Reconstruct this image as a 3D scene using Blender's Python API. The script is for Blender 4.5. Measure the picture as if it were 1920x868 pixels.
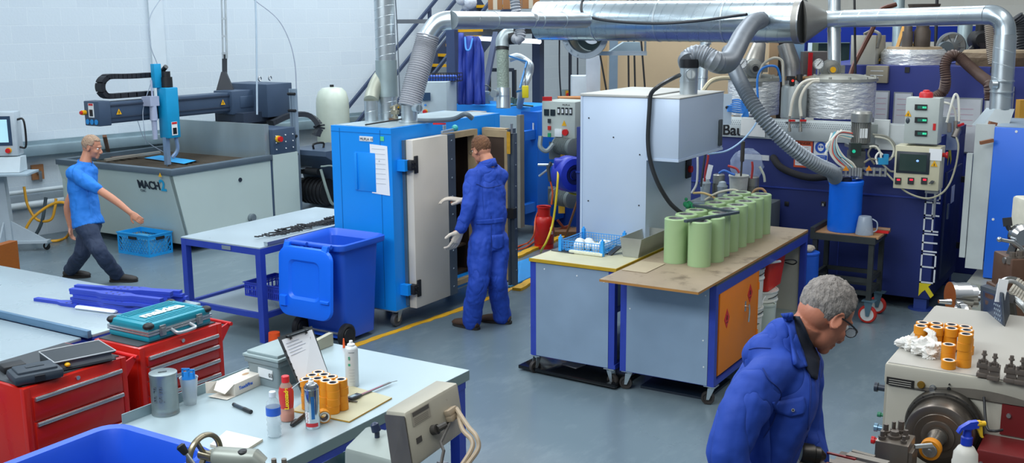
import bpy,bmesh,math,random
from mathutils import Vector,Matrix,noise
V=Vector;PI=math.pi
random.seed(7)
S=bpy.context.scene;COL=S.collection
for _o in list(bpy.data.objects):bpy.data.objects.remove(_o)
FPX,PITCH,YAW,ROLL,CAMH=1996.0,math.radians(11.2),math.radians(31.77),math.radians(-.42),2.8
FW=V((-math.sin(YAW)*math.cos(PITCH),math.cos(YAW)*math.cos(PITCH),-math.sin(PITCH)))
RT0=V((math.cos(YAW),math.sin(YAW),0));UP0=RT0.cross(FW)
RT=RT0*math.cos(ROLL)+UP0*math.sin(ROLL);UP=UP0*math.cos(ROLL)-RT0*math.sin(ROLL)
cam=bpy.data.cameras.new('camera');camo=bpy.data.objects.new('camera',cam);COL.objects.link(camo)
m4=Matrix((RT,UP,-FW)).transposed().to_4x4();m4.translation=V((0,0,CAMH));camo.matrix_world=m4
cam.sensor_width=36;cam.lens=36*FPX/1920;cam.clip_end=200
S.camera=camo
S.view_settings.view_transform='Standard';S.view_settings.look='None'
S.view_settings.gamma=1;S.view_settings.use_curve_mapping=False
S.view_settings.exposure=0.0
w=bpy.data.worlds.new('world');S.world=w;w.use_nodes=True
nt=w.node_tree;bg=nt.nodes['Background'];bg.inputs[1].default_value=.52
tc=nt.nodes.new('ShaderNodeTexCoord');sx=nt.nodes.new('ShaderNodeSeparateXYZ');rp=nt.nodes.new('ShaderNodeValToRGB')
nt.links.new(tc.outputs['Generated'],sx.inputs[0]);nt.links.new(sx.outputs['Z'],rp.inputs[0]);nt.links.new(rp.outputs[0],bg.inputs[0])
rp.color_ramp.elements[0].position=.35;rp.color_ramp.elements[0].color=(.26,.30,.34,1)
rp.color_ramp.elements[1].position=.75;rp.color_ramp.elements[1].color=(.88,.95,1.0,1)
def area(name,loc,sx_,sy_,power,col,tgt=None):
 l=bpy.data.lights.new(name,'AREA');l.shape='RECTANGLE';l.size=sx_;l.size_y=sy_;l.energy=power;l.color=col
 o=bpy.data.objects.new(name,l);COL.objects.link(o);o.location=loc
 d=(V(tgt)-V(loc))if tgt else V((0,0,-1))
 o.rotation_euler=d.to_track_quat('-Z','Y').to_euler()
 return o
area('rooflight',(-9.3,9.0,6.4),2.0,10,380,(.80,.91,1))
area('rooflight',(-4.5,6.5,6.4),1.4,9,270,(.92,.97,1))
area('rooflight',(0.8,6.5,6.2),1.4,9,170,(1,.97,.92))
area('rooflight',(-6.5,14.5,6.6),7,1.4,430,(.88,.95,1))
area('rooflight',(-5,0.0,5.4),7,1.6,430,(.88,.95,1),(-5.5,7,.6))
def ray(x,y):return FW+RT*((x-960)/FPX)+UP*((434-y)/FPX)
def at(x,y,z=0.0):d=ray(x,y);return V((0,0,CAMH))+d*((z-CAMH)/d.z)
def dep(x,y,t):return V((0,0,CAMH))+ray(x,y)*t
def onY(x,y,Y):d=ray(x,y);return V((0,0,CAMH))+d*(Y/d.y)
def onX(x,y,X):d=ray(x,y);return V((0,0,CAMH))+d*(X/d.x)
def lin(h):
 h=h.lstrip('#');r=[]
 for i in(0,2,4):
  c=int(h[i:i+2],16)/255;r.append(c/12.92 if c<=.04045 else((c+.055)/1.055)**2.4)
 return tuple(r)+(1,)
MC={}
def M(hexc,rough=.5,metal=0,var=.08,scale=6,bump=0,bscale=40,dirt=None,dscale=3,damt=.5,emit=0,trans=0,stretch=None,alpha=1,coat=0):
 key=(hexc,rough,metal,var,scale,bump,bscale,dirt,dscale,damt,emit,trans,stretch,alpha,coat)
 if key in MC:return MC[key]
 m=bpy.data.materials.new('paint_'+hexc.strip('#'));m.use_nodes=True;n=m.node_tree.nodes;L=m.node_tree.links
 p=n['Principled BSDF'];base=lin(hexc)
 tc=n.new('ShaderNodeTexCoord');mp=n.new('ShaderNodeMapping');L.new(tc.outputs['Object'],mp.inputs[0])
 if stretch:mp.inputs['Scale'].default_value=stretch
 nz=n.new('ShaderNodeTexNoise');nz.inputs['Scale'].default_value=scale;nz.inputs['Detail'].default_value=4;L.new(mp.outputs[0],nz.inputs[0])
 mx=n.new('ShaderNodeMix');mx.data_type='RGBA';L.new(nz.outputs[0],mx.inputs[0])
 mx.inputs[6].default_value=tuple(c*(1-var*1.6)for c in base[:3])+(1,)
 mx.inputs[7].default_value=tuple(min(1,c*(1+var*1.6))for c in base[:3])+(1,)
 out=mx.outputs[2]
 if dirt:
  n2=n.new('ShaderNodeTexNoise');n2.inputs['Scale'].default_value=dscale;n2.inputs['Detail'].default_value=8;n2.inputs['Roughness'].default_value=.7;L.new(mp.outputs[0],n2.inputs[0])
  rp=n.new('ShaderNodeValToRGB');rp.color_ramp.elements[0].position=1-damt-.06+.1;rp.color_ramp.elements[1].position=1-damt+.16
  L.new(n2.outputs[0],rp.inputs[0])
  m2=n.new('ShaderNodeMix');m2.data_type='RGBA';L.new(rp.outputs[0],m2.inputs[0]);L.new(out,m2.inputs[6]);m2.inputs[7].default_value=lin(dirt);out=m2.outputs[2]
 L.new(out,p.inputs['Base Color'])
 rr=n.new('ShaderNodeMapRange');L.new(nz.outputs[0],rr.inputs[0]);rr.inputs[3].default_value=max(.02,rough-.08);rr.inputs[4].default_value=min(1,rough+.1);L.new(rr.outputs[0],p.inputs['Roughness'])
 p.inputs['Metallic'].default_value=metal
 if coat:p.inputs['Coat Weight'].default_value=coat
 if trans:p.inputs['Transmission Weight'].default_value=trans;p.inputs['IOR'].default_value=1.3
 if alpha<1:p.inputs['Alpha'].default_value=alpha
 if emit:L.new(out,p.inputs['Emission Color']);p.inputs['Emission Strength'].default_value=emit
 if bump:
  n3=n.new('ShaderNodeTexNoise');n3.inputs['Scale'].default_value=bscale;n3.inputs['Detail'].default_value=3;L.new(mp.outputs[0],n3.inputs[0])
  b=n.new('ShaderNodeBump');b.inputs['Strength'].default_value=bump;b.inputs['Distance'].default_value=.02;L.new(n3.outputs[0],b.inputs['Height']);L.new(b.outputs[0],p.inputs['Normal'])
 MC[key]=m;return m
GALV=M('#c9d3d8',.3,.85,.05,5)
GALVD=M('#9fb0b2',.42,.55,.12,7,.03,20)
STEEL=M('#a9adb0',.3,.9,.1,15)
DARK=M('#17181b',.5);BLACK=M('#0b0b0d',.4)
RUB=M('#20211f',.75);WHITE=M('#dfe3e4',.5,0,.04)
PAPER=M('#e9ecef',.8,0,.03);FRAMEB=M('#2a40a2',.4,0,.1,9);CHROME=M('#d8dadc',.15,1,.02)
YEL=M('#e3a90f',.5,0,.1);REDP=M('#c8191b',.4,0,.08)
BRN=M('#6b4a30',.7,0,.2)
ROOTM={}
def cr(pts,n=8):
 """smooth line through points"""
 pts=[V(p)for p in pts]
 if len(pts)<3:return pts
 P=[pts[0]*2-pts[1]]+pts+[pts[-1]*2-pts[-2]];o=[]
 for i in range(1,len(P)-2):
  a,b,c,d=P[i-1:i+3]
  for k in range(n):
   t=k/n;o.append(.5*((2*b)+(c-a)*t+(2*a-5*b+4*c-d)*t*t+(3*b-a-3*c+d)*t**3))
 o.append(pts[-1]);return o
RJ=random.Random(99)
class B:
 def __init__(s):s.bm=bmesh.new();s.mi=0;s.X=None
 def _f(s,vs):
  try:f=s.bm.faces.new(vs)
  except ValueError:return None
  f.material_index=s.mi;return f
 def vt(s,co):
  co=V(co)
  if s.X is not None:co=s.X@co
  return s.bm.verts.new(co)
 def hexa(s,c,bev=0):
  v=[s.vt(p)for p in c]
  fs=[s._f([v[i]for i in q])for q in((0,3,2,1),(4,5,6,7),(0,1,5,4),(1,2,6,5),(2,3,7,6),(3,0,4,7))]
  if bev:
   es=list({e for f in fs if f for e in f.edges})
   r=bmesh.ops.bevel(s.bm,geom=es,offset=bev,segments=2,affect='EDGES',profile=.5)
   for f in r['faces']:f.material_index=s.mi
  return s
 def box(s,x0,x1,y0,y1,z0,z1,bev=0):
  if x0>x1:x0,x1=x1,x0
  if y0>y1:y0,y1=y1,y0
  if z0>z1:z0,z1=z1,z0
  m=min(x1-x0,y1-y0,z1-z0);j=min(.0007,m*.06)
  x0,y0,z0,x1,y1,z1=(q+RJ.uniform(-j,j)for q in(x0,y0,z0,x1,y1,z1))
  return s.hexa([(x0,y0,z0),(x1,y0,z0),(x1,y1,z0),(x0,y1,z0),(x0,y0,z1),(x1,y0,z1),(x1,y1,z1),(x0,y1,z1)],bev)
 def ob(s,c,sz,ex=(1,0,0),ey=(0,1,0),bev=0):
  """oriented box: centre, sizes, two axes"""
  c=V(c);ex=V(ex).normalized();ey=V(ey);ey=(ey-ex*ey.dot(ex)).normalized();ez=ex.cross(ey)
  a,b_,d=ex*sz[0]/2,ey*sz[1]/2,ez*sz[2]/2
  return s.hexa([c-a-b_-d,c+a-b_-d,c+a+b_-d,c-a+b_-d,c-a-b_+d,c+a-b_+d,c+a+b_+d,c-a+b_+d],bev)
 def taper(s,c0,w0,d0,c1,w1,d1,bev=0):
  """frustum between rectangles at z"""
  (x,y,z),(X,Y,Z)=c0,c1
  return s.hexa([(x-w0/2,y-d0/2,z),(x+w0/2,y-d0/2,z),(x+w0/2,y+d0/2,z),(x-w0/2,y+d0/2,z),(X-w1/2,Y-d1/2,Z),(X+w1/2,Y-d1/2,Z),(X+w1/2,Y+d1/2,Z),(X-w1/2,Y+d1/2,Z)],bev)
 def bar(s,p0,p1,w,h=None,up=(0,0,1)):
  p0,p1=V(p0),V(p1);d=p1-p0;h=h or w
  upv=V(up)
  if abs(d.normalized().dot(upv))>.95:upv=V((0,1,0))
  return s.ob((p0+p1)/2,(d.length,w,h),d,upv.cross(d))
 def sweep(s,pts,rs,seg=12,cap=True,ell=None,side=None):
  pts=[V(p)for p in pts];n=len(pts)
  if not isinstance(rs,list):rs=[rs]*n
  t=(pts[1]-pts[0]).normalized();ref=V(side)if side is not None else(V((0,0,1))if abs(t.z)<.9 else V((1,0,0)))
  u=(ref-t*ref.dot(t)).normalized();rings=[]
  for i in range(n):
   if i==0:tt=pts[1]-pts[0]
   elif i==n-1:tt=pts[-1]-pts[-2]
   else:tt=pts[i+1]-pts[i-1]
   if tt.length<1e-9:tt=t
   t=tt.normalized();
   u=(u-t*u.dot(t)).normalized();w_=t.cross(u);r=rs[i]
   if hasattr(r,'__len__'):ra,rb=r
   else:ra=rb=r
   rings.append([s.vt(pts[i]+u*ra*math.cos(2*PI*k/seg)+w_*rb*math.sin(2*PI*k/seg))for k in range(seg)])
  for a,b_ in zip(rings,rings[1:]):
   for k in range(seg):s._f([a[k],a[(k+1)%seg],b_[(k+1)%seg],b_[k]])
  if cap:s._f(rings[0][::-1]);s._f(rings[-1])
  return s
 def cyl(s,p0,p1,r0,r1=None,seg=20,cap=True):return s.sweep([p0,p1],[r0,r0 if r1 is None else r1],seg,cap)
 def tube(s,pts,r,seg=8,n=8):return s.sweep(cr(pts,n),r,seg)
 def flex(s,pts,r,pitch=.035,amp=.09,seg=20,n=10):
  c=cr(pts,n);L=[0]
  for a,b_ in zip(c,c[1:]):L.append(L[-1]+(b_-a).length)
  tot=L[-1];k=max(4,int(tot/pitch)*2);o=[];j=0
  for i in range(k+1):
   d=tot*i/k
   while j<len(L)-2 and L[j+1]<d:j+=1
   q=(d-L[j])/max(1e-9,L[j+1]-L[j]);o.append(c[j].lerp(c[j+1],min(1,q)))
  return s.sweep(o,[r*(1+amp)if i%2 else r*(1-amp)for i in range(k+1)],seg)
 def duct(s,p0,p1,r,pitch=.13,seg=28):
  p0,p1=V(p0),V(p1);s.sweep([p0,p1],r,seg);L=(p1-p0).length;d=(p1-p0).normalized();k=int(L/pitch)
  sd=V((0,0,1))if abs(d.z)<.9 else V((1,0,0));tl=(d+sd*.35).normalized()
  for i in range(1,k):
   c=p0+d*(L*i/k);u=tl.cross(d).normalized();w_=d.cross(u)
   ring=[];
   for q in(-.003,.003):
    ring.append([s.vt(c+d*q+(u*math.cos(a)+w_*math.sin(a))*(r*1.012)+d*(math.sin(a)*r*.30))for a in[2*PI*j/seg for j in range(seg)]])
   inn=[s.vt(c+d*q+(u*math.cos(a)+w_*math.sin(a))*(r*.99)+d*(math.sin(a)*r*.30))for q in(-.006,)for a in[2*PI*j/seg for j in range(seg)]]
   inn2=[s.vt(c+d*q+(u*math.cos(a)+w_*math.sin(a))*(r*.99)+d*(math.sin(a)*r*.30))for q in(.006,)for a in[2*PI*j/seg for j in range(seg)]]
   for A,Bq in((inn,ring[0]),(ring[0],ring[1]),(ring[1],inn2)):
    for j in range(seg):s._f([A[j],A[(j+1)%seg],Bq[(j+1)%seg],Bq[j]])
  return s
 def lathe(s,prof,o=(0,0,0),ax=(0,0,1),seg=24):
  """profile of (radius, height) about an axis"""
  o=V(o);ax=V(ax).normalized();rf=V((1,0,0))if abs(ax.x)<.9 else V((0,1,0));u=(rf-ax*rf.dot(ax)).normalized();w_=ax.cross(u);rings=[]
  for r,h in prof:
   if r<1e-5:rings.append([s.vt(o+ax*h)])
   else:rings.append([s.vt(o+ax*h+(u*math.cos(2*PI*k/seg)+w_*math.sin(2*PI*k/seg))*r)for k in range(seg)])
  for a,b_ in zip(rings,rings[1:]):
   for k in range(seg):
    k2=(k+1)%seg
    if len(a)==1 and len(b_)==1:continue
    if len(a)==1:s._f([a[0],b_[k2],b_[k]])
    elif len(b_)==1:s._f([a[k],a[k2],b_[0]])
    else:s._f([a[k],a[k2],b_[k2],b_[k]])
  return s
 def prism(s,poly,vec):
  a=[s.vt(p)for p in poly];vec=V(vec);
  b_=[s.vt(V(p)+vec)for p in poly];n=len(a)
  s._f(a[::-1]);s._f(b_)
  for k in range(n):s._f([a[k],a[(k+1)%n],b_[(k+1)%n],b_[k]])
  return s
 def sph(s,c,r,ex=(1,0,0),ey=(0,1,0),seg=16,rings=10):
  c=V(c);r=(r,r,r)if not hasattr(r,'__len__')else r
  ex=V(ex).normalized();ey=V(ey);ey=(ey-ex*ey.dot(ex)).normalized();ez=ex.cross(ey);R_=[]
  for i in range(rings+1):
   a=PI*i/rings
   if i in(0,rings):R_.append([s.vt(c+ez*r[2]*math.cos(a))])
   else:R_.append([s.vt(c+ez*r[2]*math.cos(a)+ex*r[0]*math.sin(a)*math.cos(2*PI*k/seg)+ey*r[1]*math.sin(a)*math.sin(2*PI*k/seg))for k in range(seg)])
  for a,b_ in zip(R_,R_[1:]):
   for k in range(seg):
    k2=(k+1)%seg
    if len(a)==1:s._f([a[0],b_[k],b_[k2]])
    elif len(b_)==1:s._f([a[k2],a[k],b_[0]])
    else:s._f([a[k],b_[k],b_[k2],a[k2]])
  return s
 def out(s,name,mats,parent=None,sharp=.6,local=False):
  bmesh.ops.recalc_face_normals(s.bm,faces=s.bm.faces)
  for f in s.bm.faces:f.smooth=True
  for e in s.bm.edges:
   if len(e.link_faces)==2:e.smooth=e.calc_face_angle(0)<sharp
  me=bpy.data.meshes.new(name);s.bm.to_mesh(me);s.bm.free()
  o=bpy.data.objects.new(name,me)
  for m in(mats if isinstance(mats,(list,tuple))else[mats]):me.materials.append(m)
  COL.objects.link(o)
  if parent:
   rt=parent
   while rt.parent:rt=rt.parent
   if not local:me.transform(ROOTM[rt.name].inverted())
   o.parent=parent
  else:
   vs=[v.co for v in me.vertices]
   c=V(((min(v.x for v in vs)+max(v.x for v in vs))/2,(min(v.y for v in vs)+max(v.y for v in vs))/2,min(v.z for v in vs)))
   me.transform(Matrix.Translation(-c));o.location=c;ROOTM[o.name]=Matrix.Translation(c)
  return o
def tag(o,label,cat,group=None,kind=None):
 if label:o['label']=label
 if cat:o['category']=cat
 if group:o['group']=group
 if kind:o['kind']=kind
 return o
def thing(name,label,cat,loc,rz=0,group=None):
 o=bpy.data.objects.new(name,None);COL.objects.link(o);o.empty_display_size=.1
 o.location=loc;o.rotation_euler=(0,0,rz);ROOTM[o.name]=Matrix.Translation(V(loc))@Matrix.Rotation(rz,4,'Z')
 return tag(o,label,cat,group)
def struct(o):o['kind']='structure';return o
def clone(root,loc,rz=0,label=None,group=None,rot=None):
 r=root.copy();COL.objects.link(r);r.location=loc;r.rotation_euler=rot or(0,0,rz)
 if label:r['label']=label
 if group:r['group']=group
 for ch in list(root.children):
  c=ch.copy();COL.objects.link(c);c.parent=r
  for g in list(ch.children):
   d=g.copy();COL.objects.link(d);d.parent=c
 ROOTM[r.name]=Matrix.Translation(V(loc))@r.rotation_euler.to_matrix().to_4x4()
 return r
def bx(name,mat,parent,*a,**k):
 b=B();b.box(*a,**k);return b.out(name,mat,parent)
def text(s,name,o,right,up,size,mat,parent,ext=.0015,center=False,kern=1.0,bold=0):
 cu=bpy.data.curves.new(name,'FONT');cu.body=s;cu.size=size;cu.extrude=ext;cu.space_character=kern;cu.offset=bold
 if center:cu.align_x='CENTER'
 t=bpy.data.objects.new('tmp_text',cu);COL.objects.link(t);bpy.context.view_layer.update()
 me=bpy.data.meshes.new_from_object(t.evaluated_get(bpy.context.evaluated_depsgraph_get()));bpy.data.objects.remove(t)
 right=V(right).normalized();up=V(up);up=(up-right*up.dot(right)).normalized();n=right.cross(up)
 m=Matrix((right,up,n)).transposed().to_4x4();m.translation=V(o)+n*ext
 me.transform(m);ob=bpy.data.objects.new(name,me);me.materials.clear();me.materials.append(mat);COL.objects.link(ob)
 if parent:
  rt=parent
  while rt.parent:rt=rt.parent
  me.transform(ROOTM[rt.name].inverted());ob.parent=parent
 return ob
XA,YA,ZA=V((1,0,0)),V((0,1,0)),V((0,0,1))
def castor(root,x,y,h,wr=None,mat=RUB,z0=0,name='castor',ang=.3,plate=GALV):
 """swivel castor, part named castor with wheel sub-part"""
 wr=wr or h*.36
 dx,dy=math.cos(ang),math.sin(ang);ox,oy=x-dx*wr*.45,y-dy*wr*.45
 b=B();b.box(x-wr*.9,x+wr*.9,y-wr*.8,y+wr*.8,z0+h-.008,z0+h,0);b.cyl((x,y,z0+h-.008),(x,y,z0+h-wr*.5),wr*.45)
 for s_ in(-1,1):
  px,py=-dy*s_*wr*.42,dx*s_*wr*.42
  b.hexa([(x+px+dx*wr*.5-dy*s_*.004,y+py+dy*wr*.5,z0+h-wr*.4),(x+px-dx*wr*.5,y+py-dy*wr*.5,z0+h-wr*.4),(x+px*1.15-dx*wr*.5,y+py*1.15-dy*wr*.5,z0+h-wr*.4),(x+px*1.15+dx*wr*.5,y+py*1.15+dy*wr*.5,z0+h-wr*.4),(ox+px+dx*wr*.2,oy+py+dy*wr*.2,z0+wr*.8),(ox+px-dx*wr*.2,oy+py-dy*wr*.2,z0+wr*.8),(ox+px*1.15-dx*wr*.2,oy+py*1.15-dy*wr*.2,z0+wr*.8),(ox+px*1.15+dx*wr*.2,oy+py*1.15+dy*wr*.2,z0+wr*.8)])
 o=b.out(name,plate,root)
 b=B();ax=V((-dy,dx,0));t=wr*.32
 b.lathe([(0,-t*1.1),(wr*.3,-t*1.1),(wr*.3,-t*.6),(wr*.62,-t*.6),(wr*.7,-t),(wr*.95,-t),(wr,-t*.6),(wr,t*.6),(wr*.95,t),(wr*.7,t),(wr*.62,t*.6),(wr*.3,t*.6),(wr*.3,t*1.1),(0,t*1.1)],(ox,oy,z0+wr),ax)
 b.out('wheel',mat,o);return o
def panel_rivets(b,p0,p1,n,r=.006,nrm=(0,-1,0)):
 p0,p1,nrm=V(p0),V(p1),V(nrm)
 for i in range(n):
  p=p0.lerp(p1,i/(n-1)if n>1 else .5);b.cyl(p,p+nrm*r*.6,r,r*.6,seg=8)
WD=V((.1805,.9836,0));WN=V((.9836,-.1805,0));W0=V((-12.84,8.83,0))
def wl(s,z=0,off=0):return W0+WD*s+WN*off+ZA*z
def floor_mat():
 m=bpy.data.materials.new('painted_floor');m.use_nodes=True;n=m.node_tree.nodes;L=m.node_tree.links;p=n['Principled BSDF']
 tc=n.new('ShaderNodeTexCoord')
 a=n.new('ShaderNodeTexNoise');a.inputs['Scale'].default_value=.55;a.inputs['Detail'].default_value=6;L.new(tc.outputs['Object'],a.inputs[0])
 mp=n.new('ShaderNodeMapping');mp.inputs['Scale'].default_value=(2.2,.9,1);mp.inputs['Rotation'].default_value=(0,0,.5);L.new(tc.outputs['Object'],mp.inputs[0])
 c=n.new('ShaderNodeTexNoise');c.inputs['Scale'].default_value=2.2;c.inputs['Detail'].default_value=9;c.inputs['Roughness'].default_value=.7;L.new(mp.outputs[0],c.inputs[0])
 mx=n.new('ShaderNodeMix');mx.data_type='RGBA';L.new(a.outputs[0],mx.inputs[0]);mx.inputs[6].default_value=lin('#576872');mx.inputs[7].default_value=lin('#718189')
 r=n.new('ShaderNodeValToRGB');r.color_ramp.elements[0].position=.5;r.color_ramp.elements[1].position=1;L.new(c.outputs[0],r.inputs[0])
 m2=n.new('ShaderNodeMix');m2.data_type='RGBA';L.new(r.outputs[0],m2.inputs[0]);L.new(mx.outputs[2],m2.inputs[6]);m2.inputs[7].default_value=lin('#7f8e95')
 L.new(m2.outputs[2],p.inputs['Base Color'])
 q=n.new('ShaderNodeMapRange');L.new(a.outputs[0],q.inputs[0]);q.inputs[3].default_value=.16;q.inputs[4].default_value=.36;L.new(q.outputs[0],p.inputs['Roughness'])
 return m
def block_mat(c1,c2,mort,bw=.45,rh=.232,rot=0):
 m=bpy.data.materials.new('painted_blockwork');m.use_nodes=True;n=m.node_tree.nodes;L=m.node_tree.links;p=n['Principled BSDF']
 tc=n.new('ShaderNodeTexCoord');mp=n.new('ShaderNodeMapping');L.new(tc.outputs['UV'],mp.inputs[0])
 br=n.new('ShaderNodeTexBrick');L.new(mp.outputs[0],br.inputs[0])
 br.inputs['Scale'].default_value=1;br.inputs['Brick Width'].default_value=bw;br.inputs['Row Height'].default_value=rh;br.inputs['Mortar Size'].default_value=.004
 br.inputs['Mortar Smooth'].default_value=.5
 br.inputs['Color1'].default_value=lin(c1);br.inputs['Color2'].default_value=lin(c2);br.inputs['Mortar'].default_value=lin(mort)
 L.new(br.outputs[0],p.inputs['Base Color']);p.inputs['Roughness'].default_value=.55
 b=n.new('ShaderNodeBump');b.inputs['Strength'].default_value=.3;b.inputs['Distance'].default_value=.006;b.invert=True;L.new(br.outputs['Fac'],b.inputs['Height'])
 nz=n.new('ShaderNodeTexNoise');nz.inputs['Scale'].default_value=30;L.new(mp.outputs[0],nz.inputs[0])
 b2=n.new('ShaderNodeBump');b2.inputs['Strength'].default_value=.2;b2.inputs['Distance'].default_value=.01;L.new(nz.outputs[0],b2.inputs['Height']);L.new(b.outputs[0],b2.inputs['Normal']);L.new(b2.outputs[0],p.inputs['Normal'])
 return m
def wall(name,p0,p1,h,th,mat,z0=0):
 p0,p1=V(p0),V(p1);d=(p1-p0);L_=d.length;d.normalize();nn=V((-d.y,d.x,0))
 b=B();b.hexa([p0+ZA*z0,p1+ZA*z0,p1+nn*th+ZA*z0,p0+nn*th+ZA*z0,p0+ZA*h,p1+ZA*h,p1+nn*th+ZA*h,p0+nn*th+ZA*h])
 o=b.out(name,mat);uv=o.data.uv_layers.new(name='UVMap');
 for lp in o.data.loops:
  q=o.data.vertices[lp.vertex_index].co+o.location-p0;uv.data[lp.index].uv=(q.dot(d),q.z)
 return struct(o)
b=B();b.box(-16,6,-2,26,-.2,0);struct(b.out('floor',floor_mat()))
BLK=block_mat('#c8d3da','#c4cfd7','#d3dce1')
wall('wall_left',wl(-12),wl(14.5),6.5,.3,BLK)
e=wl(14.5)
wall('wall_back',(e.x-.2,e.y-.2,0),(5.5,e.y-.2,0),6.5,.3,block_mat('#dcd8cc','#d6d1c4','#e0ddd2'))
s_=None
b=B();a_=wl(1.75);b.ob(a_+ZA*3.2+WN*.02,(.22,.04,6.4),WD,WN);struct(b.out('trim_1',M('#ccd6dc',.5,0,.03)))
b=B();b.ob(wl(8.6)+ZA*3.2+WN*.02,(.2,.04,6.4),WD,WN);struct(b.out('trim_4',M('#ccd6dc',.5,0,.03)))
b=B();c_=wl(2.1,1.16,.09);b.ob(c_,(12.5,.16,.14),WD,WN,.01);b.ob(c_+ZA*.02-WN*.06,(12.5,.04,.2),WD,WN);struct(b.out('trim_2',M('#8ea3ab',.45,.4,.15,4)))
b=B()
def strip(p0,p1,w_,h=.004):
 p0,p1=V(p0),V(p1);L_=(p1-p0).length;n_=int(L_/.08)+1;d=(p1-p0).normalized();s2=V((-d.y,d.x,0))
 rnd=random.Random(5)
 pl=[];pr=[]
 for i in range(n_+1):
  c=p0+d*(L_*i/n_);pl.append(c+s2*(w_/2+rnd.uniform(-.008,.008)));pr.append(c-s2*(w_/2+rnd.uniform(-.012,.012)))
 for i in range(n_):b.hexa([pl[i],pr[i],pr[i+1],pl[i+1],pl[i]+ZA*h,pr[i]+ZA*h,pr[i+1]+ZA*h,pl[i+1]+ZA*h])
strip(at(655,651),at(880,574),.07);strip(at(880,574),at(880,574)+YA*.9,.06)
YLN=M('#d9a51c',.5,0,.12,8,dirt='#5a4a30',dscale=14,damt=.42)
struct(b.out('trim_3',YLN))
b=B();strip(at(965,484),at(1062,442),.09,.03);strip(at(968,545),at(1000,527),.09,.03);struct(b.out('trim_5',YLN))
b=B();p=at(965,541);
for i in range(12):
 for j in range(8):
  q=p+V((.16*0,0,0))
q0,q1,q2,q3=at(955,540),at(998,520),at(998,485),at(962,497)
for i in range(15):
 t=i/14;b.bar(q0.lerp(q1,t)+ZA*.012,q3.lerp(q2,t)+ZA*.012,.02,.02)
for i in range(12):
 t=i/11;b.bar(q0.lerp(q3,t)+ZA*.012,q1.lerp(q2,t)+ZA*.012,.02,.016)
tag(b.out('duckboard_mat',M('#2390d6',.5)),'bright blue open-grid duckboard mat on the floor beside the yellow kerb','floor mat')
for z_,r_,lb in((.62,.03,'thin pale pipe along the blockwork wall, upper of the two low pipes'),(.44,.045,'thicker pale pipe along the blockwork wall, lower of the two low pipes')):
 b=B();b.cyl(wl(-6,z_,.07),wl(3.5,z_,.07),r_)
 tag(b.out('wall_pipe',M('#cfd9dd',.4)),lb,'pipe')
STN=M('#aab5b6',.35,.6,.12,3,stretch=(1,1,.3));CYAN=M('#0d8fbf',.4);SLATE=M('#3c4d63',.45,.1,.06);SLATED=M('#2a3546',.5)
T=thing('waterjet_tank','grey-green water tank with a dark rim and raised steel splash panel','machine',(-11.2,9.6,0))
b=B()
x0,x1,ya,yb,zt=-12.35,-10.16,8.65,10.75,1.03
b.hexa([(x0,ya+.22,.1),(x1-.02,ya+.22,.1),(x1-.02,yb,.1),(x0,yb,.1),(x0,ya,zt-.02),(x1,ya,zt-.02),(x1,ya+.06,zt-.02),(x0,ya+.06,zt-.02)])
b.box(x0,x0+.06,ya+.05,yb,.2,zt);
b.hexa([(x1-.06,ya+.22,.1),(x1,ya+.22,.1),(x1,yb,.1),(x1-.06,yb,.1),(x1-.06,ya,zt-.02),(x1,ya,zt-.02),(x1,yb,zt-.02),(x1-.06,yb,zt-.02)])
b.box(x0,x1,yb-.06,yb,.2,zt);b.box(x0,x1,ya+.4,yb,.2,.26)
b.out('tank',M('#b4c3be',.45,0,.05,1.5),T)
b=B();b.box(x0,x1+.02,ya-.03,ya+.07,zt-.03,zt+.04,.006);b.box(x1-.08,x1+.02,ya-.03,10.33,zt-.03,zt+.04,.006);b.box(x0,x0+.1,ya,yb,zt-.03,zt+.04)
b.out('rim',M('#5c6a75',.4,.3),T)
bx('water',M('#4e5a58',.15,0,.3,8,bump=.6,bscale=25),T,x0+.1,x1-.08,ya+.08,yb-.06,.9,.965)
b=B();
for k in range(17):y=ya+.14+k*.115;b.box(x0+.15,x1-.1,y,y+.008,.955,1.005)
b.out('slat_bed',M('#7a6f62',.6,.4),T)
b=B();b.box(-12.15,-10.24,10.3,10.34,.98,1.47);b.box(-10.27,-10.22,10.28,10.36,.98,1.47);b.box(-12.15,-12.1,10.28,10.36,.98,1.47);b.out('splash_panel',STN,T)
b=B();b.box(-10.62,-10.16,10.22+.15,10.8,1.06,1.4,.01);b.box(-10.62,-10.16,10.3,10.8,.2,1.06);
b.mi=1;b.box(-10.165,-10.155,10.75,10.78,.3,1.05);o=b.out('end_cabinet',[SLATE,M('#b4c3be',.45,0,.05,1.5)],T)
bx('lower_cabinet',M('#b4c3be',.45,0,.05,1.5),T,-10.62,-10.15,10.34,10.82,.18,1.06)
b=B();p=V((-10.155,10.45,1.27));b.cyl(p,p+XA*.03,.045);b.mi=1;b.cyl(p+XA*.03,p+XA*.07,.03,.036);b.out('emergency_stop',[M('#d9b02a'),REDP],T)
b=B();
for k in range(3):
 for y in(10.42,10.6,10.74):b.cyl((-10.155,y,1.13+.09*k),(-10.145,y,1.13+.09*k),.008,seg=8)
b.out('screw',WHITE,T)
b=B();p=onX(470,408,-10.16);b.cyl(p,p+XA*.05,.055,seg=18);b.cyl(p+XA*.05,p+XA*.06,.045,seg=18);b.out('drain_cap',M('#7f8a90',.4,.5),T)
b=B();p=onX(450,337,-10.16);b.cyl(p,p+XA*.01,.028,seg=14);b.out('port',M('#38424e',.4,.5),T)
for x in(-11.9,-11.0,-10.5):
 for y in(9.2,10.5):bx('foot',M('#6b7780',.5,.3),T,x-.05,x+.05,y,y+.12,0,.12)
p=onY(259,347,8.78);sl=V((0,.37,-.83)).normalized()
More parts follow.
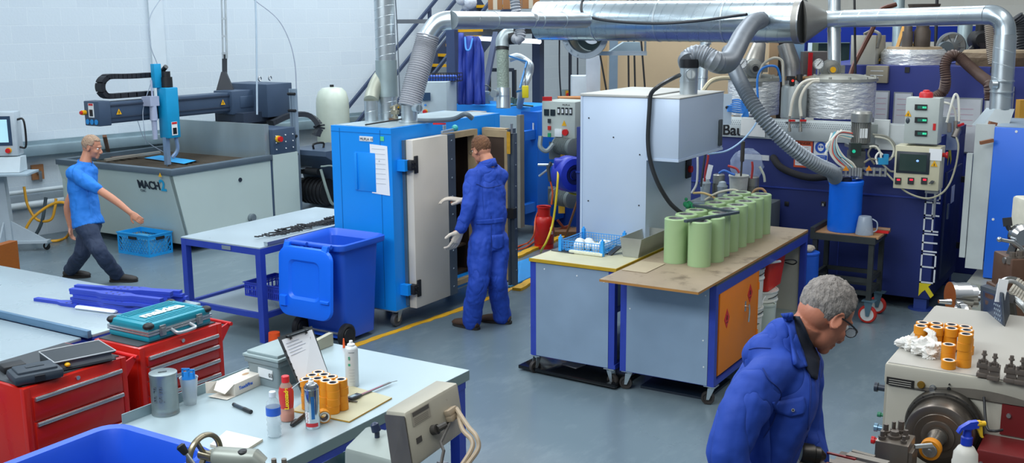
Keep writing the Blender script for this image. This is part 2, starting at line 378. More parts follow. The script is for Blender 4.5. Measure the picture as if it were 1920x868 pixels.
P_=V((-11.02,8.79,.77))
def fpt(x,z):return V((x,ya+.22*(zt-.02-z)/(zt-.12)-.005,z))
uu=-(fpt(0,.5)-fpt(0,.9)).normalized()
text('MACH','lettering',fpt(-10.84,.80),XA,uu,.145,M('#1b2734'),T,.002,kern=.95,bold=.004)
text('2','lettering',fpt(-10.43,.795),XA,uu,.20,M('#18a4d2'),T,.002,bold=.006)
text('CNC','lettering',fpt(-10.82,.75),XA,uu,.045,M('#55626b'),T)
b=B();q=fpt(-10.32,1.02);b.prism([q+V((-.03,-.04,-.04)),q+V((.03,-.04,-.04)),q+V((0,-.04,.012))],V((0,-.002,0)));b.out('warning_sign',YEL,T)
b=B();b.hexa([at(270,296,1.0),at(345,307,1.0),at(368,301,1.0),at(300,291,1.0),at(270,296,1.02),at(345,307,1.02),at(368,301,1.02),at(300,291,1.02)])
tag(b.out('blue_sheet',M('#18a0e0',.5)),'bright blue flat sheet lying on the slats under the cutting nozzle','sheet')
b=B();b.bar(at(210,297,1.03),at(255,292,1.03),.08,.04);b.out;tag(b.out('offcut',M('#5c4a40',.7)),'dark brown offcut lying on the left of the cutting bed','offcut',None)
b=B();b.bar(at(197,300,1.03),at(300,285,1.06),.05,.03);tag(b.out('timber_batten',M('#8c8579',.7)),'long grey batten lying across the back of the cutting bed','batten')
b=B();b.bar(at(203,284,1.03),dep(196,255,13.9),.05,.03);tag(b.out('timber_batten',M('#8a5e44',.7)),'short brown timber stick leaning upright at the back of the cutting bed','batten')
T=thing('cutting_gantry','slate-blue horizontal gantry beam over the water tank carrying the cyan cutting head','machine',(-11.2,9.6,1.0))
XB=-11.02
b=B();b.box(XB-.22,XB,8.45,10.5,1.60,1.86,.012);b.box(XB-.26,XB+.02,8.33,8.5,1.58,1.88,.01);b.box(XB-.3,XB+.05,10.45,10.95,1.56,1.88,.01);b.box(XB-.1,XB+.06,10.6,10.85,1.64,1.8,.01)
b.out('beam',SLATE,T)
b=B();b.box(XB,XB+.012,8.5,10.45,1.81,1.83);b.box(XB,XB+.012,8.5,10.45,1.665,1.68);b.box(XB,XB+.012,8.5,10.45,1.62,1.628);b.out('guide_rail',SLATED,T)
b=B();b.box(XB-.52,XB+.32,10.85,11.35,1.5,1.96,.01);b.out('drive_housing',SLATE,T)
b=B();b.box(XB-.35,XB+.2,10.5,11.2,1.44,1.58);b.box(XB-.3,XB+.1,10.4,11.1,1.38,1.46);b.out('carriage',SLATED,T)
for yy in(11.0,11.2):
 b=B();b.sweep([V((XB+.05,yy,1.99))+V((0,.03*math.cos(a),.03+.03*math.sin(a)))for a in[2*PI*k/12 for k in range(13)]],.008,6);b.out('lifting_eye',STEEL,T)
for yy in(8.62,10.32):
 b=B();c=V((XB+.014,yy,1.74));b.prism([c+V((0,-.04,-.035)),c+V((0,.04,-.035)),c+V((0,0,.035))],(.002,0,0));b.mi=1;b.ob(c+V((.003,0,-.008)),(.002,.008,.03));b.out('warning_sign',[YEL,BLACK],T)
b=B();c=V((XB-.12,8.325,1.77));b.ob(c,(.1,.004,.17));b.mi=1;b.ob(c+V((0,-.003,-.03)),(.06,.004,.08));b.mi=2;b.ob(c+V((0,-.003,.07)),(.08,.004,.025));b.out('notice',[WHITE,BLACK,REDP],T)
b=B();
for k in range(3):c=V((XB-.2+.08*k,8.325,1.63));b.cyl(c,c-YA*.006,.032,seg=16)
b.out('safety_symbol',M('#1b83c9'),T)
b=B();c=V((XB-.24,8.33,1.74));b.cyl(c,c-YA*.05,.03,seg=14);b.mi=1;b.cyl(c-YA*.02,c-YA*.07,.022,seg=14);b.out('emergency_stop',[YEL,REDP],T)
b=B();hy=9.3;b.box(XB+.03,XB+.2,hy-.1,hy+.1,1.36,2.0,.012);b.box(XB+.03,XB+.1,hy-.17,hy-.06,2.0,2.3,.005);b.out('head_cover',CYAN,T)
b=B();b.cyl((XB+.11,hy,2.0),(XB+.11,hy,2.13),.075,seg=14);b.cyl((XB+.11,hy,2.13),(XB+.11,hy,2.2),.055,seg=12);b.cyl((XB+.02,hy+.02,2.2),(XB+.1,hy+.02,2.26),.03);b.out('motor',DARK,T)
b=B();b.cyl((XB+.1,hy-.23,1.86),(XB+.1,hy-.23,1.6),.04,.05,seg=14);b.cyl((XB+.1,hy-.23,1.6),(XB+.1,hy-.23,1.36),.035,.03,seg=14);b.cyl((XB+.1,hy-.23,1.9),(XB+.1,hy-.23,2.1),.012);b.box(XB-.02,XB+.14,hy-.3,hy-.16,1.78,1.9);b.out('garnet_hopper',M('#b9c0d6',.3,.3),T)
b=B();b.box(XB+.08,XB+.14,hy-.1,hy-.04,1.02,1.38);b.cyl((XB+.1,hy-.07,1.1),(XB+.1,hy-.07,1.0),.02,.01);b.tube([(XB+.14,hy+.06,1.38),(XB+.15,hy+.07,1.2),(XB+.12,hy+.0,1.1)],.025);b.out('nozzle',M('#8ea6c4',.3,.5),T)
b=B();c=V((XB+.203,hy,1.48));b.ob(c,(.004,.09,.17));b.mi=1;b.ob(c+V((.003,0,-.03)),(.003,.06,.08));b.mi=2;b.ob(c+V((.003,0,.07)),(.003,.08,.025));b.out('notice',[WHITE,BLACK,REDP],T)
b=B();pa=[]
zc,rr,xx=2.04,.115,XB-.1
pts=[V((xx,9.25,zc+rr)),V((xx,8.9,zc+rr)),V((xx,8.6,zc+rr+.01))]+[V((xx,8.58-rr*math.sin(a),zc+rr*math.cos(a)))for a in[PI*k/8 for k in range(1,8)]]+[V((xx,8.62,zc-rr)),V((xx,9.2,zc-rr))]
c=cr(pts,5)
for i in range(0,len(c)-1):
 b.bar(c[i],c[i+1]+(c[i+1]-c[i])*.1,.12,.062,up=(1,0,0)if 0 else(0,0,1))if abs((c[i+1]-c[i]).normalized().z)<.9 else b.ob((c[i]+c[i+1])/2,(.12,.062,(c[i+1]-c[i]).length*1.1),XA,YA)
b.out('cable_chain',M('#1d1f25',.5),T)
b=B();c=cr([(XB+.3,10.9,1.42),(XB+.35,11.2,1.5),(XB+.5,11.45,1.5),(XB+.62,11.55,1.35),(XB+.6,11.5,1.2)],6)
for i in range(len(c)-1):b.bar(c[i],c[i+1],.16,.07)
b.out('cable_chain',M('#2a2e35',.5),T)
b=B();b.tube([(XB+.08,hy-.1,2.3),(XB+.05,hy-.16,2.55),(XB+.0,hy-.08,2.9),(XB,hy+.3,3.3)],.006,6);b.tube([(XB+.0,9.0,1.3),(XB+.05,8.95,1.5),(XB,9.0,1.75),(XB+.02,9.15,2.1)],.005,6);b.tube([(XB+.0,8.9,1.6),(XB+.0,9.0,1.35),(XB+.08,9.25,1.15)],.005,6);b.out('air_line',M('#98a4b2',.4),T)
T=thing('cable_mast','dark triangular bracket and thin steel mast standing on the gantry beam','mast',tuple(dep(424,176,15.0)))
b=B();p=dep(424,176,14.95);q=dep(421,137,14.95);r3=V((.85,.5265,0))
b.prism([p-r3*.14,p+r3*.14,q+r3*.03+ZA*.02,q-r3*.03+ZA*.02],(.03,-.05,0));b.bar(q-ZA*.03,dep(421,100,14.95),.05,.05);b.out('bracket',M('#2c3036',.5),T)
b=B();b.cyl(dep(418,110,14.9),dep(414,-60,14.9),.012,seg=8);b.cyl(dep(425,110,14.9),dep(421,-60,14.9),.016,seg=8);
for y in(35,68,100):b.bar(dep(416,y,14.9),dep(425,y,14.9),.03,.03)
b.out('pole',GALV,T)
b=B();b.tube([dep(478,-20,14.5),dep(480,30,14.5),dep(481,90,14.5),dep(482,215,14.5)],.013);tag(b.out('cable_conduit',M('#a3b4c2',.5)),'pale blue conduit dropping down the wall behind the gantry end','conduit')
T=thing('hose_post','upright grey metal post with a thin hose arching up from its top','post',tuple(at(563,420,0)))
pb=at(563,420,0);h_=1.9
b=B();b.box(pb.x-.03,pb.x+.03,pb.y-.03,pb.y+.03,0,h_);b.box(pb.x-.07,pb.x-.04,pb.y-.03,pb.y,.9,h_);b.box(pb.x-.08,pb.x+.08,pb.y-.08,pb.y+.08,0,.01);b.out('post',M('#93a5b5',.4,.4),T)
for z in(1.0,1.25,1.6,1.83):b=B();b.cyl((pb.x-.09,pb.y-.03,z),(pb.x+.04,pb.y-.03,z),.02,seg=8);b.out('clamp',DARK,T)
dd=(pb-V((0,0,2.8))).dot(FW)+.1
b=B();b.tube([dep(556,172,dd),dep(553,120,dd),dep(542,75,dd),dep(520,35,dd),dep(482,4,dd),dep(470,-5,dd)],.008,6);b.out('hose',M('#8a93a2',.4),T)
T=thing('pump_unit','slate-grey high-pressure pump with a curved cowl beside the blue oven','machine',(-10.1,11.3,0))
b=B();q=[onX(556,268,-9.95),onX(612,275,-9.95)]
prof=[(11.05,1.05),(11.05,.98),(11.2,.9),(11.38,.68),(11.46,.35),(11.5,.22),(11.95,.22),(11.95,1.05)]
b.prism([(-10.6,y,z)for y,z in prof],(.75,0,0));b.out('cowl',M('#46556a',.4),T)
b=B();b.box(-10.65,-9.8,10.95,11.95,.12,.2);b.box(-10.65,-9.8,10.95,11.03,0,.2);b.out('base_frame',M('#9fb0be',.4,.3),T)
b=B();b.cyl((-10.5,11.25,.45),(-10.0,11.25,.45),.17);b.cyl((-10.4,11.12,.75),(-10.05,11.12,.75),.05)
for k in range(6):b.cyl((-10.4+.07*k,11.25,.45),(-10.37+.07*k,11.25,.45),.19)
b.out('motor',DARK,T)
b=B();b.tube([(-9.95,11.05,.8),(-9.9,11.1,.5),(-9.9,11.2,.3),(-9.95,11.4,.3)],.02);b.tube([(-9.9,11.0,.85),(-9.85,11.22,.8),(-9.85,11.26,.4)],.012);b.out('pipe',M('#8c9a93',.4),T)
b=B();p=V((-10.2,11.3,1.05));b.tube([p+V((0,-.1,0)),p+V((0,-.1,.07)),p+V((0,.1,.07)),p+V((0,.1,0))],.015,n=3);b.out('handle',BLACK,T)
T=thing('hydraulic_jack','yellow hand lift with a grey shelf behind the end of the cutter','lift',tuple(at(556,415,0)))
p=at(556,415,0);b=B();b.box(p.x-.06,p.x+.06,p.y-.05,p.y+.05,0,1.05,.02);b.cyl((p.x,p.y,.9),(p.x,p.y,1.25),.04);b.out('mast',M('#d9a21a',.5),T)
b=B();b.box(p.x-.1,p.x+.25,p.y-.1,p.y+.1,.78,.8);b.out('shelf',GALV,T)
b=B();b.cyl((p.x-.05,p.y-.06,1.2),(p.x+.02,p.y-.1,1.2),.09);b.out('winch',DARK,T)
p=dep(627,285,16.3);zt_=1.8;rv=.25
T=thing('pressure_vessel','pale cream domed pressure vessel standing behind the blue oven','tank',(p.x,p.y,0))
b=B();b.lathe([(0,.15),(rv*.8,.17),(rv,.3),(rv,1.55),(rv*.97,1.66),(rv*.85,1.76),(rv*.6,1.82),(0,1.84)],(p.x,p.y,0),seg=32);b.out('shell',M('#c9d2c2',.35),T)
b=B();
for a in(0,2.1,4.2):b.bar((p.x+.17*math.cos(a),p.y+.17*math.sin(a),0),(p.x+.17*math.cos(a),p.y+.17*math.sin(a),.3),.05)
b.out('leg',DARK,T)
b=B();b.cyl((p.x,p.y,1.83),(p.x,p.y,1.87),.03);b.out('valve',DARK,T)
c0=at(14,470,0);ex=V((.80,.60,0));nn=V((.60,-.80,0))
T=thing('operator_console','grey touchscreen console with keyboard shelf on a wheeled pedestal by the wall','control console',(c0.x,c0.y,0))
GREY=M('#a9b5bd',.45)
b=B();b.hexa([c0+ex*s1*.1+nn*s2*.07+ZA*.05 for s1,s2 in((-1,1),(1,1),(1,-1),(-1,-1))]+[c0+ex*s1*.06+nn*s2*.05+ZA*.98 for s1,s2 in((-1,1),(1,1),(1,-1),(-1,-1))])
for sx_ in(-1,1):b.prism([c0+ex*sx_*.08+ZA*.38,c0+ex*sx_*.5+ZA*.13,c0+ex*sx_*.5+ZA*.10,c0+ex*sx_*.05+ZA*.10],nn*.02)
b.prism([c0+nn*.06+ZA*.38,c0+nn*.3+ZA*.13,c0+nn*.3+ZA*.1,c0+nn*.04+ZA*.1],ex*.02)
b.ob(c0+ZA*.115+nn*.02,(1.05,.14,.03),ex,nn);b.ob(c0+ZA*.115,(.12,.6,.03),ex,nn);b.out('pedestal',GREY,T)
for q in(ex*.5,-ex*.5,nn*.28,-nn*.28):castor(T,c0.x+q.x,c0.y+q.y,.1,.045,DARK)
b=B();b.ob(c0+ZA*1.0+nn*.12+ex*.02,(.85,.42,.03),ex,nn,.005);b.out('shelf',M('#9eb0bb',.4),T)
b=B();b.hexa([c0+ex*(s1*.30+.02)+nn*s2+ZA*z for z,s2s in((1.02,(.22,-.05)),(1.2,(.14,-.05)))for s1,s2 in((-1,s2s[0]),(1,s2s[0]),(1,s2s[1]),(-1,s2s[1]))]);b.out('keyboard_housing',M('#c5d2d8',.4),T)
b=B();cc=c0+ZA*1.48+ex*-.02;b.ob(cc,(.6,.22,.54),ex,nn,.012);b.out('panel_housing',M('#b4c0c8',.4),T)
b=B();fc=cc+nn*.112;b.ob(fc+ZA*.04,(.5,.01,.36),ex,nn);b.out('screen_bezel',M('#31465f',.3),T)
b=B();b.ob(fc+ZA*.04+nn*.006,(.42,.006,.28),ex,nn);b.out('screen',M('#a8d3e2',.2,emit=.5),T)
b=B();q=fc+ex*.2-ZA*.2;b.cyl(q,q+nn*.02,.035);b.mi=1;b.cyl(q+nn*.02,q+nn*.05,.028);b.out('emergency_stop',[YEL,REDP],T)
b=B();q=fc+ex*.0-ZA*.2;b.cyl(q,q+nn*.02,.03);b.out('push_button',M('#19a36b'),T)
b=B();q=cc+ex*.3+nn*.02;b.tube([q+ZA*.17,q+ex*.07+ZA*.17,q+ex*.085,q+ex*.07-ZA*.17,q-ZA*.17],.013,n=4);b.out('handle',BLACK,T)
b=B();q=at(3,545,0);b.ob(q+ZA*.25,(.1,.5,.5),(1,.3,0),(0,1,0));tag(b.out('wooden_board',M('#96510f',.6,0,.2,20,stretch=(1,1,8))),'upright reddish-brown wooden board at the left edge behind the steel bench','board')
T=thing('wall_outlet','brown square compressed-air outlet board low on the blockwork wall','air outlet',tuple(wl(.05,.98,.03)))
b=B();q=wl(-.15,.86,.035);b.ob(q,(.16,.03,.2),WD,WN);b.out('board',M('#9a6a44'),T)
b=B();b.cyl(q,q+WN*.08,.025);b.cyl(q+WN*.08,q+WN*.08-ZA*.12,.02);b.out('fitting',STEEL,T)
b=B();D=14.0
yl_=[(45,350,D),(52,385,D),(70,412,D),(95,412,D),(103,390,D),(105,372,D)]
b.tube([dep(*p_)for p_ in yl_],.018)
tag(b.out('air_hose',M('#d59a1e',.5)),'yellow air hose hanging in a loop from the outlet on the wall','hose')
b=B();b.tube([at(85,452,.02),at(108,451,.02),at(125,444,.02),dep(133,425,D-.4),dep(132,395,D-.4),dep(120,380,D-.4),dep(95,384,D-.3),dep(62,408,D-.3),dep(45,435,D-.3)],.018)
tag(b.out('air_hose',M('#dda022',.5)),'yellow air hose making a wide loop down to the floor by the pedestal','hose')
b=B();b.tube([dep(86,370,D),dep(80,410,D),dep(70,435,D),at(58,448,.03)],.022);tag(b.out('rubber_hose',M('#3b4a52',.6)),'dark grey rubber hose hanging down beside the yellow loops','hose')
def crate(T,x0,x1,y0,y1,z0,z1,mat,holes=(9,4),part='basket',t=.012):
 """open crate: rims, posts and diagonal lattice walls"""
 b=B();b.box(x0,x1,y0,y1,z0,z0+t)
 rt=(z1-z0)*.2
 for(a0,a1,a2,a3)in((x0,x1,y0,y0+t),(x0,x1,y1-t,y1),(x0,x0+t,y0,y1),(x1-t,x1,y0,y1)):
  b.box(a0,a1,a2,a3,z1-rt,z1);b.box(a0,a1,a2,a3,z0,z0+rt*.6)
 b.box(x0-.01,x1+.01,y0-.01,y0+t,z1-.014,z1);b.box(x0-.01,x1+.01,y1-t,y1+.01,z1-.014,z1);b.box(x0-.01,x0+t,y0,y1,z1-.014,z1);b.box(x1-t,x1+.01,y0,y1,z1-.014,z1)
 for x in(x0,x1):
  for y in(y0,y1):b.box(x-.008+(t if x==x0 else-t)*.5,x+.008+(t if x==x0 else-t)*.5,y-.008+(t if y==y0 else-t)*.5,y+.008+(t if y==y0 else-t)*.5,z0,z1)
 za,zb=z0+rt*.6,z1-rt
 def lattice(p0,p1):
  L_=(p1-p0).length;n_=max(3,int(L_/.05));h=zb-za
  for i in range(n_+1):
   q=p0.lerp(p1,i/n_);b.bar(V((q.x,q.y,za)),V((q.x,q.y,zb)),.006)if i%4==0 else None
   for sg in(-1,1):
    q2t=i/n_+sg*h/L_*.8
    tt=1
    if q2t<0 or q2t>1:
     lim=0 if q2t<0 else 1;tt=(lim-i/n_)/(q2t-i/n_);q2t=lim
    if tt<.1:continue
    q2=p0.lerp(p1,q2t);b.bar(V((q.x,q.y,za)),V((q2.x,q2.y,za+h*tt)),.006)
 e_=t/2
 lattice(V((x0+e_,y0+e_,0)),V((x1-e_,y0+e_,0)));lattice(V((x1-e_,y0+e_,0)),V((x1-e_,y1-e_,0)));lattice(V((x0+e_,y1-e_,0)),V((x1-e_,y1-e_,0)));lattice(V((x0+e_,y0+e_,0)),V((x0+e_,y1-e_,0)))
 return b.out(part,mat,T)
T=thing('plastic_crate','light blue latticed plastic crate standing on the floor in front of the water tank','crate',(-10.7,8.8,0))
crate(T,-10.99,-10.42,8.44,8.80,.0,.27,M('#1e9fe6',.45),t=.014)
bx('hand_slot',DARK,T,-10.78,-10.63,8.432,8.437,.2,.235);bx('hand_slot',DARK,T,-10.418,-10.41,8.55,8.68,.2,.235)
b=B();b.box(-10.95,-10.46,8.47,8.76,.014,.2);b.ob((-10.7,8.6,.21),(.12,.08,.03),(1,.4,0));b.out;tag(b.out('packed_bags',M('#68b8dd',.5,bump=.8,bscale=12)),'pale blue plastic bags filling the blue crate on the floor','bags',None,'stuff')
TOPM=M('#a9b8bf',.3,.15,.08,2.5,.02,6)
def frame_table(name,label,cat,x0,x1,y0,y1,zt,leg,rails,topm=TOPM,fm=FRAMEB,apron=.06,shelf=None,over=0.0):
 T=thing(name,label,cat,((x0+x1)/2,(y0+y1)/2,0))
 bx('worktop',topm,T,x0-over,x1+over,y0-over,y1+over,zt-.012,zt,0)
 b=B();t=.045
 for(a,c,d,e_)in((x0,x1,y0,y0+t),(x0,x1,y1-t,y1),(x0,x0+t,y0,y1),(x1-t,x1,y0,y1)):b.box(a,c,d,e_,zt-.012-apron,zt-.012)
 b.out('apron',fm,T)
 for x in(x0,x1-leg):
  for y in(y0,y1-leg):bx('leg',fm,T,x,x+leg,y,y+leg,0,zt-.012,0)
 if rails:
  b=B()
  for(a,c,d,e_)in((x0,x1,y0+.01,y0+t),(x0,x1,y1-t,y1-.01),(x0+.01,x0+t,y0,y1),(x1-t,x1-.01,y0,y1)):b.box(a,c,d,e_,rails-.025,rails+.025)
  b.out('rail',fm,T)
 if shelf:bx('shelf',topm,T,x0+.04,x1-.04,y0+.04,y1-.04,rails-.02,rails+.0)
 return T
T=frame_table('steel_table','blue-framed steel-topped table beside the tall blue oven','table',-7.66,-6.66,6.57,8.4,.87,.06,.24,shelf=1)
bx('edge_strip',GALV,T,-6.70,-6.655,6.66,8.35,.872,.905)
b=B();b.ob((-7.07,6.565,.83),(.11,.004,.035));b.out('name_plate',GALV,T)
b=B();rnd=random.Random(3)
for k in range(26):
 y=6.72+rnd.uniform(0,1.45);x=-6.94+rnd.uniform(-.09,.12)+(.0 if y>7 else .02);pts=[]
 z=.88+rnd.uniform(0,.03)
 for j in range(18):pts.append((x+(.018 if j%2 else-.018)+rnd.uniform(-.006,.006),y+j*.022,z+rnd.uniform(-.004,.006)))
 pts=[q for q in pts if q[1]<8.33]
 if len(pts)>3:b.sweep(pts,.007,5)
tag(b.out('mesh_strips',M('#1d2026',.45,.2)),'heap of black zigzag mesh strips lying along the edge of the blue-framed table','mesh strips',None,'stuff')
T=thing('plastic_basket','dark blue slotted plastic basket on the lower shelf of the blue-framed table','basket',(-6.75,7.0,.24))
p0,p1,p2,p3=dep(461,528,9.9),dep(545,545,9.45),dep(560,533,9.9),dep(480,518,10.3)
b=B();zb=.36;zt_=.49
x0,x1,y0,y1=-7.03,-6.6,6.72,7.12
b.box(x0,x1,y0,y1,zb,zb+.008)
for z in(zb,(zb+zt_)/2-.005,zt_-.03):
 hh=.03 if z>zb+.08 else .012
 b.box(x0,x1,y0,y0+.008,z,z+hh);b.box(x0,x1,y1-.008,y1,z,z+hh);b.box(x0,x0+.008,y0,y1,z,z+hh);b.box(x1-.008,x1,y0,y1,z,z+hh)
n_=18
for i in range(n_+1):
 x=x0+(x1-x0-.01)*i/n_;b.box(x,x+.012,y0,y0+.008,zb,zt_);b.box(x,x+.012,y1-.008,y1,zb,zt_)
for i in range(9):
 y=y0+(y1-y0-.01)*i/8;b.box(x0,x0+.008,y,y+.012,zb,zt_);b.box(x1-.008,x1,y,y+.012,zb,zt_)
b.box(x0-.012,x1+.012,y0-.012,y0+.004,zt_-.006,zt_);b.box(x0-.012,x0+.004,y0,y1,zt_-.006,zt_)
b.out('basket',M('#2a3fb4',.5),T)
b=B();b.lathe([(0,0),(.14,.002),(.19,.06),(.2,.115),(.19,.115),(.18,.06),(.13,.01),(0,.008)],(-6.7,6.98,.245),seg=28);o=b.out('bowl',GALV);tag(o,'round steel bowl under the dark blue basket on the table shelf','bowl')
BINB=M('#1f58cc',.38,0,.05,3);BINL=M('#0f6cf2',.38,0,.04,3)
BX,BY=-5.80,6.63
T=thing('wheelie_bin','bright blue wheeled bin standing open with its lid hanging down the front','bin',(BX,BY,0))
def rrect(cx,cy,w_,d_,z,r,n=5):
 o=[]
 for(sx_,sy_,a0)in((1,1,0),(-1,1,PI/2),(-1,-1,PI),(1,-1,1.5*PI)):
  for k in range(n+1):
   a=a0+PI/2*k/n;o.append(V((cx+sx_*(w_/2-r)+r*math.cos(a),cy+sy_*(d_/2-r)+r*math.sin(a),z)))
 return o
def loft(b,rings,cap0=True,cap1=True):
 R_=[[b.vt(p)for p in r]for r in rings]
 for a,c in zip(R_,R_[1:]):
  for k in range(len(a)):b._f([a[k],a[(k+1)%len(a)],c[(k+1)%len(a)],c[k]])
 if cap0:b._f(R_[0][::-1])
 if cap1:b._f(R_[-1])
b=B()
loft(b,[rrect(BX,BY+.03,.46,.5,.05,.05),rrect(BX,BY,.56,.64,.98,.07),rrect(BX,BY,.60,.68,.985,.07),rrect(BX,BY,.66,.76,1.0,.08),rrect(BX,BY,.67,.77,1.02,.08),rrect(BX,BY,.67,.77,1.055,.08),rrect(BX,BY,.64,.74,1.065,.08),rrect(BX,BY,.58,.68,1.04,.07),rrect(BX,BY,.53,.61,1.0,.06),rrect(BX,BY+.03,.43,.47,.09,.05)])
b.out('body',BINB,T)
b=B();
for x in(BX-.2,BX+.08):b.cyl((x-.08,BY-.43,1.05),(x+.17,BY-.43,1.05),.022,seg=14);b.box(x-.06,x-.03,BY-.44,BY-.36,1.0,1.05);b.box(x+.1,x+.13,BY-.44,BY-.36,1.0,1.05)
b.out('hinge_handle',BINB,T)
b=B()
def lidp(u,v,o_):
 return V((BX-.01+u,BY-.455-v*.06-o_,1.03-v))
def lring(w_,h_,r,vc,off,n=5):
 o=[]
 for(sx_,sy_,a0)in((1,1,0),(-1,1,PI/2),(-1,-1,PI),(1,-1,1.5*PI)):
  for k in range(n+1):
   a=a0+PI/2*k/n;o.append(lidp(sx_*(w_/2-r)+r*math.cos(a),vc-(sy_*(h_/2-r)+r*math.sin(a)),off))
 return o
loft(b,[lring(.60,.70,.1,.36,.0),lring(.62,.72,.12,.36,.015),lring(.60,.70,.11,.36,.045),lring(.54,.64,.09,.36,.055),lring(.36,.40,.06,.33,.055),lring(.31,.35,.05,.33,.03),lring(.29,.33,.05,.33,.03)])
b.box(0,0,0,0,0,0)if 0 else None
b.hexa([lidp(-.27,.50,.05),lidp(-.19,.50,.05),lidp(-.19,.61,.05),lidp(-.27,.61,.05),lidp(-.265,.51,.085),lidp(-.195,.51,.085),lidp(-.195,.605,.085),lidp(-.265,.605,.085)])
b.hexa([lidp(.19,.50,.05),lidp(.29,.50,.05),lidp(.29,.53,.05),lidp(.19,.53,.05),lidp(.2,.51,.075),lidp(.29,.51,.075),lidp(.29,.53,.075),lidp(.2,.53,.075)])
for x in(-.22,.22):b.hexa([lidp(x-.03,-.03,-.02),lidp(x+.03,-.03,-.02),lidp(x+.03,.04,-.0),lidp(x-.03,.04,0),lidp(x-.03,-.03,.02),lidp(x+.03,-.03,.02),lidp(x+.03,.04,.05),lidp(x-.03,.04,.05)])
b.out('lid',BINL,T)
for x in(BX-.27,BX+.27):
 b=B();b.lathe([(0,-.03),(.07,-.03),(.075,-.02),(.1,-.03),(.12,-.02),(.12,.02),(.1,.03),(.075,.02),(.07,.03),(0,.03)],(x,BY-.27,.12),XA,24);b.out('wheel',DARK,T)
b=B();b.cyl((BX-.27,BY-.27,.12),(BX+.27,BY-.27,.12),.012);b.out('axle',STEEL,T)
T.location=(-6.235,7.09,0);T.scale=(.99,.82,.87)
p=at(530,640,0);b=B();b.cyl((p.x,p.y-.1,0),(p.x,p.y-.1,.11),.055,.05,24)
tag(b.out('cap_cup',M('#e2511a',.4)),'small orange plastic tub standing on the floor beside the blue bin','tub')
LBT=M('#a0b0b8',.28,.2,.07,2)
for(nm,y0,y1,x0,x1,zt,lb)in(('steel_bench',4.16,5.06,-9.0,-5.74,.85,'long steel-topped bench with blue frame carrying the pile of blue parts'),('steel_bench',2.4,4.12,-9.0,-5.80,.83,'lower steel-topped bench with blue frame behind the red tool chests')):
 T=thing(nm,lb,'workbench',((x0+x1)/2,(y0+y1)/2,0))
 b=B();b.box(x0,x1,y0,y1,zt-.02,zt,.004);
 b.out('worktop',LBT,T)
 if zt==.85:
  b=B();b.box(x0,x1,y0-.035,y0-.005,zt-.02,zt+.03,.004);b.out('upstand',M('#5d7f9c',.35,.3),T)
 b=B();b.box(x1-.03,x1,y0,y1,zt-.13,zt-.02);b.box(x0,x0+.05,y0,y1,zt-.13,zt-.02);b.box(x0,x1,y0,y0+.05,zt-.13,zt-.02);b.box(x0,x1,y1-.05,y1,zt-.13,zt-.02);b.out('apron',FRAMEB,T)
 for x in(x0+.02,x1-.08):
  for y in(y0+.01,y1-.07):bx('leg',FRAMEB,T,x,x+.06,y,y+.06,0,zt-.13)
 b=B();b.ob((x1+.002,y0+.35,zt-.075),(.004,.14,.05));b.out('name_plate',GALVD,T)
BLP=M('#2a41b0',.45,0,.05)
def wish(b,c,ang,L_=.72,w_=.045,z=0,h=.02):
 ex=V((math.cos(ang),math.sin(ang),0));ey=V((-ex.y,ex.x,0));c=V(c)
 prof=[(-.5,-.5),(-.2,-.5),(-.12,-1.05),(.12,-1.05),(.2,-.5),(.5,-.5),(.5,.5),(.2,.5),(.12,1.05),(-.12,1.05),(-.2,.5),(-.5,.5)]
 b.prism([c+ex*u*L_+ey*v*w_+ZA*z for u,v in prof],(0,0,h))
 b.mi=1
 for u in(-.07,.0,.07):
  for v in(-.55,.55):q=c+ex*u*L_+ey*v*w_+ZA*(z+h);b.cyl(q-ZA*.002,q+ZA*.0006,.009,seg=8)
 b.mi=0
base=at(215,575,.85);aa=math.atan2((at(275,580,.85)-at(150,565,.85)).y,(at(275,580,.85)-at(150,565,.85)).x)
rnd=random.Random(11);k=0
HOLE=M('#151c4c')
rows=[((222,583),6,-.02,.0),((232,566),5,.10,.0),((250,560),4,.16,.0)]
T0=None
for(px_,n_,da,_z)in rows:
 bb=at(px_[0],px_[1],.85)
 for i in range(n_):
  b=B();off=V((rnd.uniform(-.03,.03),rnd.uniform(-.008,.008),0));
  wish(b,bb+off,aa+da+rnd.uniform(-.02,.02),.80,.04,0.0+i*.0205,.02)
  o=b.out('bracket_plate',[BLP,HOLE])
  pos='lowest'if i==0 else 'topmost'if i==n_-1 else('second','third','fourth','fifth')[i-1]+' from the bottom'
  row={6:'front',5:'middle',4:'rear'}[n_]
  lb=f'blue wishbone plate, {pos} of the {row} stack on the bench'
  tag(o,lb,'plate','blue wishbone plates on the bench')
b=B();wish(b,at(145,572,.85)+V((.0,-.02,0)),aa-.03,.75,.04,0,.022);tag(b.out('bracket_plate',[BLP,HOLE]),'single blue wishbone-shaped plate lying low in front of the blue stacks','plate','blue wishbone plates on the bench')
b=B();q=at(180,583,.85)+ZA*.012;b.sweep([q+V((math.cos(aa),math.sin(aa),0))*t for t in(-.17,-.16,.16,.18)],[(.012,.02),(.014,.028),(.014,.028),(.006,.02)],8);tag(b.out('wrapped_tube',M('#d7dcee',.5)),'white wrapped tube lying in front of the stacked blue plates','tube')
RED=M('#b51e14',.28,0,.04,3,coat=.3);REDD=M('#a81712',.3);
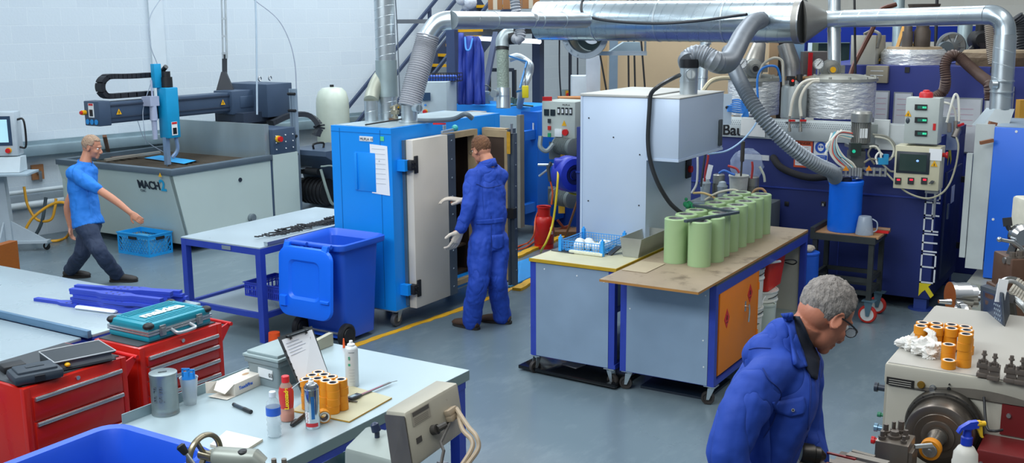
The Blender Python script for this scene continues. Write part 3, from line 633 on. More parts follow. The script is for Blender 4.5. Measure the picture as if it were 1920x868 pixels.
def tool_chest(label,x0,x1,y0,y1,zt,drawers,ztop_m):
 T=thing('tool_chest',label,'tool chest',((x0+x1)/2,(y0+y1)/2,0))
 b=B();b.box(x0,x1,y0,y1,.12,zt,.006);b.box(x1-.03,x1+.004,y0,y0+.035,.12,zt,.003);b.box(x1-.03,x1+.004,y1-.035,y1,.12,zt,.003);b.out('body',RED,T)
 bx('top_mat',M('#3c4247',.7),T,x0+.02,x1-.03,y0+.02,y1-.02,zt,zt+.006)
 z=zt-.055
 for h in drawers:
  b=B();b.box(x1-.02,x1+.014,y0+.045,y1-.045,z-h+.008,z-.004,.002);d=b.out('drawer',RED,T)
  b=B();b.sweep([(x1+.022,y0+.05,z-.012),(x1+.022,y1-.05,z-.012)],[(.012,.009)]*2,10);b.out('handle',M('#c9ccd0',.25,.9),d)
  z-=h
 b=B();b.cyl((x1,(y0+y1)/2,zt-.03),(x1+.012,(y0+y1)/2,zt-.03),.012,seg=12);b.out('lock',CHROME,T)
 for(x,y)in((x0+.06,y0+.06),(x1-.06,y0+.06),(x0+.06,y1-.06),(x1-.06,y1-.06)):castor(T,x,y,.12,.05)
 b=B();b.prism([(x1-.01,y1,zt-.03),(x1-.01,y1+.07,zt-.01),(x1-.01,y1+.07,zt-.035),(x1-.01,y1,zt-.12)],(.012,0,0));b.prism([(x0+.1,y1,zt-.03),(x0+.1,y1+.07,zt-.01),(x0+.1,y1+.07,zt-.035),(x0+.1,y1,zt-.12)],(.012,0,0));b.cyl((x0+.08,y1+.065,zt-.02),(x1+.02,y1+.065,zt-.02),.012);b.out('side_handle',REDP,T)
 return T
tool_chest('red roller tool chest with three drawers carrying the black case and binder',-5.45,-4.91,3.12,3.76,.95,(.14,.17,.17,.2),0)
tool_chest('red roller tool chest with slim drawers carrying the turquoise power-tool case',-5.33,-4.93,3.87,4.50,.96,(.07,.09,.09,.13,.13,.18),0)
T=thing('power_tool_case','turquoise hard case with silver trim and latches lying on a red tool chest','tool case',tuple((at(310,628,.97))))
c=V((-5.13,4.19,.966));w_,d_,h_=.36,.50,.11
a1=.0;x0,x1,y0,y1=c.x-w_/2,c.x+w_/2,c.y-d_/2+.02,c.y+d_/2
TEAL=M('#14869a',.4)
b=B();b.box(x0,x1,y0,y1,c.z,c.z+.045,.015);b.out('base',TEAL,T)
b=B();b.box(x0,x1,y0,y1,c.z+.062,c.z+h_,.015)
for k in range(11):
 if 3<=k<=7:continue
 x=x0+.04+k*(w_-.08)/10;b.box(x-.006,x+.006,y0+.05,y1-.05,c.z+h_-.001,c.z+h_+.004)
b.box(x0+.03,x1-.03,y0+.04,y0+.055,c.z+h_-.001,c.z+h_+.004);b.box(x0+.03,x1-.03,y1-.055,y1-.04,c.z+h_-.001,c.z+h_+.004)
b.out('lid',TEAL,T)
b=B();b.box(x0-.004,x1+.004,y0-.004,y1+.004,c.z+.04,c.z+.052,.002);b.box(x0-.004,x1+.004,y0-.004,y1+.004,c.z+.056,c.z+.068,.002);b.out('trim',M('#c7ccd0',.25,.85),T)
for(x,y)in((x0,y0),(x1,y0),(x0,y1),(x1,y1)):
 b=B();b.sph((x+(.02 if x==x0 else-.02),y+(.02 if y==y0 else-.02),c.z+h_-.014),(.034,.034,.022),seg=12,rings=8);b.out('corner_guard',DARK,T)
for y in(y0+.1,y1-.1):
 b=B();b.box(x1,x1+.012,y-.022,y+.022,c.z+.025,c.z+.09,.003);b.box(x1+.01,x1+.018,y-.015,y+.015,c.z+.035,c.z+.075,.002);b.out('latch',STEEL,T)
b=B();b.tube([(x1,c.y-.06,c.z+.045),(x1+.045,c.y-.06,c.z+.03),(x1+.05,c.y-.02,c.z+.025),(x1+.05,c.y+.04,c.z+.025),(x1+.045,c.y+.08,c.z+.03),(x1,c.y+.08,c.z+.045)],.011,n=4);b.out('handle',M('#b9bfc4',.3,.7),T)
text('makita','lettering',(c.x+.045,y0+.09,c.z+h_+.004),YA,(-1,0,0),.115,M('#dfeff0'),T,.0015,bold=.004)
T=thing('drill_case','small charcoal plastic case with rounded ends lying on the front tool chest','tool case',(-5.15,3.3,.956))
cc=at(66,700,.985);ex=V((.35,.94,0)).normalized();ey=V((-ex.y,ex.x,0))
b=B();cc.z=.956+.03;b.ob(cc,(.25,.19,.055),ex,ey,.02);b.ob(cc+ZA*.03,(.2,.14,.02),ex,ey,.008);b.out('shell',M('#2c3640',.5),T)
b=B();b.ob(cc+ZA*.041,(.09,.03,.004),ex,ey);b.out('badge',M('#232b33',.4),T)
b=B();b.ob(cc-ey*.097+ex*.0,(.05,.01,.03),ex,ey);b.out('latch',DARK,T)
T=thing('ring_binder','black zip-up ring binder with grey piping lying on the front tool chest','binder',(-5.1,3.6,.956))
cc=at(146,668,.985);cc.z=.956+.035;ex=V((.30,.95,0)).normalized();ey=V((-ex.y,ex.x,0))
b=B();b.ob(cc+ZA*.018,(.33,.26,.012),ex,ey,.005);b.ob(cc-ZA*.026,(.33,.26,.01),ex,ey,.004);b.ob(cc+ey*.12-ZA*.004,(.33,.02,.05),ex,ey,.006);b.ob(cc-ex*.155-ZA*.004,(.02,.26,.05),ex,ey,.006);b.out('cover',M('#2c3339',.6),T)
b=B();b.ob(cc-ZA*.006,(.29,.23,.03),ex,ey);b.out('pages',M('#7d8287',.7),T)
b=B();b.sweep([cc+ex*u+ey*v+ZA*.024 for u,v in((-.165,-.13),(.165,-.13),(.165,.13),(-.165,.13),(-.165,-.13))],.004,6);b.out('piping',M('#aeb4b8',.5),T)
b=B();b.sph(cc-ey*.13-ex*.1-ZA*.0,(.018,.015,.012));b.out('tab',YEL,T)
T=thing('radio','small black case lying flat at the left end of the front tool chest','tool case',(-5.3,3.4,.956))
cc=at(40,690,.975)
b=B();cc=at(22,700,.97);b.ob((cc.x-.08,cc.y+.06,.956+.02),(.12,.1,.04),(.3,.95,0),(-.95,.3,0),.01);b.out('shell',DARK,T)
OVB=M('#0f8ce8',.4,0,.05,2,dirt='#2b8fc4',dscale=3,damt=.22);OVW=M('#cfc8bb',.5,0,.05,3,dirt='#8d8170',dscale=9,damt=.28)
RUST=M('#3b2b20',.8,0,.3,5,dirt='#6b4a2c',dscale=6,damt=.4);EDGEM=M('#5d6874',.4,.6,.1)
T=thing('curing_oven','tall bright blue industrial oven on castors with its white doors open','oven',(-6.35,8.3,0))
OX0,OX1,OY0,OY1,OZ0,OZ1=-6.635,-5.93,7.53,9.35,.17,1.86
DY0,DY1,DZ0,DZ1=8.32,8.80,.30,1.70
b=B();t=.1
b.box(OX0,OX1,OY0,OY0+t,OZ0,OZ1);b.box(OX0,OX0+t,OY0,OY1,OZ0,OZ1);b.box(OX0,OX1,OY1-t,OY1,OZ0,OZ1);b.box(OX0,OX1,OY0,OY1,OZ1-.06,OZ1);b.box(OX0,OX1,OY0,OY1,OZ0,OZ0+.1)
b.box(OX1-.08,OX1,OY0,7.80,OZ0,OZ1);b.box(OX1-.08,OX1,8.9,OY1,OZ0,OZ1);b.box(OX1-.08,OX1,OY0,OY1,1.74,OZ1);b.box(OX1-.08,OX1,OY0,OY1,OZ0,.26)
b.out('casing',OVB,T)
b=B();
b.box(OX0-.001,OX0+.004,0,0,0,0)if 0 else None
for x in(OX0+.1,OX1-.13):b.box(x,x+.006,OY0-.003,OY0,OZ0+.02,OZ1-.02)
b.box(OX0,OX1,OY0-.003,OY0,OZ1-.055,OZ1-.05);b.out('seam',M('#0668ad'),T)
b=B();b.box(OX0+.28,OX0+.31,OY0-.02,OY0,1.28,1.62,.003);b.box(OX0+.28,OX0+.52,OY0-.008,OY0,1.27,1.63,.003);b.out('document_pocket',OVB,T)
b=B();b.box(OX0+.03,OX1-.03,OY0+.03,OY1-.03,OZ1,OZ1+.004);b.out('roof_sheet',M('#9aaab0',.5,.4,.2,4,dirt='#6f6a5c',dscale=5,damt=.35),T)
b=B();b.box(OX0+.1,OX1-.1,DY0-.4,DY0-.0,.28,1.72)if 0 else None
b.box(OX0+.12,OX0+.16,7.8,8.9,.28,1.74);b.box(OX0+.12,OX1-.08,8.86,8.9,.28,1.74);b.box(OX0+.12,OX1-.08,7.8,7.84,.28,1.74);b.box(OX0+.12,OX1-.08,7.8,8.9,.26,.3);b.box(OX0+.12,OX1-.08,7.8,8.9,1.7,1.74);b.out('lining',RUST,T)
b=B();b.box(OX0+.16,OX1-.1,8.35,8.84,1.0,1.02);b.box(OX0+.16,OX1-.1,8.35,8.84,.55,.57);b.out('rack_shelf',M('#5a4a3c',.6,.4),T)
WOODY=M('#a08c6c',.6,0,.15,12,dirt='#6b5436',dscale=9,damt=.4)
b=B();b.box(OX1-.02,OX1+.06,8.30,8.84,1.69,1.745);b.box(OX1-.02,OX1+.06,8.78,8.84,.25,1.745);b.box(OX1-.02,OX1+.06,8.30,8.84,.22,.27);b.out('door_frame',WOODY,T)
b=B();b.box(OX1+.03,OX1+.11,7.70,8.25,.17,1.745,.006);d=b.out('door',OVW,T);d['label']='white door leaf, half closed'
b=B();b.box(OX1+.02,OX1+.112,8.25,8.37,.17,1.74);panel_rivets(b,(OX1+.112,8.31,.25),(OX1+.112,8.31,1.68),9,.012,(1,0,0));b.out('edge_strip',EDGEM,d)
b=B();b.box(OX1,OX1+.03,7.68,7.75,.19,1.74);b.out('gasket',M('#4f6a80',.5,.3),d)
for z in(1.52,.36):
 b=B();b.box(OX1,OX1+.09,7.60,7.66,z-.05,z+.05);b.mi=1;b.box(OX1+.06,OX1+.13,7.64,7.72,z-.045,z+.045,.004);b.box(OX1+.11,OX1+.125,7.71,7.76,z-.08,z+.08,.003)
 for k in range(2):
  for j in range(2):b.cyl((OX1+.13,7.665+.035*k,z-.02+.04*j),(OX1+.142,7.665+.035*k,z-.02+.04*j),.009,seg=6)
 b.out('hinge',[OVB,DARK],T)
b=B();b.box(OX1+.02,OX1+.30,8.98,9.06,.17,1.745);b.box(OX1+.04,OX1+.09,8.955,8.98,.2,1.73);b.box(OX1+.30,OX1+.34,8.955,8.98,.2,1.73);b.box(OX1+.04,OX1+.34,8.955,8.98,1.66,1.73);b.box(OX1+.04,OX1+.34,8.955,8.98,.2,.26);d=b.out('door',WOODY,T);d['label']='right door leaf swung fully open'
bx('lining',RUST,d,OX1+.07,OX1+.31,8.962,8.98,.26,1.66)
b=B();b.box(OX1+.34,OX1+.36,8.95,9.08,.15,1.745);b.box(OX1+.35,OX1+.40,8.98,9.04,.15,1.7);panel_rivets(b,(OX1+.40,9.01,.3),(OX1+.40,9.01,1.6),7,.01,(1,0,0));b.out('edge_strip',EDGEM,d)
b=B();b.cyl((OX1+.38,8.97,1.7),(OX1+.38,8.97,1.8),.012);b.mi=1;b.box(OX1+.335,OX1+.375,8.945,8.95,1.5,1.72);b.out('latch',[STEEL,M('#b98b20',.6,0,.3,20)],d)
b=B();b.box(OX1+.34,OX1+.42,8.93,8.99,.85,.95);b.out('handle',DARK,d)
for(x,y)in((OX0+.1,OY0+.1),(OX1-.06,OY0+.1),(OX0+.1,OY1-.1),(OX1-.06,OY1-.1)):castor(T,x,y,.17,.065,M('#4b4f54',.5),ang=.2+1.4)
b=B();b.box(OX0,OX1,OY0,OY0+.04,OZ0-.012,OZ0);b.box(OX1-.04,OX1,OY0,OY1,OZ0-.012,OZ0);b.out('base_rail',GALVD,T)
b=B();q=V((OX0+.42,OY0-.004,1.755));b.ob(q,(.155,.004,.045));b.out('name_plate',WHITE,T)
text('MUFLA 10','lettering',(OX0+.35,OY0-.007,1.741),XA,ZA,.034,BLACK,T,.0008)
b=B();b.ob((OX1-.10,OY0-.004,1.765),(.04,.003,.04));b.out('sticker',M('#5fd08a'),T)
b=B();b.hexa([(OX1-.235,OY0-.006,1.26),(OX1-.03,OY0-.006,1.25),(OX1-.03,OY0-.002,1.25),(OX1-.235,OY0-.002,1.26),(OX1-.245,OY0-.006,1.71),(OX1-.045,OY0-.006,1.70),(OX1-.045,OY0-.002,1.70),(OX1-.245,OY0-.002,1.71)])
b.mi=1
for k in range(8):b.ob((OX1-.145,OY0-.0075,1.67-k*.045),(.15,.0015,.003))
b.cyl((OX1-.14,OY0-.007,1.56),(OX1-.14,OY0-.009,1.56),.007,seg=8)
tag(b.out('paper_notice',[PAPER,M('#b6bcc6')]),'tall white sheet of paper taped to the side of the blue oven','paper')
T=thing('air_valve_unit','small brass and grey air valve standing on the roof of the blue oven','valve',(-6.3,7.95,1.865))
p=at(741,226,1.866);b=B();b.cyl(p,p+ZA*.04,.03);b.cyl(p+ZA*.04,p+ZA*.1,.02);b.box(p.x-.04,p.x+.04,p.y-.02,p.y+.02,p.z+.06,p.z+.1,.004);b.cyl(p+ZA*.1,p+ZA*.14,.03,.02);b.cyl(p+V((-.05,0,.12)),p+V((.04,0,.15)),.014);b.out('body',M('#9a9685',.4,.5),T)
b=B();b.cyl(p+V((-.02,0,.0)),p+V((-.02,0,.02)),.045);b.out('base',BRN,T)
T=thing('door_closer','grey door catch with a round turquoise knob on the edge of the oven roof','catch',(-5.9,8.3,1.75))
p=onX(853,240,-5.84);b=B();b.sph(p,.032);b.out('knob',M('#3fa9a6',.4),T)
b=B();b.bar(p-ZA*.01,p-YA*.22-ZA*.02,.02);b.cyl(p-YA*.16,p-YA*.16+ZA*.04,.008);b.cyl(p-YA*.19,p-YA*.19+ZA*.04,.008);b.out('arm',M('#aeb7bb',.4,.5),T)
b=B();b.bar(at(812,232,1.872),at(836,232,1.872),.015);tag(b.out('red_rod',REDP),'short red rod lying on the roof of the blue oven','rod')
b=B();b.tube([at(783,226,1.89),at(812,226,1.89),at(850,223,1.93),at(872,214,1.99),at(886,222,1.95)],.022);tag(b.out('rubber_hose',M('#56626a',.5)),'grey rubber hose lying across the back of the oven roof','hose')
b=B();b.sweep([at(685,234,1.875),at(760,222,1.9)],.007,6);tag(b.out('thin_rod',DARK),'thin dark rod lying across the roof of the blue oven','rod')
pS=V((-6.13,8.07,1.866));DS=(pS-V((0,0,2.8))).dot(FW)
T=thing('exhaust_stub','short galvanised exhaust stub with round damper on the roof of the blue oven','duct',tuple(pS))
pt=dep(770,196,DS-.02);b=B();b.cyl(pS,V((pS.x,pS.y,pt.z)),.078,seg=28);b.cyl(pS+ZA*.0,pS+ZA*.012,.1,seg=28);b.cyl(pS+ZA*.085,pS+ZA*.095,.082,seg=28);b.out('tube',GALV,T)
n_=(-FW+RT*.25);n_.z=0;n_.normalize();q=V((pS.x,pS.y,pS.z+.14))+n_*.07+RT*.045
b=B();b.cyl(q,q+n_*.05+RT*.03,.042,seg=18);b.mi=1;b.cyl(q+n_*.05+RT*.03,q+n_*.054+RT*.032,.032,seg=18);b.mi=0;b.bar(q+n_*.056+RT*.033-ZA*.032,q+n_*.056+RT*.033+ZA*.032,.008);b.out('damper',[GALV,M('#7d8a8f',.4,.6)],T)
b=B();b.flex([V((pS.x,pS.y,pt.z-.02)),dep(776,165,DS-.02),dep(787,125,DS),dep(797,90,DS+.05),dep(803,66,DS+.05)],.107,.02,.05,24)
tag(b.out('flexible_duct',M('#a6a8ae',.55,.25,.1)),'wide pale grey concertina hose rising from the blue oven exhaust','hose')
T=thing('overhead_pipe','galvanised round pipe running overhead from the elbow above the oven to the big duct','pipe',tuple(dep(960,38,10.6)))
pa,pb_=dep(846,38,10.1),dep(1096,38,12.0)
b=B();b.duct(pa,pb_,.086,.3);b.sph(pb_,.086)
for t in(.28,.55,.62,.8):c=pa.lerp(pb_,t);d=(pb_-pa).normalized();b.cyl(c-d*.006,c+d*.006,.091,seg=28)
b.out('tube',GALV,T)
b=B();d=(pb_-pa).normalized();e0=dep(801,72,10.12);el=cr([e0,dep(806,62,10.11),dep(818,46,10.1),dep(832,39.5,10.1),pa],4);b.sweep(el,[.094]*3+[.09]*(len(el)-3),24);b.out('elbow',GALV,T)
c=dep(1002,37,11.2)-FW*.09;nf=V((-FW.x,-FW.y,.1)).normalized()
b=B();b.cyl(c,c+nf*.02,.045,seg=20);b.mi=1;b.cyl(c+nf*.02,c+nf*.024,.036,seg=20);b.mi=0;b.bar(c+nf*.028-RT*.036+ZA*.008,c+nf*.028+RT*.036-ZA*.008,.01);b.out('inspection_port',[GALV,STEEL],T)
pV=V((-6.40,8.30,1.866));Dv=(pV-V((0,0,2.8))).dot(FW)
T=thing('vertical_flue','tall galvanised spiral flue rising out of frame behind the blue oven','duct',tuple(pV))
b=B();pV=dep(727,226,Dv);b.duct(pV-ZA*.02,V((pV.x,pV.y,4.2)),.098,.09);b.out('tube',GALV,T)
b=B();s0=dep(727,180,Dv);s1=dep(727,112,Dv);b.cyl(V((pV.x,pV.y,s0.z)),V((pV.x,pV.y,s1.z)),.104,seg=24);b.out('collar',GALVD,T)
pE=dep(697,230,Dv-.15);
T=thing('branch_flue','smaller galvanised flue with an angled elbow joining the tall flue','duct',tuple(pE))
b=B();zt_=dep(697,188,Dv-.15).z;b.duct(pE-ZA*.01,V((pE.x,pE.y,zt_)),.066,.1);b.out('tube',GALV,T)
b=B();el=cr([V((pE.x,pE.y,zt_)),dep(699,175,Dv-.14),dep(707,155,Dv-.1),dep(715,143,Dv-.05),dep(725,136,Dv)],4);b.sweep(el,.071,20);b.out('elbow',M('#a7ab9d',.5,.4),T)
b=B();b.tube([dep(741,-10,Dv-.1),dep(745,60,Dv-.1),dep(748,140,Dv-.12),dep(750,200,Dv-.12),dep(746,215,Dv-.12)],.006,6);tag(b.out('thin_cable',M('#5c6670')),'thin grey cable hanging down beside the tall flue','cable')
T=thing('curing_oven','second bright blue oven further back with a grey door open and control box','oven',(-7.9,12.6,0))
P0=at(976,436,0);QX1,QY0,QZ1=P0.x,P0.y,1.69
QX0=QX1-1.05
b=B();b.box(QX0,QX1+.16,QY0,QY0+.7,.12,QZ1,.006);b.out('casing',OVB,T)
OVB2=M('#1c6fd6',.4,0,.05)
b=B();a=onY(978,210,QY0-.01);c=onY(1013,420,QY0-.01);b.box(QX1+.165,QX1+.28,QY0-.02,QY0+.7,.12,1.63,.004);b.box(QX1+.03,QX1+.28,QY0-.02,QY0-.002,.12,1.63);b.out('side_panel',OVB2,T)
a=onY(905,212,QY0-.35);c=onY(976,425,QY0-.35)
b=B();b.box(a.x,c.x+.02,QY0-.42,QY0-.34,c.z,1.60,.005);d=b.out('door',M('#97a3a6',.45,.2),T)
b=B();b.box(c.x+.0,c.x+.05,QY0-.43,QY0-.33,c.z,1.62);b.out('edge_strip',M('#8c8a80',.5,.2),d)
b=B();b.box(a.x-.08,a.x+.04,QY0-.38,QY0-.1,c.z,1.55);b.out('return',M('#5f6b70',.5,.3),d)
for z in(.38,1.34):
 b=B();q=onY(983,300,QY0-.2);b.box(q.x-.02,q.x+.07,QY0-.3,QY0-.02,z-.06,z+.06);b.mi=1;b.box(q.x-.04,q.x+.05,QY0-.34,QY0-.24,z-.05,z+.05);b.out('hinge',[OVB2,DARK],T)
b=B();q=onY(883,240,QY0-.3);b.box(q.x-.12,q.x+.12,QY0-.4,QY0-.1,1.1,1.62);b.out('indicator_panel',OVW,T)
for k in(0,1):
 q=onY(905+8*k-0,238,QY0-.41);b=B();b.box(q.x-.022,q.x+.022,QY0-.425,QY0-.40,q.z-.06,q.z+.05);b.mi=1;b.box(q.x-.014,q.x+.014,QY0-.43,QY0-.42,q.z+.0,q.z+.03);b.out('temperature_dial',[DARK,REDP],T)
text('J','lettering',onY(998,243,QY0-.03),XA,ZA,.12,WHITE,T,bold=.006)
C0=onY(1016,196,QY0-.3);C1=onY(1040,258,QY0-.3);C2=onY(1078,250,QY0-.3)
T2=thing('control_box','pale grey electrical control box with dials and switches on the rear blue oven','control box',(C1.x,QY0-.1,C1.z))
OY=QY0-.3
b=B();b.box(C0.x,C2.x,OY,OY+.45,C1.z,1.80,.006);b.out('housing',M('#b9c2bb',.45),T2)
L0=C0.x;W_=C2.x-C0.x
b=B();
for k in range(4):b.box(L0+W_*(.48+.12*k),L0+W_*(.56+.12*k),OY-.01,OY,1.64,1.73)
b.out('gauge',M('#23282d'),T2)
b=B();
for k in range(4):b.box(L0+W_*(.495+.12*k),L0+W_*(.545+.12*k),OY-.014,OY-.008,1.66,1.71)
b.out('gauge_face',WHITE,T2)
for k,cl in enumerate(('#30373c','#c22a22','#1b9a68')):
 b=B();b.box(L0+W_*.2,L0+W_*.28,OY-.02,OY,1.53-.09*k,1.58-.09*k);b.out('switch',M(cl),T2)
for k in(0,1):bx('digital_display',M('#1c2b33',.3),T2,L0+W_*(.08+.19*k),L0+W_*(.22+.19*k),OY-.012,OY,1.62,1.7)
b=B();b.box(L0+W_*.42,L0+W_*.64,OY-.03,OY,1.36,1.46,.004);b.out('timer',WHITE,T2)
b=B();b.cyl((L0+W_*.73,OY,1.42),(L0+W_*.73,OY-.03,1.42),.04);b.out('isolator',REDP,T2)
b=B();q=V((L0+W_*.68,OY-.003,1.53));b.prism([q+V((-.035,0,-.03)),q+V((.035,0,-.03)),q+V((0,0,.04))],(0,-.002,0));b.out('warning_sign',YEL,T2)
text('MUFLA','lettering',(L0+W_*.62,OY-.001,1.75),XA,ZA,.035,BLACK,T2,.0006)
def motor(T,p,d,r,L_,mat=M('#77807f',.5,.3),name='motor'):
 p=V(p);d=V(d).normalized();b=B();pr=[(0,0),(r*.9,0),(r,.02*L_)]
 n_=9
 for i in range(n_):h=L_*(.08+.7*i/n_);pr+=[(r,h),(r,h+L_*.035),(r*.9,h+L_*.035),(r*.9,h+L_*.07)]
 pr+=[(r*1.02,L_*.8),(r*1.02,L_*.97),(r*.8,L_),(0,L_)]
 b.lathe(pr,p,d,20);return b.out(name,mat,T)
FR=V((-FW.x,-FW.y,0)).normalized();RH=V((math.cos(YAW),math.sin(YAW),0))
T=thing('fan_motor','grey electric fan motor under the control box','motor',tuple(dep(1050,285,13.4)))
q=dep(1045,272,13.5);motor(T,q-FR*.0,RH*.6+FR*.8,.11,.34,name='housing');
b=B();q=dep(1040,282,13.6);b.ob(q,(.14,.2,.2),RH,FR);b.out('gearbox',M('#67706f',.5,.3),T)
T=thing('fan_motor','grey electric fan motor low behind the hose reel','motor',tuple(dep(1050,365,13.4)))
q=dep(1042,368,13.5);motor(T,q,RH*.6+FR*.8,.11,.34,name='housing')
b=B();b.ob(dep(1035,366,13.6),(.1,.2,.2),RH,FR);b.out('gearbox',M('#67706f',.5,.3),T)
b=B();q0,q1=dep(1053,275,13.9),dep(1053,400,13.9);b.bar(q0,q1,.08,.03);tag(b.out('yellow_column',M('#c79a1f',.6)),'yellow steel upright behind the fan motors','post')
b=B();b.tube([dep(1014,255,13.3),dep(1013,275,13.3),dep(1025,283,13.3),dep(1038,270,13.3)],.03);tag(b.out('conduit_hose',M('#8a9494',.5,.3)),'thick grey conduit looping under the control box','hose')
b=B();a=onY(1008,250,QY0+.75);c=onY(1110,250,QY0+.75);b.box(a.x,c.x,QY0+.75,QY0+.85,0.0,1.6);b.box(a.x,c.x,QY0+.72,QY0+.8,.75,.95);tag(b.out('machine_frame',M('#1a4fb0',.5)),'blue steel machine frame behind the fan motors and gas bottle','machine')
b=B();a=onY(1004,280,QY0+.7);b.box(a.x+.1,a.x+.95,QY0+.64,QY0+.73,1.0,1.3);tag(b.out('dark_recess_box',M('#15181d',.7)),'black block filling the dark recess between the blue machine frame and the motors','box')  # plain black block put in for the dark recess before the frame
gb=at(1020,464,0);
T=thing('gas_bottle','small bright red gas bottle standing on the floor','gas bottle',(gb.x,gb.y,0))
REDG=M('#cf2113',.35);r=.125
b=B();b.lathe([(0,.03),(r*.8,.03),(r,.07),(r,.32),(r*.93,.36),(r*.75,.395),(r*.5,.41),(0,.41)],gb,seg=28);b.out('shell',REDG,T)
b=B();b.lathe([(r*.9,0),(r*.97,0),(r*.97,.05),(r*.9,.05)],gb,seg=28);b.out('foot_ring',REDG,T)
b=B();b.lathe([(r*.55,.40),(r*.64,.40),(r*.64,.50),(r*.72,.51),(r*.72,.53),(r*.62,.53),(r*.55,.52)],gb,seg=24);b.out('collar',REDG,T)
b=B();b.cyl(gb+ZA*.44,gb+ZA*.5,.018);b.out('valve',STEEL,T)
q=gb+(FR*.83+RH*.5).normalized()*r*1.0+ZA*.22;text('CA','lettering',q-RH*.035+ZA*.03+FR*.01,RH-FR*.4,ZA,.05,WHITE,T);text('GAS','lettering',q-RH*.04-ZA*.03+FR*.01,RH-FR*.4,ZA,.05,WHITE,T)
b=B();D=(gb-V((0,0,2.8))).dot(FW)-.1
b.tube([dep(1010,395,D),dep(1004,410,D),dep(1001,440,D-.1),at(990,455,.015),at(972,462,.015),at(968,468,.015),at(985,464,.015),at(1003,452,.015),at(1010,447,.015)],.010,6);tag(b.out('gas_hose',M('#d95a22',.4)),'orange gas hose running from the red bottle over the floor','hose')
b=B();b.tube([dep(1034,384,D),dep(1036,360,D),dep(1031,335,D),dep(1029,320,D)],.012,6);b.mi=1;b.cyl(dep(1031,340,D),dep(1027,310,D),.02);b.cyl(dep(1027,318,D),dep(1033,304,D),.02);tag(b.out('gas_torch',[M('#d95a22',.4),M('#3a3f44',.5)]),'heating torch with dark handle hanging above the gas bottle','torch')
b=B();b.cyl(dep(1009,309,D+.1),dep(1050,309,D),.017);b.cyl(dep(1011,330,D+.1),dep(1028,317,D),.014);b.out;tag(b.out('support_arm',GALV),'galvanised tube arm holding the torch above the gas bottle','bracket')
rc=dep(1068,326,12.4)
T=thing('hose_reel','round royal-blue hose reel with a yellow hose, partly behind the pale extraction cabinet','hose reel',tuple(rc))
ax=(FR*.85+RH*.5).normalized();REEL=M('#2134ae',.4)
b=B();b.lathe([(0,-.11),(.19,-.11),(.21,-.08),(.21,.08),(.19,.11),(.12,.12),(.1,.1),(0,.1)],rc,ax,32);b.ob(rc+ZA*.12-RH*.08,(.2,.2,.12),RH,FR,.02);b.out('casing',REEL,T)
b=B();b.lathe([(.06,.1),(.09,.12),(.11,.12)],rc,ax,24);b.cyl(rc+ax*.1,rc+ax*.125,.05);b.out('hub',M('#131d52'),T)
b=B();b.tube([rc-RH*.14+ZA*.1+FR*.05,dep(1046,335,12.2),dep(1042,380,12.2),dep(1036,420,12.2),dep(1026,450,12.1),dep(1016,468,12.2),at(1014,473,.015)],.013,8);b.tube([dep(1062,352,12.5),dep(1070,362,12.5),dep(1084,365,12.5)],.012);b.out('hose',M('#e0c321',.4),T)
b=B();b.cyl(at(1056,456,0),dep(1088,362,12.6),.014);tag(b.out('broom_handle',M('#a0693b',.6)),'wooden broom handle leaning behind the extraction cabinet','broom')
b=B();q=at(1062,440,0);b.bar(q+ZA*.05-RH*.12,q+ZA*.12+RH*.05,.04,.04);b.bar(q+ZA*.05+RH*.0,q+ZA*.2-RH*.12,.03,.03);tag(b.out('pipe_wrench',M('#8a3f25',.6)),'rusty red clamp lying on the floor by the broom','tool')
b=B();b.ob(at(1075,436,.04),(.5,.3,.08),RH,FR);tag(b.out('timber_offcut',M('#6f4d2f',.7)),'brown timber offcut on the floor behind the broom handle','timber')
bq=dep(944,193,12.6)
T=thing('exhaust_stub','galvanised exhaust pipe with mesh sleeve rising from the rear oven','duct',tuple(bq))
b=B();b.cyl(bq-ZA*.05,dep(942,82,12.6),.072,seg=24);b.out('sleeve',M('#8f9c90',.6,.3,.25,40,.5,60),T)
b=B();b.cyl(bq-ZA*.06,dep(944,165,12.6),.085,seg=24);b.cyl(dep(944,178,12.6)-ZA*.01,dep(944,178,12.6),.09,seg=24);b.out('stub',GALV,T)
b=B();el=cr([dep(942,88,12.6),dep(943,75,12.6),dep(950,66,12.6),dep(962,66,12.6)],4);b.sweep(el,.082,20);b.out('elbow',M('#a9b4b6',.4,.5),T)
b=B();b.sweep([dep(942,94,12.6),dep(942,86,12.6)],.078,20);b.sweep([dep(953,70,12.6),dep(964,69,12.6)],.088,20);b.out('tape',DARK,T)
b=B();p_=dep(930,175,12.5);b.cyl(p_,p_+FR*.05-RH*.03,.045);b.out('damper',GALV,T)
b=B();b.flex([dep(960,68,12.6),dep(972,74,12.5),dep(976,66,12.5),dep(974,50,12.5),dep(968,20,12.4),dep(964,-12,12.4)],.056,.03,.12,18);tag(b.out('flexible_duct',M('#a3a7ad',.5,.3)),'grey ribbed hose looping up from the rear oven exhaust past the overhead pipe','hose')
T=thing('fume_extractor','jointed pale metal extraction arm over the rear oven','extraction arm',tuple(dep(985,150,13.6)))
b=B();b.tube([dep(955,110,13.6),dep(970,106,13.6),dep(985,113,13.6),dep(994,122,13.5),dep(992,140,13.5),dep(982,165,13.4),at(974,199,QZ1+.01)],.045,12);b.out('duct',M('#b4bec4',.4,.4),T)
b=B();b.bar(dep(952,104,13.5),dep(988,116,13.4),.02);b.bar(dep(988,116,13.4),dep(975,165,13.3),.02);b.bar(dep(968,172,13.3),dep(985,168,13.3),.025);b.out('strut',M('#3f7fb8',.4,.3),T)
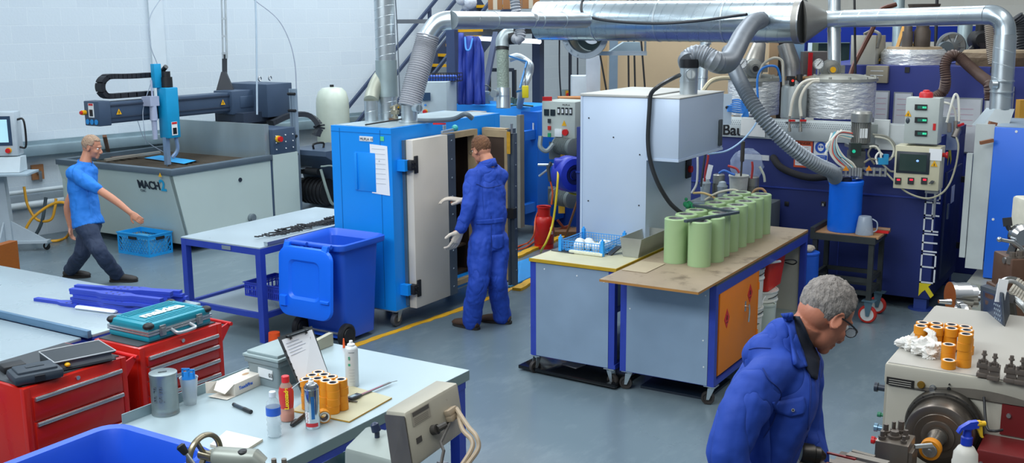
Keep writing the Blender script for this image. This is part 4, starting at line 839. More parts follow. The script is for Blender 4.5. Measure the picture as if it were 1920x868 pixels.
b=B();q=dep(985,172,12.9);b.ob(q,(.08,.03,.15),RH,FR,.01);b.mi=1;b.cyl(q+ZA*.07,q+ZA*.33-RH*.0+FW*.3,.006);tag(b.out('yellow_pendant',[M('#e5d21f',.4),DARK]),'bright yellow box hanging on a cord over the rear oven','pendant')
T=thing('small_pump','small grey pump motor on the roof of the rear oven','pump',tuple(dep(892,185,13.2)))
pq=V((-8.0,QY0+.25,QZ1));motor(T,pq,ZA,.055,.17,M('#8d999b',.5,.2),'motor');b=B();b.ob(pq+RH*.07+ZA*.08,(.07,.08,.08),RH,FR);b.out('terminal_box',M('#7d8a8d'),T)
b=B();b.tube([pq-RH*.08+ZA*.08,pq-RH*.1+ZA*.2,pq-RH*.0+ZA*.25,pq+RH*.07+ZA*.2],.010);b.tube([pq-RH*.25+ZA*.0,pq-RH*.2+ZA*.1,pq-RH*.05+ZA*.12],.012);b.out('pipe',M('#5c6366',.4,.5),T)
b=B();rnd=random.Random(2)
for k in range(8):q=at(968+rnd.uniform(-10,10),197,QZ1);q.z=QZ1+.03+rnd.uniform(0,.05);b.ob(q,(.06,.06,.06),(1,rnd.random(),0))
b.tube([at(955,198,QZ1+.015),at(975,197,QZ1+.03),at(1000,199,QZ1+.015)],.012);tag(b.out('pipe_fittings',M('#4a6157',.5,.4)),'cluster of dark green pipe fittings and valves on the rear oven roof','fittings')
b=B();b.ob(at(1026,189,1.80)+ZA*.026,(.12,.06,.05),RH,FR);tag(b.out('red_clamp',REDP),'small red clamp lying on top of the rear oven','clamp')
def onW(x,y,off):d=ray(x,y);o=V((0,0,2.8))-(W0+WN*off);return V((0,0,2.8))+d*(-(o.dot(WN))/d.dot(WN))
NAVY=M('#37445e',.45,.1)
T=thing('staircase','dark steel staircase with yellow step edges rising along the wall','stairs',tuple(onW(700,380,.8)*V((1,1,0))if 0 else(-11.2,13.5,0)))
A=onW(646,209,.35);C=onW(817,0,.35);dirS=(C-A).normalized();hs=V((dirS.x,dirS.y,0)).length
def sline(off,dz,t0,t1):
 o=A+WN*(off-.35)+ZA*dz;return o+dirS*t0,o+dirS*t1
Lr=(C-A).length
b=B();
for dz in(0,-.42):p,q=sline(.35,dz,-1.0,Lr+1.5);b.bar(p,q,.05,.05)
for t in(-.5,1.2,2.6):p,_=sline(.35,0,t,t+1);b.bar(p,p-ZA*1.0,.05,.05)
b.out('handrail',NAVY,T)
b=B()
for dz in(0,-.42):p,q=sline(1.25,dz,0.9,Lr+1.5);b.bar(p,q,.05,.05)
b.out('handrail',NAVY,T)
b=B();p,q=sline(.38,-1.0,-.8,Lr+1.5);b.bar(p,q,.04,.24);p,q=sline(1.22,-1.0,-.8,Lr+1.5);b.bar(p,q,.04,.24);b.out('stringer',NAVY,T)
sl=dirS.z/hs;run=.17/sl if sl else .25;k0=0
z_=.17;pz0=A.z-.95
tt=-(pz0-.17)/dirS.z
for i in range(19):
 z=.17+.17*i;s_t=(z-pz0)/dirS.z;c=A+dirS*s_t;c.z=z;
 if z>3.3:break
 b=B();hd=V((dirS.x,dirS.y,0)).normalized();cc=c+WN*.45+hd*.1
 b.ob(cc,(.2,.84,.03),hd,WN);b.mi=1;b.ob(cc-hd*.1,(.03,.84,.05),hd,WN);b.out('tread',[M('#566270',.5,.4),YEL],T)
T=thing('storage_platform','dark blue-grey steel column and beam frame carrying the upper storage deck','steel frame',tuple(dep(850,220,14.6)*V((1,1,0))if 0 else(dep(850,220,14.6).x,dep(850,220,14.6).y,0)))
for(px_,dd_)in((850,14.6),(1009,17)):q=dep(px_,100,dd_);bx('column',M('#39486a',.45),T,q.x-.07,q.x+.07,q.y-.07,q.y+.07,0,2.75)
b=B();p,q=dep(846,56,14.6),dep(1015,60,16.8);p.z=q.z=2.68;b.bar(p,q,.12,.16);b.ob((p+q)/2+ZA*.12-FR*.9,((q-p).length+.2,1.9,.06),q-p,FR);b.out('deck',M('#6b6f74',.5,.2),T)
b=B();p,q=dep(850,60,14.5),dep(897,150,14.9);b.bar(dep(930,62,15),dep(905,190,14.6),.07);b.bar(dep(872,56,14.6),dep(902,56,14.6),.05,.05);b.out('brace',M('#39486a',.45),T)
b=B();b.bar(dep(860,56,14.45),dep(904,55,14.6),.05,.06);tag(b.out('yellow_edge_bar',YEL),'short yellow edge bar at the underside of the storage deck','bar')
BOXM=M('#b07a4c',.8,0,.08,6)
for(xa,xb,y1,lb)in((915,942,18,'brown cardboard box on the storage deck, leftmost of the row'),(943,978,17,'brown cardboard box on the storage deck, between two other boxes'),(979,1012,16,'brown cardboard box on the storage deck, at the right end of the row')):
 T2=thing('cardboard_box',lb,'box',tuple(dep((xa+xb)/2,y1,15.0)),group='cardboard boxes on the storage deck')
 q=dep((xa+xb)/2,y1,15.0);wx=(xb-xa)/FPX*15
 b=B();b.ob(q+ZA*.2-FR*.2,(wx,.35,.4),RH,FR,.004);b.out('carton',BOXM,T2)
 b=B();b.ob(q+ZA*.2-FR*.023,(.06,.004,.4),RH,FR);b.out('tape',M('#d5c9b0',.4),T2)
b=B();q=dep(883,18,14.9);rnd=random.Random(1)
for k in range(9):b.sph(q+V((rnd.uniform(-.12,.12),rnd.uniform(-.1,.1),.05+rnd.uniform(0,.1))),rnd.uniform(.06,.1),seg=10,rings=6)
tag(b.out('plastic_sheeting',M('#c9ced6',.4,0,.1,8,.6,20)),'crumpled pale plastic sheeting at the left end of the storage deck','plastic')
b=B();n_=44;top=[];bot=[];DD=14.2
for i in range(n_+1):
 t=i/n_;wv=math.sin(t*19+.6)*.035+math.sin(t*43)*.012
 x0=862+t*46;xb_=861+t*49;yt=62+(6 if .15<t<.85 else 0)+max(0,(t-.75))*150
 top.append(dep(x0,yt,DD)+FR*wv*.6);bot.append(dep(xb_,196,DD)+FR*wv)
rows=12;grid=[]
for j in range(rows+1):
 grid.append([b.vt(top[i].lerp(bot[i],j/rows)+FR*.02*math.sin(j*.9+i*.3))for i in range(n_+1)])
for j in range(rows):
 for i in range(n_):b._f([grid[j][i],grid[j][i+1],grid[j+1][i+1],grid[j+1][i]])
o=b.out('curtain',M('#243b96',.6,0,.08));m_=o.modifiers.new('thick','SOLIDIFY');m_.thickness=.02
tag(o,'royal-blue welding curtain hanging in folds below the storage deck','curtain')
b=B();b.tube([dep(872,70,14.0),dep(874,92,13.95),dep(881,92,13.95),dep(886,72,14.0)],.012);tag(b.out('blue_strap',M('#3f8ce0')),'light blue strap hung in a loop over the curtain','strap')
T=thing('control_cabinet','pale grey steel control cabinet with small screen and red stop button','control cabinet',(dep(820,200,13.6).x,dep(820,200,13.6).y,0))
DC=13.6;a=dep(784,154,DC);c=dep(837,154,DC);e2=dep(856,153,DC+.5)
for_=(c-a);for_.z=0;dn=V((e2.x-c.x,e2.y-c.y,0))
zt=a.z;CABM=M('#a3b2b8',.45)
b=B();P4=[V((a.x,a.y,0)),V((c.x,c.y,0)),V((c.x,c.y,0))+dn,V((a.x,a.y,0))+dn];b.hexa(P4+[V((p.x,p.y,zt))for p in P4],.006);b.out('cabinet',CABM,T)
nf=-dn.normalized();fx=for_.normalized()
q=dep(798,181,DC)+nf*.01;b=B();b.ob(q,(.13,.02,.1),fx,nf);b.out('screen',M('#31455c',.2),T)
q=dep(798,209,DC);b=B();b.cyl(q,q+nf*.02,.03);b.mi=1;b.cyl(q+nf*.02,q+nf*.06,.024);b.out('emergency_stop',[YEL,REDP],T)
q=dep(798,197,DC);b=B();b.cyl(q,q+nf*.02,.014);b.out('push_button',M('#2a7fd0'),T)
T=thing('wire_basket','black wire basket with blue contents on top of the pale control cabinet','basket',tuple(dep(822,152,13.8)))
q=dep(822,153,13.8);b=B()
for k in range(15):
 u=-.25+.5*k/14;b.bar(q+fx*u-nf*.0+ZA*0,q+fx*u+ZA*.1,.006);b.bar(q+fx*u-nf*.25,q+fx*u-nf*.25+ZA*.1,.006)
for z in(0,.05,.1):b.bar(q-fx*.25+ZA*z,q+fx*.25+ZA*z,.008);b.bar(q-fx*.25+ZA*z-nf*.25,q+fx*.25+ZA*z-nf*.25,.008);b.bar(q-fx*.25+ZA*z,q-fx*.25+ZA*z-nf*.25,.008);b.bar(q+fx*.25+ZA*z,q+fx*.25+ZA*z-nf*.25,.008)
b.out('basket',DARK,T)
b=B();b.ob(q+ZA*.04-nf*.12,(.42,.2,.07),fx,nf,.02);tag(b.out('blue_bag',M('#2a57b8',.6,bump=.5)),'dark blue bag inside the black wire basket','bag')
T=thing('storage_rack','dark upright tube frame standing by the wall behind the rear oven','frame',(dep(943,190,15.4).x,dep(943,190,15.4).y,0))
b=B();
pa,pb_=dep(916,131,15.4),dep(964,131,15.4);b.bar(pa,pb_,.05);b.bar(pa,V((pa.x,pa.y,0)),.05);b.bar(pb_,V((pb_.x,pb_.y,0)),.05);b.out('frame',M('#30363f',.5,.3),T)
def onwallpt(x,y,off=.03):return onW(x,y,off)
b=B();q=onwallpt(1060,177,.1);b.ob(q,(.14,.08,.2),WD,WN);b.mi=1;b.ob(q+WN*.045+WD*.01,(.09,.01,.16),WD,WN);b.mi=2;b.cyl(q+WN*.05,q+WN*.08,.035);o=b.out('wall_switch',[GALVD,YEL,REDP]);tag(o,'grey and yellow isolator switch with a red knob on the rear wall','switch')
for x0,lb in((1049,'thin black cable dropping down the rear wall beside the yellow isolator'),(1069,'black cable hanging in front of the rear wall left of the white post'),(1083,'dark cable hanging close to the white post')):
 b=B();b.tube([dep(x0,60,17),dep(x0,130,17),dep(x0+(3 if x0==1049 else 0),185,17)],.014 if x0!=1069 else .03,6);tag(b.out('cable',M('#1f2633')),lb,'cable')
b=B();b.cyl(dep(895,72,16.5),dep(1012,78,15.5),.035);o=b.out('strip_light',M('#eaf3ff',.4,emit=1.2));tag(o,'long white fluorescent tube light under the storage deck','light')
b=B();q=dep(1090,162,15.5);b.ob((q.x,q.y,(q.z+.16)/2),(.3,.3,q.z+.16),RH,FR,.01);tag(b.out('pale_box',M('#c2ccd2',.5)),'pale grey box beside the white post','box')
b=B();q=dep(1073,205,14.8);b.ob(q-ZA*.05,(.4,.3,.45),RH,FR,.005);tag(b.out('cardboard_box',BOXM),'brown cardboard box behind the control box of the rear oven','box')
T=thing('white_post','white painted timber post beside the plywood partition','post',(dep(1112,160,15).x,dep(1112,160,15).y,0))
q=dep(1112,160,15);b=B();b.ob((q.x,q.y,1.45),(.19,.15,2.9),RH,FR);b.out('post',M('#d3dce2',.5),T)
b=B();q=dep(1130,140,15.4);b.ob((q.x,q.y,1.45),(.13,.05,2.9),RH,FR);tag(b.out('timber_stud',M('#c9a87a',.7)),'bare timber stud between the white post and a grey upright','timber')
b=B();q=dep(1150,140,15.4);b.ob((q.x,q.y,1.45),(.12,.05,2.9),RH,FR);tag(b.out('steel_upright',M('#94aabb',.4,.3)),'blue-grey steel upright right of the timber stud','post')
b=B();q=dep(1305,150,16);b.ob((q.x,q.y,1.6),(2.9,.03,3.2),RH,FR);tag(b.out('plywood_partition',M('#cdb592',.7,0,.06,1.5,.02,10)),'tall plywood sheet partition behind the extraction cabinet','partition')
for x0,x1,lb in((1122,1138,'slanting black cable in front of the bare timber stud'),(1178,1179,'left of three thin black cables in front of the plywood'),(1189,1191,'middle of three thin black cables in front of the plywood'),(1203,1210,'right of three thin black cables in front of the plywood')):
 b=B();b.cyl(dep(x0-(x1-x0),-5,14.6),dep(x1,175,14.6),.014,seg=6);tag(b.out('cable',DARK),lb,'cable')
b=B();q=dep(1316,170,14);b.cyl(dep(1323,60,14),q,.065,seg=20);b.cyl(q,V((q.x,q.y,0)),.065,seg=20);b.cyl(dep(1323,84,14),dep(1323,80,14),.075);b.cyl(dep(1317,148,14),dep(1317,144,14),.075);tag(b.out('vertical_pipe',GALV),'galvanised vertical pipe behind the flexible hose elbow','pipe')
T=thing('main_duct','huge galvanised spiral duct running across the top of the picture','duct',tuple(dep(1250,40,12)))
da,db=dep(1012,38.5,13.0),dep(1497,40,11.4)
b=B();b.duct(da,db,.232,.125,40);b.out('tube',M('#b9c8d0',.25,.88,.05,3),T)
d=(db-da).normalized()
for t in(.0,.25,.5,.75):
 if t:b=B();c=da.lerp(db,t);b.cyl(c-d*.008,c+d*.008,.238,seg=40);b.out('joint_band',GALV,T)
ce=dep(1549,35.5,11.35)
b=B();b.cyl(db-d*.02,db+d*.05,.24,seg=40);b.sweep([db+d*.05,ce],[.232,.088],40);b.out('reducer_cone',M('#9b9a95',.45,.7,.1),T)
b=B();b.cyl(db+d*.04,db+d*.055,.243,seg=40);b.out('seam_band',STEEL,T)
T=thing('fan_inlet','round flanged fan inlet hanging under the left end of the huge duct','duct fitting',tuple(dep(1097,72,13.2)))
c=dep(1097,66,12.9);ax=(FR*.93-RH*.2+ZA*.0).normalized()
b=B();b.lathe([(.20,-.03),(.28,-.03),(.285,0),(.28,.02),(.215,.02),(.20,0)],c,ax,40);
for k in range(16):a=2*PI*k/16;u=RH;q=c+ax*.02+(ZA*math.sin(a)+RH*math.cos(a))*.25;b.cyl(q,q+ax*.012,.012,seg=6)
b.out('flange',M('#b9c6ce',.3,.7),T)
b=B();b.lathe([(.20,-.0),(.20,-.6),(.12,-.62)],c,ax,32);b.out('housing',GALVD,T)
b=B();q=dep(1165,93,13.2);b.bar(dep(1107,100,13.2),dep(1212,100,12.9),.05,.05);b.bar(dep(1210,70,12.9),dep(1210,103,12.9),.02);b.out('bracket',GALV,T)
b=B();b.prism([dep(1140,99,13.3),dep(1170,79,13.3),dep(1200,79,13.3),dep(1203,99,13.3)],FR*-.2);b.out('panel',M('#9fb4bf',.4,.5),T)
b=B();b.tube([dep(1098,-8,12.3),dep(1091,5,12.3),dep(1091,22,12.25),dep(1105,32,12.2),dep(1150,40,12.05),dep(1230,44,11.8),dep(1310,39,11.6),dep(1384,29,11.3),dep(1400,27,11.2)],.016,8);tag(b.out('power_cable',M('#1b2027',.4)),'black cable sagging along the front of the huge duct','cable')
T=thing('overhead_pipe','galvanised pipe from the cone to the right, turning down into a hopper','pipe',tuple(dep(1880,180,9.9)))
pa=dep(1548,36,11.38);pb_=dep(1850,28,9.95);R_=.089
pv=dep(1886,60,9.85);pe=dep(1876,205,9.95);vx=pe.copy()
b=B();b.duct(pa,pb_,R_,.22);b.out('tube',GALV,T)
b=B();el=cr([pb_,dep(1864,29,9.9),dep(1876,36,9.87),dep(1884,50,9.86),dep(1885,68,9.86)],4);b.sweep(el,R_*1.04,24);b.out('elbow',M('#b9c7cf',.28,.85,.08),T)
b=B();b.duct(dep(1885,66,9.86),dep(1876,205,9.95),R_*1.12,.13);
for y in(152,172):c=dep(1885-(y-66)*.065,y,9.9);b.cyl(c-ZA*.006,c+ZA*.006,R_*1.2,seg=28)
b.out('down_pipe',GALV,T)
h0=dep(1876,203,9.95);h1=dep(1861,236,9.9);b=B();
b.hexa([h1-RH*.14-FR*-.1,h1+RH*.1+FR*.1,h1+RH*.1-FR*.12,h1-RH*.14-FR*.12,h0-RH*.09+FR*.09,h0+RH*.09+FR*.09,h0+RH*.09-FR*.09,h0-RH*.09-FR*.09]);b.out('hopper',M('#a8b4ba',.35,.7),T)
b=B();q=dep(1858,159,9.85);b.cyl(q,dep(1868,159,9.85),.04);b.out('side_spigot',GALV,T)
EXG=M('#bccde2',.42,.15,.05,1.6,.015,4)
T=thing('extraction_cabinet','tall pale sheet-metal extraction cabinet with an overhanging upper box','cabinet',(-3.8,8.4,.955))
zt=2.18;zb=1.685;xa,xb,xc=-4.20,-3.60,-3.32
b=B();b.box(xa,xb,7.9,8.87,.957,zt,.004);b.box(xa-.006,xa+.012,7.894,7.91,.957,zt);b.out('column',EXG,T)
b=B();b.box(xb+.002,xc,7.895,8.87,zb,zt,.004);b.box(xb,xc+.004,7.89,8.874,zb-.006,zb+.012);b.out('upper_box',EXG,T)
b=B();b.box(xa-.008,xb,7.89,8.88,zt,zt+.022,.004);b.box(xb+.004,xc+.004,7.89,8.88,zt,zt+.010,.003);b.out('top_sheet',M('#b3b4b0',.6,.2,.1,4,dirt='#8f8b82',dscale=3,damt=.3),T)
b=B();
for(x,z)in((-4.13,1.3),(-4.13,2.0),(-3.66,1.3),(-3.66,1.72),(-3.9,1.85)):b.cyl((x,7.9,z),(x,7.895,z),.006,seg=8)
b.out('rivet',DARK,T)
b=B();b.box(-3.6,-3.585,8.72,8.84,1.42,1.6,.01);b.mi=1;b.cyl((-3.585,8.78,1.5),(-3.56,8.78,1.5),.03);b.out('switch',[DARK,REDP],T)
b=B();b.box(xc,xc+.02,8.76,8.82,1.72,1.95,.008);b.out('catch',M('#4a5257',.5,.3),T)
ps=V((-3.46,8.10,zt+.012));ps=at(1291,176,zt+.012)
T=thing('outlet_spigot','short galvanised outlet with round damper and black tape on the extraction cabinet','duct',tuple(ps))
D=(ps-V((0,0,2.8))).dot(FW);ptop=dep(1291,122,D)
b=B();b.cyl(ps-ZA*.003,V((ps.x,ps.y,ptop.z)),.074,seg=28);b.cyl(ps+ZA*.1,ps+ZA*.11,.078,seg=28);b.out('tube',GALV,T)
b=B();b.cyl(V((ps.x,ps.y,ptop.z-.02)),V((ps.x,ps.y,ptop.z+.05)),.079,seg=28);b.out('tape',M('#1b1c20',.3),T)
q=V((ps.x,ps.y,ps.z+.165))-FW*.0;nn=V((-FW.x,-FW.y,0)).normalized()
b=B();b.cyl(q+nn*.06,q+nn*.09,.044,seg=20);b.mi=1;b.cyl(q+nn*.09,q+nn*.094,.034,seg=20);b.mi=0;b.bar(q+nn*.096-ZA*.034,q+nn*.096+ZA*.034,.009);b.out('damper',[GALV,M('#c7ced0',.4,.4)],T)
b=B();e_=[V((ps.x,ps.y,ptop.z+.02)),dep(1292,112,D),dep(1306,104,D-.02),dep(1325,108,D-.05),dep(1345,117,D-.05),dep(1364,116,D+.2),dep(1378,95,D+.6),dep(1392,68,D+1.1),dep(1410,45,D+1.7),dep(1426,38,11.33)]
b.flex(e_,.088,.018,.035,24);tag(b.out('flexible_duct',M('#8a9199',.42,.55,.1)),'fat grey flexible hose bending from the extraction cabinet up into the huge duct','hose')
b=B();c=dep(1428,37,11.42);b.cyl(c-FR*.1,c+FR*.05,.085,seg=24);b.cyl(c+FR*.05,c+FR*.056,.05,seg=18);b.mi=1;b.bar(c+FR*.06-ZA*.06,c+FR*.06+ZA*.06,.012);tag(b.out('duct_collar',[GALV,DARK]),'short round branch collar on the huge duct where the fat hose ends','duct fitting')
b=B();hz_=[dep(1366,95,10.4),dep(1375,125,10.0),dep(1392,160,9.7),dep(1418,205,9.55),dep(1455,250,9.5),dep(1495,285,9.55),dep(1530,308,9.65),dep(1560,322,9.8),dep(1566,334,9.95)]
b.flex(hz_,.063,.03,.10,20);tag(b.out('flexible_duct',M('#848d96',.45,.45,.1)),'long grey ribbed hose running diagonally down to the blue drum','hose')
b=B();D2=D-.4
b.tube([dep(1274,141,D-.1),dep(1255,150,D-.25),dep(1235,162,D-.4),onY(1221,176,7.86),onY(1218,200,7.86),onY(1215,260,7.86),onY(1219,300,7.86),onY(1232,340,7.88),onY(1252,375,7.95),onY(1268,392,8.0),onY(1282,402,8.05)],.018,8);tag(b.out('power_cable',M('#23272b',.4)),'thick black cable hanging down the front of the extraction cabinet','cable')
GAL2=M('#92a9c0',.42,.35,.14,2.2,.02,5,dirt='#9aa8ad',dscale=2.5,damt=.3)
def castors(T,pts,h=.15):
 for(x,y,a)in pts:castor(T,x,y,h,.05,M('#2b2725',.6),ang=a)
T=thing('wheeled_bench','blue-framed wheeled bench with galvanised side and yellow-edged top under the extraction cabinet','workbench',(-3.85,8.0,0))
x0,x1,y0,y1,zt=-4.215,-3.46,7.08,9.0,.955
bx('worktop',M('#b5b396',.5,0,.12,5,dirt='#8a8468',dscale=4,damt=.35),T,x0,x1,y0-.01,y1,zt-.018,zt)
b=B();b.box(x0-.002,x1+.002,y0-.018,y0-.008,zt-.024,zt+.002);b.box(x1-.001,x1+.008,y0-.018,y1,zt-.024,zt+.002);b.out('edge_strip',M('#b08f1c',.5,0,.15,12),T)
for(x,y)in((x0,y0),(x1-.06,y0),(x0,y1-.06),(x1-.06,y1-.06)):bx('leg',FRAMEB,T,x,x+.05,y,y+.05,.155,zt-.022)
b=B()
for(a,c,d,e_)in((x0,x1,y0+.003,y0+.045),(x0,x0+.045,y0,y1),(x1-.045,x1,y0,y1),(x0,x1,y1-.045,y1)):b.box(a,c,d,e_,zt-.065,zt-.022);b.box(a,c,d,e_,.155,.19)
b.out('frame',FRAMEB,T)
b=B();b.box(x0+.052,x1-.062,y0-.002,y0+.004,.16,zt-.03);b.mi=1
for(x,z)in((x0+.13,.88),(x0+.42,.86),(x1-.1,.84)):b.cyl((x,y0-.002,z),(x,y0-.005,z),.006,seg=8)
b.out('side_panel',[GAL2,WHITE],T)
bx('side_panel',GAL2,T,x0+.004,x0+.01,y0+.05,y1-.06,.16,zt-.03)
castors(T,((x0+.03,y0+.05,1.2),(x1-.06,y0+.05,2.9),(x0+.04,y1-.06,.4),(x1-.06,y1-.06,2)))
T=thing('wheeled_bench','blue-framed wheeled bench with plywood top, orange locker and paint tins inside','workbench',(-3.0,8.1,0))
x0,x1,y0,y1,zt=-3.42,-2.66,7.08,9.32,.935
BOARD=M('#93836d',.55,0,.14,5,.05,30,dirt='#6a5b48',dscale=4,damt=.50)
bx('worktop',M('#4a4d50',.6,0,.2),T,x0,x1,y0,y1,zt-.02,zt)
for(x,y)in((x0,y0),(x1-.05,y0),(x0,y1-.05),(x1-.05,y1-.05)):bx('leg',FRAMEB,T,x,x+.05,y,y+.05,.155,zt-.02)
b=B()
for(a,c,d,e_)in((x0,x1,y0+.003,y0+.045),(x0,x0+.045,y0,y1),(x1-.045,x1,y0,y1),(x0,x1,y1-.045,y1)):b.box(a,c,d,e_,zt-.065,zt-.02);b.box(a,c,d,e_,.155,.19)
b.box(x1-.045,x1,y0,y1,zt-.09,zt-.02);b.out('frame',FRAMEB,T)
b=B();b.box(x0+.052,x1-.052,y0-.002,y0+.004,.16,zt-.03);b.mi=1
for(x,z)in((x1-.08,.84),(x1-.09,.5),(x0+.08,.66),(x1-.08,.3)):b.cyl((x,y0-.002,z),(x,y0-.005,z),.006,seg=8)
b.out('side_panel',[GAL2,WHITE],T)
bx('shelf',GALVD,T,x0+.03,x1-.03,y0+.03,y1-.03,.19,.20)
bx('end_panel',M('#b9b9ad',.6),T,x0+.05,x1-.05,y1-.03,y1-.02,.2,zt-.03)
bx('back_panel',M('#8f9490',.6),T,x0+.02,x0+.03,y0+.05,y1-.05,.2,zt-.03)
castors(T,((x0+.05,y0+.06,.3),(x1-.04,y0+.06,.3),(x0+.06,y1-.06,1),(x1-.06,y1-.06,2)))
T=thing('orange_locker','orange flammables locker with two red diamond labels and chrome handle','locker',(-2.9,7.65,.2))
ORG=M('#e07c10',.45,0,.06)
b=B();b.box(-3.15,x1-.02,7.16,8.02,.203,.86,.004);b.out('body',ORG,T)
b=B();b.box(x1-.02,x1-.004,7.17,8.01,.215,.85,.003);b.box(x1-.006,x1+.0,8.0,8.015,.215,.85);d=b.out('door',ORG,T)
b=B();q=V((x1-.004,7.72,.62));b.ob(q,(.006,.03,.08));b.cyl(q,q+XA*.03,.008);b.tube([q+XA*.03+ZA*.02,q+XA*.035-ZA*.04,q+XA*.03-ZA*.12],.008,n=4);b.out('handle',CHROME,d)
for(y,z)in((7.32,.62),(7.82,.70)):
 b=B();q=V((x1-.003,y,z));b.prism([q-YA*.055,q-ZA*.075,q+YA*.055,q+ZA*.075],(.002,0,0));b.mi=1;b.prism([q+V((.003,-.012,-.01)),q+V((.003,.012,-.01)),q+V((.003,.006,.025)),q+V((.003,0,.012)),q+V((.003,-.006,.03))],(.001,0,0));b.ob(q+V((.003,0,-.03)),(.001,.04,.006));b.out('hazard_label',[REDP,M('#5a1512')],d)
for z in(.33,.72):b=B();b.cyl((x1-.0,8.012,z-.03),(x1,8.012,z+.03),.008,seg=8);b.out('hinge',ORG,d)
T0=bx('plywood_board',[BOARD,M('#a9793f')],None,-3.42,-2.655,6.72,9.30,.937,.955)
for p in T0.data.polygons:
 if abs(p.normal.z)<.5:p.material_index=1
T0.data.materials[0]=BOARD;tag(T0,'large worn plywood board overhanging the front of the wheeled bench','board')
b=B();b.box(-3.4,-3.2,7.05,7.4,.957,.96);tag(b.out('thin_sheet',M('#a89a80',.6)),'thin worn brown sheet lying on the left corner of the plywood board','sheet')
def pail(label,c,r,h,mat=M('#d9dbd5',.45,0,.05,8,dirt='#8c8a80',dscale=12,damt=.3),lid=True,group=None,handle=True):
 c=V(c);T=thing('paint_pail',label,'pail',tuple(c),group=group)
 b=B();b.lathe([(0,0),(r*.88,0),(r*.9,h*.04),(r*.96,h*.72),(r*1.03,h*.73),(r*1.03,h*.76),(r*.98,h*.77),(r,h*.97),(r*1.05,h*.97),(r*1.05,h),(r*.96,h),(r*.96,h*.99),(0,h*.985)],c,seg=24);b.out('can',mat,T)
 if handle:b=B();b.sweep([c+ZA*h*.9+V((r*1.05*math.cos(a),-.0,0))+V((0,-1,.0))*r*1.0*math.sin(a)*.9-ZA*h*.1*math.sin(a)for a in[PI*k/12 for k in range(13)]],.004,6);b.out('handle',DARK,T)
 return T
XP=-2.83
pail('white metal pail with rings behind the orange locker, upper of two',(XP,8.28,.47),.12,.33)
pail('white metal pail under the upper white pail behind the orange locker',(XP,8.28,.202),.12,.265)
pail('large white metal pail standing under the red tub',(XP-.02,8.62,.202),.15,.34)
T=pail('pale green-grey round can with a bail handle in front of the white pails',(XP+.03,8.36,.202),.1,.25,M('#b9c5bd',.5),handle=False)if 0 else None
p=V((-2.76,8.50,.202));T=thing('handled_can','pale green-grey round can with an arched handle on the bench shelf','can',tuple(p));b=B();b.lathe([(0,0),(.085,0),(.088,.02),(.088,.23),(.093,.235),(.093,.25),(.08,.25),(.075,.24),(0,.24)],p,seg=24);b.out('can',M('#b9c5bd',.5),T);b=B();b.sweep([p+ZA*.25+V((0,.08*math.cos(a),.055*math.sin(a)))for a in[PI*k/10 for k in range(11)]],.006,6);b.out('handle',WHITE,T)
b=B();b.box(-2.79,-2.69,8.06,8.18,.203,.36,.004);b.mi=1;b.box(-2.785,-2.695,8.065,8.175,.36,.365);tag(b.out('square_tin',[M('#cfc9b4',.5,.2),M('#6b6f66',.5,.4)]),'small square metal tin beside the orange locker','tin')
T=thing('red_tub','red rectangular plastic tub on top of the white pail in the bench','tub',(-2.86,8.72,.545));b=B()
loft(b,[rrect(-2.87,8.70,.24,.36,.545,.02),rrect(-2.87,8.74,.28,.44,.86,.02),rrect(-2.87,8.74,.31,.48,.86,.02),rrect(-2.87,8.74,.31,.48,.885,.02),rrect(-2.87,8.74,.27,.43,.885,.02),rrect(-2.87,8.70,.22,.34,.56,.02)]);b.out('tub',M('#c8220f',.4),T)
b=B();b.ob((-2.87,8.72,.83),(.2,.3,.06),(1,.2,0),bev=.02);tag(b.out('dark_rags',M('#33312f',.9,bump=1)),'dark rags filling the red tub','rags',None,'stuff')
b=B();b.bar((-2.72,8.33,.83),(-2.62,8.42,.845),.03,.012);b.bar((-2.8,8.2,.815),(-2.7,8.34,.83),.02,.012);tag(b.out('brush_handle',M('#b8c4c8',.4,.4)),'pale scraper handles resting across the upper white pail','tool')
b=B();b.tube([(-2.78,8.98,.72),(-2.70,9.02,.73),(-2.68,9.08,.70),(-2.72,9.1,.67),(-2.79,9.1,.68)],.006);tag(b.out('cable_loop',DARK),'loop of black cable inside the right end of the wheeled bench','cable')
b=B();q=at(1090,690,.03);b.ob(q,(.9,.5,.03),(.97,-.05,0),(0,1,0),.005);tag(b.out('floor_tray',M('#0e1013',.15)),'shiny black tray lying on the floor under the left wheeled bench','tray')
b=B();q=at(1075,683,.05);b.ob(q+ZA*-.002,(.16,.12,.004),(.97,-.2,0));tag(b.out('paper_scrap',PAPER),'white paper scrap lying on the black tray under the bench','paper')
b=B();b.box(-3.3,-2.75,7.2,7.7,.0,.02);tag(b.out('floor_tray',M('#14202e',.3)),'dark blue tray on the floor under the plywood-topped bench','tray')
b=B();q=[at(1017,468,.957),at(1075,476,.957),at(1120,450,.957),at(1062,446,.957)];q[0].x=max(q[0].x,-4.2);q[3].x=max(q[3].x,-4.2);q[3].y=min(q[3].y,7.88);q[2].y=min(q[2].y,7.88)
b.hexa(q+[p+ZA*.006 for p in q]);tag(b.out('dark_mat',M('#3c434c',.6)),'dark grey flat sheet on the left rear of the yellow-edged bench top','mat')
fo=at(1100,477,.957);b=B();b.ob(fo+ZA*.013,(.30,.055,.026),XA,YA,.006);tag(b.out('foam_strip',M('#d9dbc6',.8,0,.04,20,.5,60)),'cream foam strip lying in front of the blue mesh crate','foam')
cx_,cy_=-3.93,7.60
T=thing('mesh_crate','small light-blue open mesh crate on the yellow-edged bench','crate',(cx_,cy_,.957))
MB_=M('#2f9be8',.45);w2,d2,h2=.19,.20,.085
b=B()
